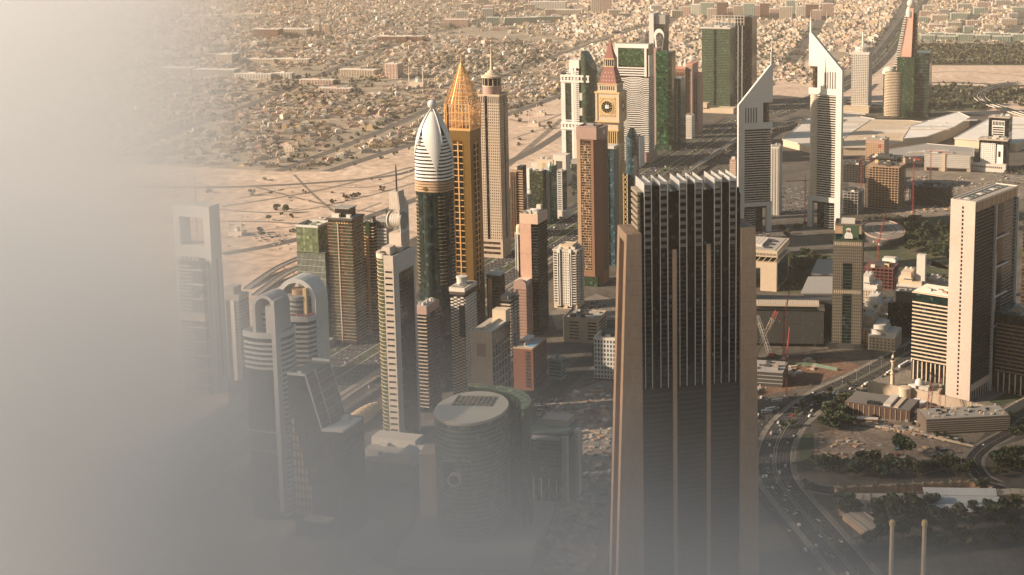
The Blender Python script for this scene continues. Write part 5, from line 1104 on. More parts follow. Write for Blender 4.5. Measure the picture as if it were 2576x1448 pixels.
# ------------------------------------------------------------------ near middle: oval tower and its neighbours
def oval_tower():
    t = T('oval_tower', 'oval glass tower with a flat grey roof and a round porthole, in the mist', -207, 1204, 4)
    a, b, h = 31.5, 41, 118
    P = ngon(48, a, b)
    MB().prism(P, 0, h).build('glass_body', glass('misty green glass', (.06, .09, .06), .18, .6, 4.2, .2), t)
    ring = MB().prism([(x * 1.012, y * 1.012) for x, y in P], 0, 1.1).mesh('ring', wall('green grey spandrel', (.20, .23, .18)))
    for k in range(26): link('floor_ring', ring, t, (0, 0, 6 + k * 4.2))
    for k in range(48):
        x, y = P[k]
        if y < 12: MB().bar((x * 1.006, y * 1.006, 4), (x * 1.006, y * 1.006, h - 1), .18, 4).build('mullion', dgrey, t)
    # roof: ring plate round a rectangular well with a steel grid over it
    N = 48; v = [(x, y, h) for x, y in P] + [(x, y, h + 1.2) for x, y in P]; q = []
    for x, y in P:
        cx, cy = max(-19, min(19, x * 1.4)), max(2, min(30, y * 1.3 + 12)); q.append((cx, cy))
    v += [(x, y, h + 1.2) for x, y in q] + [(x, y, h - 5) for x, y in q]
    f = [(k*N+i, k*N+(i+1) % N, (k+1)*N+(i+1) % N, (k+1)*N+i) for k in range(3) for i in range(N)]
    MB().add(v, f).build('roof', wall('oval roof', (.56, .52, .44), .7), t)
    rim = MB().prism([(x * 1.02, y * 1.02) for x, y in P], h - 1.2, h - .05).build('roof_rim', beige, t)
    bx('well_floor', t, dgrey, -19, 19, 2, 30, h - 5.4, h - 5)
    for k in range(10): bx('grid_beam', t, beige, -19 + k * 4.1, -18.4 + k * 4.1, 2, 30, h - .4, h + .6)
    for k in range(8): bx('grid_beam', t, beige, -19, 19, 3 + k * 3.6, 3.6 + k * 3.6, h - 1.2, h - .42)
    for k in range(7): bx('roof_machine', t, [offwhite, tan, lgrey][k % 3], -16 + k * 4.6, -13.4 + k * 4.6, 3 + (k % 3), 6 + (k % 3), h - 5, h - 1.6)
    bx('recess', t, gblack, -16, 7, -b * .985, -b * .6, 62, 84)
    bx('recess_frame', t, beige, -17, 8, -b * .99, -b * .95, 84.01, 85.6)
    MB().lathe([(4.6, 9.2), (4.6, 0), (5.6, .2), (5.6, 9), (4.6, 9.2)], 28, cap=False).build('porthole_tube', offwhite, t, (-6, -b - 5.2, 70)).rotation_euler = (R(-90), 0, 0)
    MB().lathe([(4.7, 0), (4.7, .4)], 28).build('porthole_glass', gblack, t, (-6, -b - 3.2, 70)).rotation_euler = (R(-90), 0, 0)
    # taller curved wing behind on the right
    W_ = [(-14, 46), (0, 44), (16, 38), (30, 28), (41, 12), (45, -6), (50, -6), (50, 14), (40, 34), (24, 46), (4, 53), (-14, 55)]
    Wl = smooth(W_ + [W_[0]], 3)[:-1]
    MB().prism(Wl, 0, 121).build('rear_wing', ggreen, t); MB().prism([(x * 1.006, y * 1.006) for x, y in Wl], 121, 121.6).build('wing_roof', frost, t)
    bx('podium', t, grey, -52, 62, -66, 50, 0, 12)
    bx('side_block', t, beige, -52, -33, 10, 34, 12.1, 70)
oval_tower()
def wedge_tower():
    t = T('wedge_tower', 'dark tower whose roof slopes steeply down to a white deck, in the mist', -322, 1160, 15)
    w, d = 46, 40
    MB().extr([(-w/2, 0), (w/2, 0), (w/2, 122), (6, 122), (-w/2 + 16, 168), (-w/2, 168)], -d/2, d/2).build('wall', gdark, t)
    for k in range(5):
        n = 12 - k * 2
        for j in range(n): fbox('window', t, golds, 'F', w, d, -w/2 + 2 + k * 3.4, -w/2 + 3.6 + k * 3.4, .05, .3, 46 + j * 7.2, 50.5 + j * 7.2)
    for y in (-d/2, d/2 - .8, -d/2 + 15): MB().bar((-w/2 + 16, y + .4, 169), (6, y + .4, 123), .7, 4).build('slope_beam', lgrey, t)
    for k in range(6): f = (k + .5) / 6; MB().bar((-w/2 + 16 + (22 - w/2 + 7 + 6) * 0 + f * (w/2 - 10), -d/2, 168.6 - f * 46), (-w/2 + 16 + f * (w/2 - 10), d/2, 168.6 - f * 46), .3, 4).build('slope_rail', grey, t)
    bx('slope_walk', t, gblue, -4, 2, -3, 3, 130, 138)
    bx('head_frame', t, lgrey, -w/2 - .4, -w/2 + 16, -d/2 - .5, -d/2 + .6, 168, 170); bx('head_frame', t, lgrey, -w/2 - .4, -w/2 + 16, d/2 - .6, d/2 + .5, 168, 170); bx('head_box', t, white, -w/2 + 6, -w/2 + 9, -d/2 + 4, -d/2 + 7, 160, 169.5)
    MB().prism([(7, -d/2 - 2), (w/2 + 3, -d/2), (w/2 + 3, d/2 - 8), (14, d/2 - 12)], 122, 124).build('deck', white, t); bx('deck_machine', t, lgrey, 14, 20, -2, 6, 124, 128)
    slabs_on(t, dgrey, 'R', w, d, -d/2, d/2, 6, 118, 4.1, .6, .4); bx('canopy', t, offwhite, -10, 14, -d/2 - 8, -d/2 - .1, 44, 46.4); bx('podium', t, grey, -w/2 - 8, w/2 + 12, -d/2 - 14, d/2 + 6, 0, 26)
wedge_tower()
t = T('station_shell', 'smooth pale egg shaped station shell beside the highway, left of the slotted tower', *G(908, 1062), 15, cat='metro station')
MB().lathe([(9.5 * math.sqrt(max(0, 1 - (k / 8) ** 2)) + .05, 40 * k / 8) for k in range(-8, 9)], 24, sy=.95).build('shell', golds, t, (0, 0, 5)).rotation_euler = (R(-90), 0, 0)
bx('platform', t, grey, -8, 8, -34, 34, 0, 4)
for k in range(9): MB().lathe([(9.6 * math.sqrt(1 - ((k - 4) * 8.4 / 42) ** 2), -.3), (9.75 * math.sqrt(1 - ((k - 4) * 8.4 / 42) ** 2), 0), (9.6 * math.sqrt(1 - ((k - 4) * 8.4 / 42) ** 2), .3)], 24).build('shell_rib', beige, t, (0, (k - 4) * 8.4, 5)).rotation_euler = (R(-90), 0, 0)
t = T('podium_building', 'low grey podium with a flat white roof at the foot of the slotted tower', *G(1000, 1180), 15, cat='low building')
body(t, grey, 70, 60, 18); bx('white_roof', t, offwhite, -34, 14, 12, 30, 18, 26); bx('roof_deck', t, roofm, -34, 34, -29, 11, 18, 18.4); roofkit(t, 66, 40, 18.4, 7, seed=70); MB().extr([(18 + 10 * math.cos(R(a)), 18.4 + 9 * math.sin(R(a))) for a in range(0, 181, 15)], -26, -2).build('barrel_roof', offwhite, t)
t = T('office_building', 'dark framed office block with flat green grey roof, right of the oval tower', -146, 1290, 12, cat='office building')
body(t, gdark, 36, 32, 62); bx('flat_roof', t, wall('green grey roof', (.10, .15, .13)), -20, 19, -15, 18, 66, 68); bx('upper_roof', t, roofm, -12, 14, 4, 22, 68.1, 74); bx('front_ledge', t, lgrey, -18, 12, -19, -10, 62.1, 64)
for x, y in ((14, -17), (20, 2)): bx('white_pier', t, offwhite, x, x + 4.5, y, y + 8, 0, 66)
slabs_on(t, dgrey, 'F', 36, 32, -18, 13, 26, 60, 4, .6, .3, 'sill'); fins(t, offwhite, 'F', 36, 32, -18, 12, 4, .8, 2, 24, .5, 'column'); bx('side_wing', t, grey, 18.1, 24, -6, 16, 0, 60)
def slab_beige():
    t = T('office_slab', 'beige slab building with a blank end wall, square plaque and gridded glass side', -234, 1496, 15, cat='office building')
    w, d, h = 23.5, 50, 107
    body(t, gdark, w, d, h - 6); fbox('end_wall', t, wall('ivory panel', (.56, .45, .34)), 'F', w, d, -w/2, w/2 + .4, .02, 1.4, 0, h); fbox('plaque', t, pinkst, 'F', w, d, -5, 5.4, 1.41, 1.7, h - 28, h - 14)
    for k in range(5): fbox('panel_joint', t, beige, 'F', w, d, -w/2 + 2.4 + k * 4.6, -w/2 + 2.7 + k * 4.6, 1.4, 1.45, 0, h)
    fbox('bronze_storey', t, gbrown, 'R', w, d, -d/2 + 1, d/2, .02, .3, h - 16, h - 2); fins(t, beige, 'R', w, d, -d/2 + 2, d/2, 6, 1.0, 0, h - 18, 1.6, 'rib'); slabs_on(t, lgrey, 'R', w, d, -d/2 + 2, d/2, 4, h - 18, 9, .7, 1.2, 'floor_band'); slabs_on(t, dgrey, 'R', w, d, -d/2 + 2, d/2, 8.5, h - 18, 9, .4, .7, 'sill')
    bx('roof_deck', t, roofm, -w/2, w/2, -d/2, d/2, h - 6, h - 1); bx('lift_housing', t, cream, -w/2 + 8, w/2 + .2, d/2 - 12, d/2, h - 1, h + 12); bx('roof_wall', t, cream, 2, 4, -d/2, d/2 - 12.1, h - 1, h + 3); bx('roof_bench', t, lgrey, 4.1, w/2, -d/2, d/2 - 12.1, h - 1, h + .5)
    for k in range(4): bx('skylight', t, dgrey, -4, 0, -d/2 + 5 + k * 8, -d/2 + 9 + k * 8, h - 1, h - .4)
slab_beige()
def red_hotel():
    t = T('hotel', 'red brown hotel block with a blue rooftop pool', -207, 1612, 15)
    w, d, h = 24, 44, 49
    body(t, redbrown, w, d, h)
    for k in range(11): fbox('window', t, gwin, 'F', w, d, 3.4, 9, .02, .2, 4 + k * 4, 6 + k * 4); fbox('window_sill', t, dbrown, 'F', w, d, 3, 9.4, .02, .5, 3.2 + k * 4, 3.9 + k * 4)
    for k in range(11):
        for q in range(8): fbox('window', t, gwin, 'R', w, d, -d/2 + 3 + q * 5, -d/2 + 6 + q * 5, .02, .15, 4 + k * 4, 5.8 + k * 4)
    fbox('corner_pier', t, wall('orange brick', (.36, .14, .06)), 'R', w, d, -d/2, -d/2 + 1.5, .02, .4, 0, h)
    bx('roof_deck', t, roofm, -w/2 + .5, w/2 - .5, -d/2 + .5, d/2 - .5, h - .2, h + .3); parapet(t, tan, w, d, h, 1.4)
    bx('pool', t, bluep, 1, 10, -d/2 + 7, d/2 - 14, h + .3, h + .8); bx('pool_edge', t, cream, 0, 11, -d/2 + 6, d/2 - 13, h + .3, h + .7)
    bx('roof_hall', t, offwhite, -11, -2, 2, 20, h + .3, h + 4); roofkit(t, 8, 30, h + .4, 3, seed=73); bx('red_wall', t, redp, -9, -4, -2, -1, h + .3, h + 2)
red_hotel()
def bw_apartments():
    t = T('apartment_tower', 'black and white chequered apartment tower with a round rooftop tank', -273, 1553, 15, cat='apartment building')
    w, d, h = 16, 30, 128
    body(t, gblack, w, d, h)
    for k in range(34):
        z = 3 + k * 3.6
        for u in range(4): fbox('balcony', t, cream if k < 25 else offwhite, 'F', w, d, -w/2 + u * 4.05, -w/2 + u * 4.05 + 3.5, .02, .9, z + (1.8 if u % 2 else 0), z + 1.75 + (1.8 if u % 2 else 0))
        fbox('floor_band', t, offwhite, 'R', w, d, -d/2, d/2, .02, .9, z, z + 1.5)
    grid(t, 'R', w + 1.9, d, -d/2, d/2, 3, h - 3, 8, 34, .6, .5, offwhite, gwin, .3, parts=False)
    fbox('dark_bay', t, gblack, 'F', w, d, 2, w/2 + 1.2, .9, 1.3, h - 48, h - 12)
    bx('dark_collar', t, dbrown, -w/2 - 1, w/2 + 1.3, -d/2 - 1.3, d/2 + 1, h, h + 3.5); bx('head', t, offwhite, -w/2 - 1.2, w/2 + 1.5, -d/2 - 1.5, d/2 + 1.2, h + 3.5, h + 8); bx('roof_deck', t, roofd, -w/2 + .4, w/2 - .2, -d/2 + .4, d/2 - .4, h + 7.9, h + 8.2); MB().lathe([(5.6, h + 8), (5.6, h + 15), (6.4, h + 15.2), (6.4, h + 16.6), (.3, h + 17)], 24, (-2, 2)).build('roof_tank', offwhite, t)
    roofkit(t, 12, 24, h + 8.3, 2, seed=74)
bw_apartments()
t = T('office_tower', 'small bronze and gold glass tower at the foot of the big gold tower', -265, 1743, 15); body(t, gbrown, 17, 18, 98); MB().lathe([(2.6, 0), (2.6, 94)], 16, (-4, -9)).build('gold_column', goldl, t); bx('roof_rim', t, lgrey, -9, 9, -9.6, 9.6, 98, 100); slabs_on(t, gold, 'F', 17, 18, -1, 8.5, 4, 94, 4, .6, .3); fins(t, gold, 'R', 17, 18, -9, 9, 4, .5, 0, 96, .4)
for k in range(3): MB().bar((-8 + k * 4, -9.4, 101), (8, 9 - k * 3, 105), .3, 4).build('roof_truss', steel, t)
t = T('apartment_tower', 'pinkish tower with a curved white gable on top, left of the rose panel tower', -238, 1801, 15, cat='apartment building'); body(t, pinkst, 17, 26, 70); grid(t, 'R', 17, 26, -13, 13, 4, 68, 6, 16, .4, .45, pinkst, gwin, .4, parts=False); slabs_on(t, brown, 'F', 17, 26, -8.5, 8.5, 4, 66, 4, 1.4, .4)
MB().extr([(-8.5, 70), (8.5, 70)] + [(8.5 * math.cos(R(a)), 72 + 6 * math.sin(R(a))) for a in range(0, 181, 20)], 9, 13).build('gable', pinkst, t); MB().extr([(-8.5, 70), (8.5, 70)] + [(8.5 * math.cos(R(a)), 72 + 6 * math.sin(R(a))) for a in range(0, 181, 20)], -13, -9).build('gable', pinkst, t); bx('roof_hall', t, offwhite, -8, 8, -8.9, 8.9, 70, 76)
t = T('apartment_tower', 'small black and cream striped tower with a scooped roof, by the gold tower', -246, 1722, 15, cat='apartment building'); body(t, gblack, 15, 26, 72); slabs_on(t, cream, 'F', 15, 26, -7.5, 7.5, 3, 70, 4, 1.9, .9, 'balcony')
for k in range(17):
    for q in (-13, -2, 7): fbox('balcony', t, offwhite, 'R', 15, 26, q, q + 6, .02, .9, 3 + k * 4, 4.9 + k * 4)
bx('roof_rim', t, dgrey, -8.2, 8.4, -13.6, 13.6, 72, 74); MB().extr([(-7.5, 74), (7.5, 74), (7.5, 82), (3, 77), (-3, 76), (-7.5, 80)], 8, 12).build('scooped_wall', offwhite, t); bx('roof_hall', t, roofm, -7, 3, -10, 6, 74, 78)
t = T('office_building', 'low brown stone block with window rows and pipes on the roof', -158, 1788, 12, cat='office building'); body(t, beige, 47, 38, 32)
for k in range(6):
    for u0, u1 in ((-15, -3), (9, 21)): fbox('window_strip', t, gwin, 'F', 47, 38, u0, u1, .02, .2, 5 + k * 4.2, 6.8 + k * 4.2)
    fbox('window_strip', t, gwin, 'R', 47, 38, -15, 15, .02, .2, 5 + k * 4.2, 6.8 + k * 4.2)
parapet(t, beige, 47, 38, 32, 1.5); roofkit(t, 46, 37, 32, 7, [dgrey, lgrey, grey], seed=76)
for k in range(6): bx('pipe_run', t, dgrey, -18 + k * 3, -16.8 + k * 3, -4, 15, 32.1, 33.4)
t = T('office_building', 'pale gridded block just left of the big slab tower', -116, 1636, 12, cat='office building'); body(t, gteal, 30, 26, 50); grid(t, 'F', 30, 26, -15, 15, 2, 50, 8, 9, .5, .62, lgrey, gteal, .8); bx('roof_rim', t, offwhite, -15.8, 15.8, -13.8, 13.8, 50, 52); bx('penthouse', t, dgrey, -8, 12, -6, 10, 52, 57); roofkit(t, 28, 24, 52, 3, seed=77)
t = T('office_building', 'small teal windowed block beside the red brown hotel', -178, 1632, 15, cat='office building'); body(t, wall('pale teal panel', (.22, .34, .31)), 17, 15, 25); slabs_on(t, gteal, 'F', 17, 15, -7.5, 7.5, 4, 24, 4, 2, .15, 'window_strip'); slabs_on(t, gteal, 'R', 17, 15, -6.5, 6.5, 4, 24, 4, 2, .15, 'window_strip'); roofkit(t, 16, 14, 25, 3, seed=78)
t = T('office_building', 'low dark flat block beyond the sandy car park', -118, 1700, 15, cat='office building'); body(t, dgrey, 40, 30, 16); roofkit(t, 38, 28, 16, 5, seed=79)
# ------------------------------------------------------------------ financial district right of the slab
def gate():
    t = T('gate_building', 'square stone gate building with an open top storey of slanted braces', 70, 2066, 15, cat='office building')
    w, d, h = 84, 84, 60
    for s in (-1, 1): bx('leg', t, cream, min(s*w/2, s*(w/2 - 24)), max(s*w/2, s*(w/2 - 24)), -d/2, d/2, 0, 34)
    bx('lintel', t, cream, -w/2, w/2, -d/2, d/2, 34.01, 43); bx('core_storey', t, gdark, -w/2 + 6, w/2 - 6, -d/2 + 6, d/2 - 6, 43, 51)
    for k in range(10): u = -w/2 + 2 + k * 8.6; MB().bar((u, -d/2 + .6, 43), (u + 7, -d/2 + .6, 51), .6, 4).build('brace', golds, t)
    bx('head', t, cream, -w/2 - 1, w/2 + 1, -d/2 - 1, d/2 + 1, 51.01, 60); fins(t, gwin, 'F', w + 2, d + 2, -w/2, w/2, 40, .9, 53, 56.4, .15, 'slit'); bx('roof_deck', t, roofm, -w/2 + 3, w/2 - 3, -d/2 + 3, d/2 - 3, 60, 60.6)
    bx('roof_block', t, offwhite, -w/2 + 14, w/2 - 26, -d/2 + 20, d/2 - 16, 60.6, 64)
    for k in range(8): bx('roof_joint', t, beige, -w/2 + 16 + k * 6, -w/2 + 16.4 + k * 6, -d/2 + 20, d/2 - 16, 64.0, 64.2)
    for q in range(3): bx('skylight', t, dgrey, w/2 - 22, w/2 - 12, -d/2 + 12 + q * 20, -d/2 + 20 + q * 20, 60.6, 62)
    bx('side_glass', t, gblue, w/2 + .02, w/2 + .3, -d/2 + 6, d/2 - 6, 4, 40)
gate()
t = T('office_building', 'long dark office building with a pale ribbed roof, behind the red tipped crane', 104, 1775, 3, cat='office building')
body(t, gblack, 90, 40, 47); bx('ribbed_roof', t, cream, -44, 38, -19, 4, 52, 54); bx('attic', t, dgrey, -44, 36, -16, 18, 47, 51.9)
for k in range(26): bx('roof_rib', t, offwhite, -43 + k * 3.1, -42.5 + k * 3.1, -19, 4, 54.02, 54.4)
grid(t, 'F', 90, 40, -44, 44, 4, 46, 22, 9, .3, .42, dgrey, gviolet, .5)
bx('rear_wing', t, dgrey, -44, 62, 21, 40, 0, 50); MB().prism([(46, -16), (70, -4), (60, 14), (46, 14)], 0, 3, 0, .2, (52, 6)).build('canopy', offwhite, t)
for n, (lab, P, hh) in enumerate((('flat grey roofed pavilion among trees, farther one beside the portrait tower', [(2056, 653), (2100, 653), (2100, 690), (2039, 690)], 22), ('flat grey roofed pavilion with a row of little openings, nearer one beside the portrait tower', [(2033, 696), (2100, 696), (2100, 738), (2014, 738)], 22))):
    Pg = [G(x, y, hh) for x, y in P]; cx = sum(p[0] for p in Pg) / 4; cy = sum(p[1] for p in Pg) / 4; L_ = [(x - cx, y - cy) for x, y in Pg][::-1]
    t = root('pavilion', lab, 'office building', cx, cy, 0, 'grey roofed pavilions'); MB().prism([(x * .94, y * .96) for x, y in L_], 0, hh - 2).build('wall', beige, t); MB().prism(L_, hh - 2, hh).build('roof', grey, t)
    a, b = Pg[3], Pg[2]
    for k in range(14): f = (k + .5) / 14; bx('opening', t, gwin, a[0] + (b[0] - a[0]) * f - cx - 1, a[0] + (b[0] - a[0]) * f - cx + 1, a[1] - cy + 3.4, a[1] - cy + 4.5, hh - 9, hh - 4)
def portrait_tower():
    t = T('office_tower', 'brown perforated tower with a teal glass strip and a portrait banner on its penthouse', 178, 1767, 8)
    w, d, h = 37, 36, 140
    st_ = wall('speckled stone', (.135, .12, .092))
    body(t, gwin, w - .4, d - .4, h - 2)
    for u0, u1, n in ((-18.5, -6, 5), (6, 18.5, 5)): grid(t, 'F', w, d, u0, u1, 6, 70, n, 16, .42, .5, st_, gblack, .6); grid(t, 'F', w, d, u0, u1, 76, h - 8, n, 15, .42, .5, st_, gblack, .6)
    grid(t, 'F', w, d, -5.99, 5.99, 110, h - 8, 5, 6, .42, .5, st_, gblack, .6); fbox('glass_strip', t, gteal, 'F', w, d, -5.9, 5.9, .02, .2, 8, 109.9)
    for k in range(24): fbox('glass_ledge', t, dgrey, 'F', w, d, -5.9, 5.9, .2, .5, 9 + k * 4.2, 9.5 + k * 4.2)
    for z in (70.02, h - 7.98): fbox('light_band', t, st_, 'F', w, d, -18.5, 18.5, .02, .62, z, z + 5.9); fins(t, cream, 'F', w, d, -17, 17, 14, 1.1, z + 1, z + 5, .75, 'light_window')
    grid(t, 'R', w, d, -18, 18, 6, h - 2, 11, 34, .4, .5, st_, gblack, .6, parts=False)
    bx('roof_terrace', t, leafy_dark, -w/2, w/2, -d/2, d/2, h - 2, h - .6); bx('terrace_glass', t, gteal, -15.5, 15.5, -14, 15, h - .6, h + 7); bx('penthouse', t, tan, -16.5, 16.5, -15, 16, h + 7, h + 18); bx('roof_well', t, dgrey, -14.5, 14.5, -13, 14, h + 18, h + 18.2); bx('roof_block', t, offwhite, -9, 8, -9, 6, h + 18.2, h + 23)
    parapet(t, st_, 33, 31, h + 18, 2)
    bx('banner', t, wall('banner green', (.05, .10, .05)), -7, 13, -15.3, -15.05, h + 2, h + 17.6)
    Bw = MB().extr([(-4.5, h + 1), (6, h + 1), (5.4, h + 6), (3.6, h + 9), (1.8, h + 10.4), (-.6, h + 10.2), (-3, h + 8.4), (-4.6, h + 5)], -15.6, -15.35).build('robe', white, t)
    MB().lathe([(2.2, 0), (2.2, .2)], 20).build('face', tan, t, (.6, -15.4, h + 11)).rotation_euler = (R(90), 0, 0)
    MB().extr([(-2.2, h + 9.6), (-2.6, h + 13), (-1, h + 14.6), (2, h + 14.6), (3.6, h + 13), (3.2, h + 9.6), (2.5, h + 12.6), (-1.4, h + 12.6)], -15.85, -15.66).build('headscarf', white, t)
    MB().extr([(-1, h + 9.2), (2.3, h + 9.2), (2.1, h + 10.4), (-.8, h + 10.4)], -15.9, -15.7).build('beard', blackm, t)
    bx('podium', t, dgrey, -w/2 - 4, w/2 + 4, -d/2 - 5, d/2 + 4, 0, 5.9)
portrait_tower()
def white_slab():
    t = T('white_slab_tower', 'white slab tower with one column of dark windows and a dark louvred side, at right', 316, 1601, 36)
    w, d, h = 28.5, 111, 231
    body(t, gteal, w, d, h - 12)
    pw = wall('warm white panel', (.50, .415, .355)); k = 0
    fbox('white_wall', t, pw, 'F', w, d, -w/2 - .6, -.9, .02, 1.4, 0, h); fbox('white_wall', t, pw, 'F', w, d, 1.3, w/2 + .8, .02, 1.4, 0, h)
    fbox('strip_back', t, blackm, 'F', w, d, -.89, 1.29, .02, .5, 2, h - 5); fbox('strip_head', t, pw, 'F', w, d, -.88, 1.28, .02, 1.38, h - 5, h); fbox('strip_foot', t, pw, 'F', w, d, -.88, 1.28, .02, 1.38, 0, 6)
    for k in range(47): z = 6 + k * 4.68; fbox('window', t, gblack, 'F', w, d, -.86, 1.26, .5, .7, z, z + 2.8); fbox('window_sill', t, pw, 'F', w, d, -.87, 1.27, .5, 1.36, z + 2.81, z + 4.66)
    m0 = -d/2 + 50
    k = 0; z = 22
    while z < h - 14:                                                   # sunshade grille on the near half of the long side
        fbox('sunshade', t, dgrey, 'R', w, d, -d/2 + .5, m0, .3, 1.2, z, z + .9); fbox('far_sunshade', t, grey, 'R', w, d, m0 + 24, d/2, .05, .6, z, z + .8); z += 4.1
    fins(t, dgrey, 'R', w, d, -d/2 + 1, m0, 11, .7, 20, h - 13, .9, 'mullion')
    fbox('tan_core', t, tan, 'R', w, d, m0 + 1, m0 + 11, .02, .4, 80, h - 70); fbox('dark_slot', t, gblack, 'R', w, d, m0 + 11, m0 + 24, .02, .3, 20, h - 14)  # tan panel beside a black glass slot
    for u in (m0, d/2 - 1.4): fbox('frame_post', t, lgrey, 'R', w, d, u, u + 1.4, .02, 3.2, 0, h - 13)
    for z in (h - 52, h - 86, h - 121, h - 156): fbox('frame_beam', t, lgrey, 'R', w, d, m0 + 1.41, m0 + 36, 1.4, 3.1, z, z + 1.8)
    fbox('roof_fascia', t, tan, 'R', w, d, -d/2, d/2, .02, .5, h - 12, h - 2); fins(t, cream, 'R', w, d, -d/2, d/2, 9, 1.2, h - 12, h - 2, 1.4, 'fascia_pier')
    bx('roof_slab', t, cream, -w/2, w/2 + 1.6, -d/2, d/2 + .6, h - 2, h - .6); bx('roof_deck', t, roofm, -w/2 + 2, w/2 - 2, -d/2 + 2, d/2 - 2, h - .6, h - .3)
    for a, b, e, f in ((-w/2, -w/2 + 1, -d/2, d/2), (w/2 + .4, w/2 + 1.4, -d/2, d/2), (-w/2 + 1.01, w/2 + .39, d/2 - 1, d/2)): bx('parapet', t, offwhite, a, b, e, f, h - .6, h + .5)
    for k in range(2): bx('roof_rail', t, grey, -8 + k * 12, -7 + k * 12, -d/2 + 6, d/2 - 6, h - .3, h + .5)
    for k in range(9): bx('roof_panel', t, ggreen if k % 3 else offwhite, -4, 2, -d/2 + 8 + k * 11, -d/2 + 13 + k * 11, h - .3, h + .3)
    fbox('entrance', t, pw, 'R', w, d, -d/2, m0, .03, .8, 12, 20); fins(t, pw, 'R', w, d, -d/2, m0, 8, 1.4, 0, 12, .8, 'column')
white_slab()
def banded(label, cx, cy, A, w, d, h, roof=True, bandm=None):
    t = T('office_tower', label, cx, cy, A)
    body(t, gdark, w, d, h - 3); z = 24
    while z < h - 14: bx('floor_band', t, bandm or cream, -w/2 - .6, w/2 + .6, -d/2 - .6, d/2 + .6, z, z + 1.6); z += 4.6
    fins(t, cream, 'F', w, d, -w/2, w/2, 9, 1.3, 0, 23, 1.0, 'column'); fins(t, cream, 'R', w, d, -d/2, d/2, 8, 1.3, 0, 23, 1.0, 'column'); fins(t, cream, 'L', w, d, -d/2, d/2, 8, 1.3, 0, 23, 1.0, 'column')
    bx('dark_head', t, gteal, -w/2 - .2, w/2 + .2, -d/2 - .2, d/2 + .2, h - 13, h - 4); bx('roof_slab', t, cream if roof else gblue, -w/2 - 1.2, w/2 + 1.2, -d/2 - 1.2, d/2 + 1.2, h - 3, h - 1.8)
    if roof:
        for k in range(8): bx('roof_slat', t, offwhite, -w/2, w/2, -d/2 + 2 + k * d / 8.5, -d/2 + 3.4 + k * d / 8.5, h - 1.8, h - .6)
    roofkit(t, w * .7, d * .7, h - 1.7, 4, [offwhite, tan], seed=int(h)); return t
banded('cream banded office block with a slatted roof, left of the white slab tower', 273, 1634, 33, 50, 40, 108)
banded('dark office block with bronze bands, right of the white slab tower', 370, 1590, 33, 62, 44, 96, False, wall('bronze band', (.22, .15, .09)))
t = T('office_tower', 'tall dark tower at the right edge behind the white slab tower', 420, 1745, 36); body(t, gbrown, 40, 40, 190); slabs(t, dgrey, 40, 40, 6, 186, 5, 1, .4)
def oval_deck():
    x, y = G(2222, 578, 12); t = root('oval_car_park', 'oval raised car park deck with white zigzag stripes, beside the park', 'car park deck', x, y, 0)
    MB().prism(ngon(48, 34, 72), 0, 10.5).build('wall', dgrey, t); MB().prism(ngon(48, 36, 75), 10.5, 12).build('deck', pave, t)
    MB().lathe([(1.0, 12), (1.0, 13.4), (.97, 13.4), (.97, 12)], 48, sx=36, sy=75, cap=False).build('rim_wall', pinkst, t)
    MB().lathe([(.5, 12.02), (.5, 12.6), (.46, 12.6), (.46, 12.02)], 48, sx=36, sy=75, cap=False).build('inner_kerb', kerbm, t)
    for k in range(9): a = R(-20 + k * 9); bx('stripe', t, paint, 0, 9, -.9, .9, 12.03, 12.06); o = COL.objects[-1]; o.location = (28 * math.cos(a), 58 * math.sin(a), 12.03); o.rotation_euler = (0, 0, a)
oval_deck()
def village():
    rr = random.Random(11)
    V = [('white terraced block nearest the portrait tower', 2188, 762, 26, 40), ('white terraced block with a high pale stair tower', 2292, 758, 34, 44), ('stepped pale block behind the banded office block', 2360, 752, 36, 30), ('grey terraced block with railings, in the second row right of the portrait tower', 2206, 806, 30, 34), ('grey terraced block with many rooftop railings, near the road', 2196, 860, 34, 36), ('pale terraced block with long balconies, right of the second row', 2246, 822, 30, 36), ('low grey block of small windows near the boulevard', 2226, 872, 34, 30), ('stepped beige block beside the white rooftop hall', 2240, 716, 28, 26)]
    for n, (lab, px, py, w, h) in enumerate(V):
        x, y = G(px, py); d = 40; t = root('terraced_block', lab, 'apartment building', x, y, 20, 'terraced blocks of the financial district')
        body(t, beige, w, d, h * .6)
        for a, b, z0, z1 in ((-.5, .1, .6, .82), (-.1, .5, .6, .72), (-.4, .05, .82, 1.0)): bx('upper_storey', t, [offwhite, cream, beige][n % 3], w * a + .4, w * b - .4, -d/2 + 5 + z0 * 6, d/2 - 1, h * z0 + .01, h * z1); bx('terrace_rail', t, lgrey, w * a, w * b, -d/2 + .2 + z0 * 6, -d/2 + .6 + z0 * 6, h * z0 + .01, h * z0 + 1.2)
        grid(t, 'F', w, d, -w/2, w/2, 2, h * .6 - 1, 7, max(4, int(h * .6 / 4.2)), .42, .45, beige, gwin, .4); parapet(t, lgrey, w, d, h * .6, 1.1)
        for k in range(4): bx('chiller', t, lgrey, -w*.35 + k * w*.2, -w*.35 + k * w*.2 + 2.5, d/2 - 9, d/2 - 5, h * (1 if k < 2 else .72) + .02, h * (1 if k < 2 else .72) + 2)
        if n == 1: bx('stair_tower', t, offwhite, w/2 - 10, w/2 + 2, -2, 8, 0, h + 24)
    x, y = G(2272, 838); t = root('office_building', 'black glass block with a pale rooftop machine, left of the banded office block', 'office building', x, y, 20); body(t, gblack, 34, 36, 44); bx('upper_box', t, dgrey, -12, 14, -10, 14, 44, 58); roofkit(t, 20, 18, 58, 3, seed=81)
    for k in range(7): bx('rooftop_shrub', t, redp, -14 + k * 4, -12.6 + k * 4, -16, -15, 44, 45)
village()
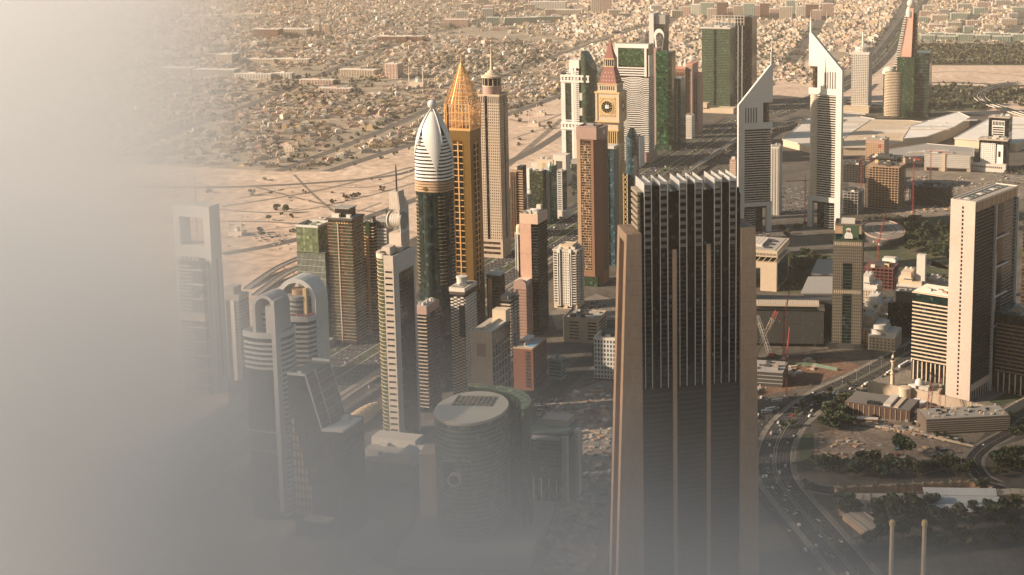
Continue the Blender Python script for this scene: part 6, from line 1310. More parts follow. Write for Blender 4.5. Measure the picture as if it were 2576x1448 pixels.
def frame_building(label, cx, cy, A, w, d, h, n, mat, mesh=True, nm='concrete_frame'):
    t = root(nm, label, 'construction frame', cx, cy, A, 'unfinished concrete frames')
    bx('core', t, dgrey, -w*.2, w*.2, -d*.2, d*.2, 0, h + 5); bx('rear_wall', t, dgrey, -w/2 + 3, w/2 - 3, -d/2 + 6, d/2 - 3, 0, h - 5)
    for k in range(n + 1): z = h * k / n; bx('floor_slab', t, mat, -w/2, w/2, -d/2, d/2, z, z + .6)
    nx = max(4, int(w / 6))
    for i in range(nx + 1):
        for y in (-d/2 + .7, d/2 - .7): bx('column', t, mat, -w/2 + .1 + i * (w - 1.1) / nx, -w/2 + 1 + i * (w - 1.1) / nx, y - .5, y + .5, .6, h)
    for i in range(1, 6): bx('column', t, mat, w/2 - 1, w/2 - .1, -d/2 + i * d / 6 - .5, -d/2 + i * d / 6 + .5, .6, h)
    r_ = random.Random(n)
    for k in range(7): x, y = r_.uniform(-.4, .4) * w, r_.uniform(-.4, .4) * d; bx('formwork', t, [golds, offwhite, dgrey][k % 3], x - 3, x + 3, y - 2, y + 2, h + .62, h + r_.uniform(2, 6))
    return t
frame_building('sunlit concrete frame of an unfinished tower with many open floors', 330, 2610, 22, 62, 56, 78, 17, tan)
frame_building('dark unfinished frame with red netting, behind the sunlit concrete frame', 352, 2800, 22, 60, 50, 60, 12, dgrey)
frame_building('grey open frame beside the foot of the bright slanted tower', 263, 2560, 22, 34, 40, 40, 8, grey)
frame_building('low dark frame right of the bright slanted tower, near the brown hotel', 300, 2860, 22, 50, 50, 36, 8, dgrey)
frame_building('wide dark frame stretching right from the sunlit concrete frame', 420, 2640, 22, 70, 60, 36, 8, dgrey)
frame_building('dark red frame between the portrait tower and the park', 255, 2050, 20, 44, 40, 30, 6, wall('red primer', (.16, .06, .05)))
t = root('office_building', 'small white topped hall on the dark red frame side of the park', 'low building', *G(2238, 702), 20); body(t, dgrey, 22, 22, 26); bx('white_hall', t, white, -10, 10, -9, 9, 26, 32); bx('roof', t, offwhite, -8, 8, -7, 7, 32, 33)
# ------------------------------------------------------------------ cranes
def mast(m, x, y, z0, z1, w, step=4.0, r=.19):
    for sx in (-1, 1):
        for sy in (-1, 1): m.bar((x + sx*w/2, y + sy*w/2, z0), (x + sx*w/2, y + sy*w/2, z1), r, 4)
    z = z0; k = 0
    while z < z1 - step:
        s = 1 if k % 2 else -1
        m.bar((x - s*w/2, y - w/2, z), (x + s*w/2, y - w/2, z + step), r * .7, 3).bar((x + w/2, y - s*w/2, z), (x + w/2, y + s*w/2, z + step), r * .7, 3).bar((x - w/2, y - s*w/2, z), (x - w/2, y + s*w/2, z + step), r * .7, 3); z += step; k += 1
def tower_crane(label, gx, gy, h, jib, ang, luff=0.0, w=1.9):
    t = root('tower_crane', label, 'crane', gx, gy, ang, 'red tower cranes')
    m = MB(); mast(m, 0, 0, 0, h, w); m.build('mast', redp, t); bx('footing', t, grey, -3, 3, -3, 3, 0, 1.2)
    bx('cab', t, offwhite, 1.3, 3.2, -1.2, 1.2, h - 2, h + .6); bx('slewing_ring', t, dgrey, -1.6, 1.6, -1.6, 1.6, h, h + 1.2)
    m = MB(); ca, sa = math.cos(luff), math.sin(luff); L = jib
    for oy, oz in ((-.9, 0), (.9, 0), (0, 1.6)): m.bar((1, oy, h + 1.4 + oz), (L * ca, oy * .5, h + 1.4 + oz * .6 + L * sa), .25, 4)
    for k in range(int(L / 3)): f = (k * 3 + 1) / L; g = (k * 3 + 2.5) / L; m.bar((L*ca*f, -.8, h + 1.4 + L*sa*f), (L*ca*g, 0, h + 2.8 + L*sa*g), .15, 3).bar((L*ca*g, 0, h + 2.8 + L*sa*g), (L*ca*(f + 3 / L), .8, h + 1.4 + L*sa*(f + 3 / L)), .15, 3)
    m.build('jib', redp, t)
    m = MB().bar((-1, -.8, h + 1.4), (-12, -.8, h + 1.4), .3, 4).bar((-1, .8, h + 1.4), (-12, .8, h + 1.4), .3, 4).bar((0, 0, h + 1), (-3 if luff else 0, 0, h + 9), .4, 4)
    m.bar((-3 if luff else 0, 0, h + 9), (L * ca * .75, 0, h + 2.6 + L * sa * .75), .12, 3).bar((-3 if luff else 0, 0, h + 9), (-11, 0, h + 1.6), .12, 3).build('counter_jib', redp, t)
    bx('counterweight', t, grey, -13, -9.5, -1.1, 1.1, h - 1, h + 1.4)
    z1 = h + L * sa * .8; MB().bar((L * ca * .8, 0, z1 + 1), (L * ca * .8, 0, z1 - 16), .08, 3).build('hoist_rope', blackm, t)
for lab, px, py, h, jib, ang, luff in (('red crane beside the sunlit concrete frame, tall mast in front of the pale halls', 2296, 545, 104, 30, 60, 0), ('thin red crane left of the brown gridded hotel', 2166, 505, 76, 34, -20, 0), ('red crane standing at the left foot of the bright slanted tower', 2025, 570, 80, 38, 160, 0), ('red luffing crane with raised jib, beside the oval car park deck', 2208, 712, 60, 52, 60, 1.25), ('thin dark red crane in front of the long dark office building', 1971, 905, 52, 34, -60, 1.1), ('red crane rising from the excavation beside the boulevard', 1978, 1000, 50, 30, -70, 1.2), ('red crane mast at the foot of the white slab tower', 2363, 1050, 38, 26, 100, .9), ('red crane inside the wide dark frame at the right', 2340, 470, 70, 40, 30, 0)):
    tower_crane(lab, *G(px, py), h, jib, ang, luff)
def crawler_crane(label, x, y, A, L, elev, mat, tipm, group=None):
    t = root('crawler_crane', label, 'crane', x, y, A, group)
    for s in (-1, 1): bx('crawler_track', t, blackm, s * 2.6 - .8, s * 2.6 + .8, -4.5, 4.5, 0, 1.4)
    bx('machine_house', t, redp, -2.4, 2.4, -5, 2, 1.5, 4.6); bx('cab', t, redp, 1.2, 3.2, 1, 4, 1.6, 4.4); bx('counterweight', t, dgrey, -2.6, 2.6, -7, -5.01, 1.6, 4.4)
    ca, sa = math.cos(elev), math.sin(elev); m, mt = MB(), MB(); w = 1.9
    for a, b, mm in ((0, .84, m), (.84, 1, mt)):
        for ox in (-1, 1):
            for oz in (-1, 1): mm.bar((ox * w, 2 + L*ca*a - oz*w*sa, 3 + L*sa*a + oz*w*ca), (ox * w * (1 if b < 1 else .4), 2 + L*ca*b - oz*w*sa, 3 + L*sa*b + oz*w*ca), .3, 4)
        n = max(2, int(L * (b - a) / 4))
        for k in range(n):
            f, g = a + (b - a) * k / n, a + (b - a) * (k + 1) / n; s = 1 if k % 2 else -1
            for oz in (-1, 1): mm.bar((-s * w, 2 + L*ca*f - oz*w*sa, 3 + L*sa*f + oz*w*ca), (s * w, 2 + L*ca*g - oz*w*sa, 3 + L*sa*g + oz*w*ca), .2, 3)
            for ox in (-1, 1): mm.bar((ox * w, 2 + L*ca*f + s*w*sa, 3 + L*sa*f - s*w*ca), (ox * w, 2 + L*ca*g - s*w*sa, 3 + L*sa*g + s*w*ca), .2, 3)
    m.build('boom', mat, t); mt.build('boom_tip', tipm, t, ); tx = (0, 2 + L * ca, 3 + L * sa)
    MB().bar(tx, (0, -6, 5), .12, 3).build('back_stay', blackm, t); MB().bar(tx, (0, tx[1], tx[2] - 22), .1, 3).build('hoist_rope', blackm, t)
x, y = G(1896, 905); crawler_crane('big lattice boom crane with a red tip, right of the big slab tower', x, y, 60, 62, 1.05, beige, redp)
crawler_crane('second lattice boom crane crossing the red tipped one', x + 22, y + 10, -50, 50, 1.15, grey, grey)
crawler_crane('orange mobile crane in the works yard below the long white wall', *G(*Q(1082, 545)), 20, 46, 1.02, terra, blackm)

# ------------------------------------------------------------------ towers added unseen beyond the left edge to shade the mist and the streets
for n, (x, y, w, h) in enumerate(((-790, 560, 60, 250), (-860, 700, 70, 290), (-780, 830, 55, 230), (-900, 950, 80, 310), (-800, 1060, 60, 240), (-790, 1190, 60, 210), (-1000, 1130, 90, 300), (-960, 480, 80, 300))):
    t = T('added_shade_tower', ['beige', 'glassy', 'ribbed', 'banded'][n % 4] + ' added shade tower outside the view, ' + ['beside the viewpoint', 'far out to the left', 'near the mist', 'tallest of them', 'slim, near the mist', 'lowest of them', 'broadest of them', 'behind the first'][n], x, y, 15, 'added shade towers outside the view')
    body(t, [beige, gdark, cream, gviolet][n % 4], w, 50, h); slabs(t, cream, w, 50, 8, h - 6, 16, 2, .6); bx('crown', t, offwhite, -w/4, w/4, -12, 12, h, h + 14)
# ------------------------------------------------------------------ lower right: works yard, mosque, compound
def at(x, y, z=0): return G(*Q(x, y), z)
def wallrun(name, label, pts, h, th, mat, cat, n=0, capm=None, post=8.0):
    t = root(name, label, cat, pts[0][0], pts[0][1], 0); L_ = [(x - pts[0][0], y - pts[0][1]) for x, y in pts]
    for i, (a, b) in enumerate(zip(L_, L_[1:])):
        dx, dy = b[0]-a[0], b[1]-a[1]; LL = math.hypot(dx, dy); ux, uy = dx/LL, dy/LL; px, py = -uy*th/2, ux*th/2
        MB().prism([(a[0]-px, a[1]-py), (b[0]-px, b[1]-py), (b[0]+px, b[1]+py), (a[0]+px, a[1]+py)], 0, h).build('wall_panel', mat, t)
        s = 0
        while s < LL and post:
            x, y = a[0]+ux*s, a[1]+uy*s; MB().prism(ngon(4, th*.95, a0=math.atan2(uy, ux) + .785, c=(x, y)), 0, h + (1.2 if n else .4)).build('pier', capm or mat, t); s += post
    return t
wallrun('retaining_wall', 'long pale retaining wall in front of the white slab tower', [at(745, 385), at(1000, 428), at(1500, 548)], 13, 2.2, beige, 'wall', post=40)
wallrun('retaining_wall', 'short pale wall running back from the long retaining wall at the right', [at(1500, 552), at(1700, 440)], 11, 2.2, beige, 'wall', post=40)
sheet('terrace', [Q(760, 330), Q(960, 255), Q(1200, 330), Q(1480, 300), Q(1680, 420), Q(1500, 490)], pave, .03)
sheet('lawn', [Q(1440, 440), Q(1560, 380), Q(1640, 420), Q(1500, 470)], lawnm, .045)
t = root('minaret', 'slender pale minaret rising beside the boulevard', 'minaret', *at(880, 350), 0); MB().lathe([(2.9, 0), (2.6, 2), (2.3, 14), (3.3, 14.6), (3.3, 15.8), (2.1, 16), (2.0, 29), (3.0, 29.8), (3.0, 31), (1.6, 31.2), (1.6, 35), (1.9, 35.4), (.2, 38.5)], 16).build('shaft', cream, t); MB().lathe([(1.7, 31.3), (1.7, 34)], 12).build('gallery', gwin, t); MB().bar((0, 0, 38), (0, 0, 41), .15, 4).build('finial', golds, t)
t = root('mosque', 'small white mosque building with stepped roofs on the terrace', 'mosque', *at(1050, 395), 20); bx('prayer_hall', t, offwhite, -13, 9, -9, 9, 0, 11); bx('entrance_block', t, white, -14, -5, -11, -9.02, 0, 13); bx('side_wing', t, cream, 9.02, 22, -8, 8, 0, 6.5); MB().lathe([(5, 11), (5, 13), (4.4, 15.4), (2.6, 17.4), (.1, 18.2)], 20, (-3, 0)).build('dome', offwhite, t)
for k in range(4): bx('window', t, gwin, -12 + k * 5, -10.4 + k * 5, -11.1 if k < 2 else -9.1, -8.9, 3, 8)
roofkit(t, 12, 10, 11, 2, seed=91)
t = root('round_pavilion', 'round white pavilion set into the long retaining wall', 'pavilion', *at(952, 428), 0); MB().lathe([(7, 0), (7, 12.5), (7.5, 12.8), (7.5, 14.4), (5, 15.2), (.1, 15.5)], 28).build('drum', cream, t)
t = root('warehouse', 'dark brown warehouse with a white strip roof in the works yard', 'warehouse', *at(820, 500), 24); body(t, dbrown, 74, 38, 13); bx('roof_deck', t, roofd, -36.5, 36.5, -18.5, 18.5, 13, 13.3); bx('strip_roof', t, offwhite, 6, 14, -16, 18, 13.3, 15.5); bx('strip_roof', t, cream, 18, 23, -17, 16, 13.3, 14.6); bx('black_tank', t, blackm, -12, 2, -18, -12, 13.3, 16); fins(t, tan, 'F', 74, 38, -36, 36, 12, .8, 0, 12, .6, 'pilaster')
for n, (x, y, lab) in enumerate(((995, 470, 'white site cabin, left of the parallel pair below the retaining wall'), (1032, 482, 'white site cabin, right of the parallel pair below the retaining wall'), (1018, 522, 'short white site cabin below the parallel pair'))):
    t = root('site_cabin', lab, 'site cabin', *at(x, y), 38, 'site cabins'); bx('cabin', t, offwhite, -3.2, 3.2, -13 if n < 2 else -6, 13 if n < 2 else 6, 0, 5.6); bx('roof', t, white, -3.6, 3.6, -13.4 if n < 2 else -6.4, 13.4 if n < 2 else 6.4, 5.6, 6.1)
    for k in range(5 if n < 2 else 2): bx('window', t, gwin, -3.3, -3.16, -10 + k * 4.6, -8 + k * 4.6, 2, 4)
t = root('site_cabin', 'red site cabin at the edge of the sandy plot', 'site cabin', *at(735, 560), 8, 'site cabins'); bx('cabin', t, redbrown, -11, 11, -3, 3, 0, 4.4); bx('roof', t, offwhite, -11.4, 11.4, -3.4, 3.4, 4.4, 4.8)
t = root('site_building', 'long brown slatted building with clutter on its roof, at the yard corner', 'low building', *at(1290, 590), -8); body(t, wall('dusty brown board', (.15, .115, .09)), 92, 34, 17); slabs_on(t, beige, 'F', 92, 34, -46, 46, 2, 16, 2.4, .8, .5, 'slat'); slabs_on(t, pinkst, 'R', 92, 34, -17, 17, 2, 16, 2.4, .8, .5, 'slat'); bx('roof_deck', t, roofm, -45, 45, -16, 16, 17, 17.3)
rr = random.Random(21)
for k in range(46): x, y = rr.uniform(-43, 43), rr.uniform(-14, 14); bx('roof_clutter', t, rr.choice([lgrey, offwhite, gblue, golds, dgrey]), x, x + rr.uniform(1, 4), y, y + rr.uniform(1, 3), 17.3, 17.3 + rr.uniform(.6, 2.4))
wallrun('site_fence', 'low pale fence along the far edge of the sandy plot', [at(700, 575), at(1080, 645), at(1350, 705)], 2.4, .5, beige, 'fence', post=14)
wallrun('compound_wall', 'crenellated sandy compound wall along the cross street', [at(600, 1075), at(548, 985), at(900, 968), at(1330, 945), at(1420, 965), at(1500, 1010)], 7.5, 1.6, tan, 'wall', 1, post=9)
for lab, x, y, A, w, d, h, rm in (('pale flat shed inside the left corner of the compound wall', 675, 1065, 12, 30, 34, 5, beige), ('narrow pale shed running towards the viewer, below the corner shed', 715, 1165, -24, 22, 40, 5, beige), ('long low pale roof along the middle of the compound', 970, 1030, 4, 96, 12, 4.5, roofm), ('small sheds end block right of the round corner wall', 1590, 1000, 0, 40, 10, 5, beige)):
    t = root('shed', lab, 'shed', *at(x, y), A, 'compound sheds'); bx('wall', t, tan, -w/2, w/2, -d/2, d/2, 0, h); MB().extr([(-w/2 - 1, h), (w/2 + 1, h), (w/2 + 1, h + .8), (0, h + 2.2), (-w/2 - 1, h + .8)], -d/2 - 1, d/2 + 1).build('roof', rm, t)
    for k in range(4): bx('roof_joint', t, grey, -w/2 + (k + .5) * w / 4 - .2, -w/2 + (k + .5) * w / 4 + .2, -d/2 - 1, d/2 + 1, h + 1.2, h + 2.3)
t = root('shed', 'large triple roofed shed inside the right end of the compound', 'shed', *at(1285, 1045), 2, 'compound sheds'); bx('wall', t, tan, -32, 32, -26, 26, 0, 6)
for k in range(3): MB().add([(-34, -28 + k * 19, 6), (34, -28 + k * 19, 6), (34, -19 + k * 19, 9.5), (-34, -19 + k * 19, 9.5), (34, -10 + k * 19, 6), (-34, -10 + k * 19, 6)], [(0, 1, 2, 3), (3, 2, 4, 5), (0, 3, 5), (1, 4, 2), (0, 5, 4, 1)]).build('roof', lgrey, t)
for lab, x, y in (('tall pale slender column near the bottom right, left one', 145.5, 1066), ('tall pale slender column near the bottom right, right one', 171, 1066)):
    t = root('tall_column', lab, 'column', x, y, 0, 'two slender columns'); MB().lathe([(2.6, 0), (2.2, 3), (1.75, 62), (1.75, 71)], 14).build('shaft', cream, t); MB().lathe([(1.8, 71), (2.4, 71.6), (2.4, 74.6), (1.7, 75), (1.7, 75.6), (.1, 76)], 14).build('cap', golds, t)
wallrun('plot_hoarding', 'green grey hoarding beside the excavation', [at(170, 222), at(420, 235), at(560, 262)], 4, .6, wall('hoarding green', (.12, .18, .13)), 'fence', post=12)
t = root('site_building', 'dark unfinished basement block at the left edge of the excavation', 'construction frame', *at(150, 320), 12); body(t, dgrey, 44, 40, 18); slabs(t, grey, 44, 40, 4, 18, 4.5, .8, .5); roofkit(t, 40, 36, 18, 6, [dgrey, grey, tan], seed=95)
# ------------------------------------------------------------------ trees
def leafball(name, mats, n, rad, hz, size, seed, blobs=6):
    r = random.Random(seed); m = MB(); C = [(r.uniform(-.55, .55) * rad, r.uniform(-.55, .55) * rad, r.uniform(-.25, .45) * hz, r.uniform(.35, .62)) for _ in range(blobs)] + [(0, 0, 0, .7)]
    for k in range(n):
        cx, cy, cz, q = C[r.randrange(len(C))]; a, b = r.uniform(0, 6.283), r.uniform(-1, 1); s = math.sqrt(1 - b * b); f = r.uniform(.72, 1.05)
        p = Vector((cx + rad*q*s*math.cos(a)*f, cy + rad*q*s*math.sin(a)*f, cz + hz*q*b*f))
        u = Vector((r.uniform(-1, 1), r.uniform(-1, 1), r.uniform(-.6, .6))).normalized(); v = u.cross(Vector((r.uniform(-1, 1), r.uniform(-1, 1), r.uniform(-1, 1)))).normalized(); z = size * r.uniform(.6, 1.4)
        m.add([tuple(p - u*z - v*z*.6), tuple(p + u*z - v*z*.7), tuple(p + u*z*.7 + v*z), tuple(p - u*z*.8 + v*z*.8)], [(0, 1, 2, 3)], r.randrange(len(mats)))
    return m.mesh(name, mats)
lf = [leafy('leaf deep', (.030, .048, .020)), leafy('leaf mid', (.046, .064, .026)), leafy('leaf olive', (.085, .085, .036))]
bark = wall('bark', (.10, .075, .05))
TREES = [leafball('crown', lf[:2], 420, 6.0, 4.6, .75, s) for s in (1, 2)] + [leafball('crown', lf[1:], 380, 5.2, 5.2, .7, 3), leafball('crown', lf, 300, 4.2, 3.4, .6, 4)]
def trunk_mesh(h, s):
    r = random.Random(s); m = MB().bar((0, 0, 0), (.15, .1, h), .38, 6, r2=.22)
    for k in range(4): a = k * 1.57 + r.random(); m.bar((.1, .05, h * .75), (2.2 * math.cos(a), 2.2 * math.sin(a), h + 2.2), .16, 5, r2=.07)
    return m.mesh('trunk', bark)
TRUNK = [trunk_mesh(h, h) for h in (3, 4)]
TC = ['deep green', 'mid green', 'olive', 'grey green']; TB = {}
def tlabel(noun, s, s0, s1, k, place): return f"{['small', 'medium', 'large'][min(2, int(3 * (s - s0) / (s1 - s0 + .01)))]} {TC[k % 4]} tree, {place} of {noun}"
def tree(x, y, s, k, label, group, name='tree'):
    t = root(name, label, 'tree', x, y, 0, group); h = 3 if k % 2 else 4
    link('trunk', TRUNK[h - 3], t, (0, 0, 0), 0, (s, s, s)); link('crown', TREES[k % 4], t, (0, 0, (h + 2.6) * s), k * 1.3, (s, s, s * (.9 + .1 * (k % 3))))
rt = random.Random(44); K = 0
def grove(pts, label, group, s0, s1, jit=10):
    global K
    for x, y in pts:
        for q in range(1):
            gx, gy = at(x + rt.uniform(-jit, jit), y + rt.uniform(-jit * .5, jit * .5)); s = rt.uniform(s0, s1)
            xs = [p[0] for p in pts]; fx = (x - min(xs)) / (max(xs) - min(xs) + 1); ys = [p[1] for p in pts]; fy = (y - min(ys)) / (max(ys) - min(ys) + 1)
            lab = label if len(pts) < 2 else tlabel(label, s, s0, s1, K, ['back', 'middle', 'front'][min(2, int(fy * 3))] + [' left end', ' left half', ' right half', ' right end'][min(3, int(fx * 4))])
            tree(gx, gy, s, K, lab, group); K += 1
grove([(945, 755)], 'big round tree standing alone on the sandy plot', 'trees round the sandy plot', 2.1, 2.1, 1)
grove([(480, 590), (520, 560), (560, 585), (600, 560), (510, 530), (560, 530), (600, 520), (625, 590), (530, 610), (580, 470), (620, 460)], 'the clump by the boulevard', 'trees in the clump left of the sandy plot', 1.2, 1.8)
grove([(450, 855), (490, 850), (530, 845), (570, 840), (600, 850), (680, 865), (710, 850), (745, 855), (790, 855), (720, 820), (780, 820), (850, 860), (890, 855), (930, 862), (965, 850), (1000, 858), (1080, 860), (1110, 850), (1150, 845), (1190, 850), (1225, 855), (1150, 815), (1290, 870), (1320, 860), (660, 880), (820, 880), (1040, 880), (1260, 880)], 'the row along the cross street', 'trees along the cross street', 1.1, 1.9)
grove([(1480, 800), (1530, 790), (1580, 800), (1620, 790), (1500, 840), (1560, 850), (1620, 850), (1480, 880), (1600, 660), (1640, 640), (1560, 600), (1630, 600)], 'the corner plot trees', 'trees of the lower right corner', 1.2, 1.9)
grove([(600, 1090), (640, 1110), (780, 1120), (830, 1090), (880, 1100), (930, 1085), (980, 1090), (1040, 1080), (1100, 1075), (800, 1180), (900, 1160), (1000, 1150), (1090, 1140), (1180, 1140), (1280, 1140), (1380, 1120), (1450, 1090), (1540, 1090), (1600, 1080), (820, 1260), (940, 1240), (1080, 1230), (1200, 1220), (1330, 1200), (1460, 1180), (1580, 1170), (740, 1290), (1000, 1300), (1150, 1310), (1300, 1290), (1450, 1270), (1600, 1260), (1400, 970), (1340, 1090)], 'the walled compound', 'trees inside the compound', 1.2, 2.1)
grove([(350, 480), (330, 520), (300, 580), (440, 440), (520, 400), (620, 355), (250, 600), (1140, 650), (1180, 655), (1230, 670), (1290, 690), (940, 545), (905, 540), (1000, 590)], 'the roadside planting', 'small roadside trees', .5, .9)
def park(pxs, n, label, group, s0, s1, seed):
    r = random.Random(seed); global K; c = 0
    xs = [p[0] for p in pxs]; ys = [p[1] for p in pxs]
    while c < n:
        x, y = r.uniform(min(xs), max(xs)), r.uniform(min(ys), max(ys)); ins = False; j = len(pxs) - 1
        for i in range(len(pxs)):
            if (pxs[i][1] > y) != (pxs[j][1] > y) and x < (pxs[j][0]-pxs[i][0]) * (y-pxs[i][1]) / (pxs[j][1]-pxs[i][1]) + pxs[i][0]: ins = not ins
            j = i
        if ins:
            s = r.uniform(s0, s1); fx = (x - min(xs)) / (max(xs) - min(xs)); fy = (y - min(ys)) / (max(ys) - min(ys))
            tree(*G(x, y), s, K, tlabel(label, s, s0, s1, K, ['back', 'middle', 'front'][min(2, int(fy * 3))] + [' left part', ' centre', ' right part'][min(2, int(fx * 3))]), group); K += 1; c += 1
park([(2275, 560), (2395, 580), (2395, 660), (2280, 640)], 70, 'the park', 'trees in the park', .8, 1.5, 5)
park([(1985, 650), (2085, 645), (2050, 690), (1985, 695)], 26, 'the garden by the gate building', 'trees in the garden', 1.0, 1.7, 6)
park([(1960, 580), (2030, 560), (2040, 600), (1970, 610)], 8, 'the forecourt between the slanted towers', 'forecourt trees', .7, 1.2, 7)
park([(640, 520), (720, 520), (720, 600), (640, 600)], 5, 'the bare sand behind the hollow tower', 'scrub trees on the sand', .9, 1.6, 8)
sheet('garden_path', [(2330, 668), (2345, 655), (2395, 652), (2395, 656), (2350, 660), (2340, 672), (2400, 676), (2400, 680)], pave, .02)
# ------------------------------------------------------------------ cars
carm = [wall('car white', (.75, .75, .73), .3, .03), wall('car silver', (.42, .42, .41), .3, .03, 0, .4), wall('car black', (.02, .02, .02), .3, .03), wall('car sand', (.40, .33, .24), .3, .03), wall('car red', (.35, .03, .02), .3, .03), wall('car blue', (.05, .10, .20), .3, .03)]
tyre = wall('tyre rubber', (.02, .02, .02), .8)
def car_mesh(m, kind):
    b = MB()
    if kind == 'car':
        b.extr([(-2.3, .35), (2.3, .35), (2.35, .75), (1.9, .92), (1.0, 1.0), (-1.9, 1.02), (-2.3, .9)], -.9, .9); b.extr([(-1.8, 1.03), (1.0, 1.01), (.3, 1.48), (-1.4, 1.5)], -.78, .78, 1)
    elif kind == 'van': b.extr([(-2.7, .4), (2.6, .4), (2.6, 1.1), (2.1, 1.3), (1.5, 2.2), (-2.7, 2.3)], -1, 1); b.box(-2.2, 1.2, -1.02, 1.02, 1.35, 1.9, 1)
    else: b.extr([(-6, .5), (6, .5), (6, 3.1), (-6, 3.2)], -1.3, 1.3); b.box(-5.6, 5.7, -1.32, 1.32, 1.5, 2.5, 1)
    L = dict(car=(1.45, -1.4), van=(1.7, -1.7), bus=(3.8, -3.6))[kind]
    for x in L:
        for y in (-.8, .8): b.add([(x + .38*math.cos(a), y + o, .38 + .38*math.sin(a)) for o in (-.12, .12) for a in [k*math.pi/4 for k in range(8)]], [tuple(range(8))[::-1], tuple(range(8, 16))] + [(i, (i+1) % 8, 8+(i+1) % 8, 8+i) for i in range(8)], 2)
    return b.mesh(kind, [m, gwin, tyre])
CM = {(i, k): car_mesh(m, k) for i, m in enumerate(carm) for k in ('car', 'van', 'bus')}
CN = ['white', 'silver', 'black', 'sand coloured', 'red', 'blue']; rc = random.Random(9)
def vehicle(x, y, a, where, group, kinds=('car', 'car', 'car', 'van')):
    i = rc.choices(range(6), (50, 20, 12, 8, 5, 5))[0]; k = rc.choice(kinds)
    if k == 'bus': i = 0
    tag(link(k, CM[i, k], None, (x, y, .05), a), f'{CN[i]} {k} {where}', k, group)
def along(P, o, n, s0, s1, where, group, rev=False, kinds=('car', 'car', 'car', 'van')):
    Q_ = offset(P, o); L = [0]
    for a, b in zip(Q_, Q_[1:]): L.append(L[-1] + math.hypot(b[0]-a[0], b[1]-a[1]))
    last = -99
    for s in sorted(rc.uniform(s0, s1) * L[-1] for _ in range(n)):
        if s - last < 8: continue
        last = s; i = max(j for j in range(len(L)) if L[j] <= s); i = min(i, len(Q_) - 2); f = (s - L[i]) / (L[i+1] - L[i]); a, b = Q_[i], Q_[i+1]
        vehicle(a[0] + (b[0]-a[0])*f, a[1] + (b[1]-a[1])*f, math.atan2(b[1]-a[1], b[0]-a[0]) + (math.pi if rev else 0), where + ', ' + ['first', 'second', 'third', 'fourth', 'fifth'][min(4, int(5 * (s / L[-1] - s0) / (s1 - s0)))] + ' fifth of it', group, kinds)
LN = ['innermost', 'second', 'third', 'outermost', 'kerbside']
for q, o in enumerate((3.4, 7, 10.6, 14)): along(BLV, o, 20, .42, .98, f'in the {LN[q]} right lane of the boulevard', 'vehicles on the boulevard', True); along(BLV, -o, 9, .38, .97, f'in the {LN[q]} left lane of the boulevard', 'vehicles on the boulevard')
along(BLV, 26, 12, .5, .95, 'on the slip road beside the boulevard', 'vehicles on the slip road'); along(CROSS, -4, 5, .05, .8, 'on the cross street by the compound wall', 'vehicles on the cross street'); along(SIDE, 3, 4, .1, .9, 'on the side street at the right edge', 'vehicles on the side street')
along(BLV, -19.5, 30, .22, .40, 'queued beside the excavation and boulevard', 'vehicles queued beside the excavation', False, ('van', 'bus', 'bus', 'car'))
for x, y, a in ((150, 440, .3), (120, 420, 1.2), (170, 490, .5), (110, 500, .9), (210, 440, .2), (95, 535, 1.4), (150, 505, .1)): vehicle(*at(x, y), a, 'parked in the yard beside the big slab tower', 'vehicles parked beside the slab', ('bus', 'van'))
for q, o in enumerate((-11, -17, -24, -30, -36)): along(HW[:19], o, 17, .22, .99, f'in the {LN[q]} lane of the left carriageway', 'vehicles on the left carriageway', True)
for q, o in enumerate((11, 17, 24, 30, 36)): along(HW[:19], o, 17, .22, .99, f'in the {LN[q]} lane of the right carriageway', 'vehicles on the right carriageway')
far = MB()
cm = car_mesh
for k in range(420):
    i = rc.randrange(8, len(HW) - 1); o = rc.choice([-36, -30, -24, -17, -11, 11, 17, 24, 30, 36]); p, q = offset(HW, o)[i:i+2]; f = rc.random(); x, y = p[0] + (q[0]-p[0])*f, p[1] + (q[1]-p[1])*f
    a = math.atan2(q[1]-p[1], q[0]-p[0]); ca, sa = math.cos(a), math.sin(a); b = len(far.v)
    if y < 2600: continue
    mi = rc.choices(range(6), (50, 20, 12, 8, 5, 5))[0]
    n0 = len(far.v); far.box(-2.2, 2.2, -.9, .9, .35, 1.0, mi).box(-1.5, 1, -.75, .75, 1.0, 1.5, 6)
    far.v[n0:] = [(x + vx*ca - vy*sa, y + vx*sa + vy*ca, vz) for vx, vy, vz in far.v[n0:]]
tag(far.build('far_traffic', carm + [gwin]), kind='stuff')
lot = MB()
for px0, py0, px1, py1, n in ((1960, 470, 2030, 540, 130), (1900, 580, 1960, 615, 60), (1420, 760, 1520, 800, 50), (2500, 430, 2576, 470, 90), (360, 440, 420, 470, 30), (640, 590, 720, 610, 50), (2300, 700, 2390, 720, 40), (1330, 1000, 1420, 1050, 30)):
    for k in range(n):
        x, y = G(rc.uniform(px0, px1), rc.uniform(py0, py1)); x = round(x / 6) * 6; y = round(y / 3) * 3 + (x % 7) * .1; n0 = len(lot.v); mi = rc.choices(range(6), (50, 20, 12, 8, 5, 5))[0]
        lot.box(x - 2.2, x + 2.2, y - .9, y + .9, .4, 1.05, mi).box(x - 1.4, x + 1.2, y - .75, y + .75, 1.05, 1.5, 6)
tag(lot.build('parked_car_field', carm + [gwin]), kind='stuff')
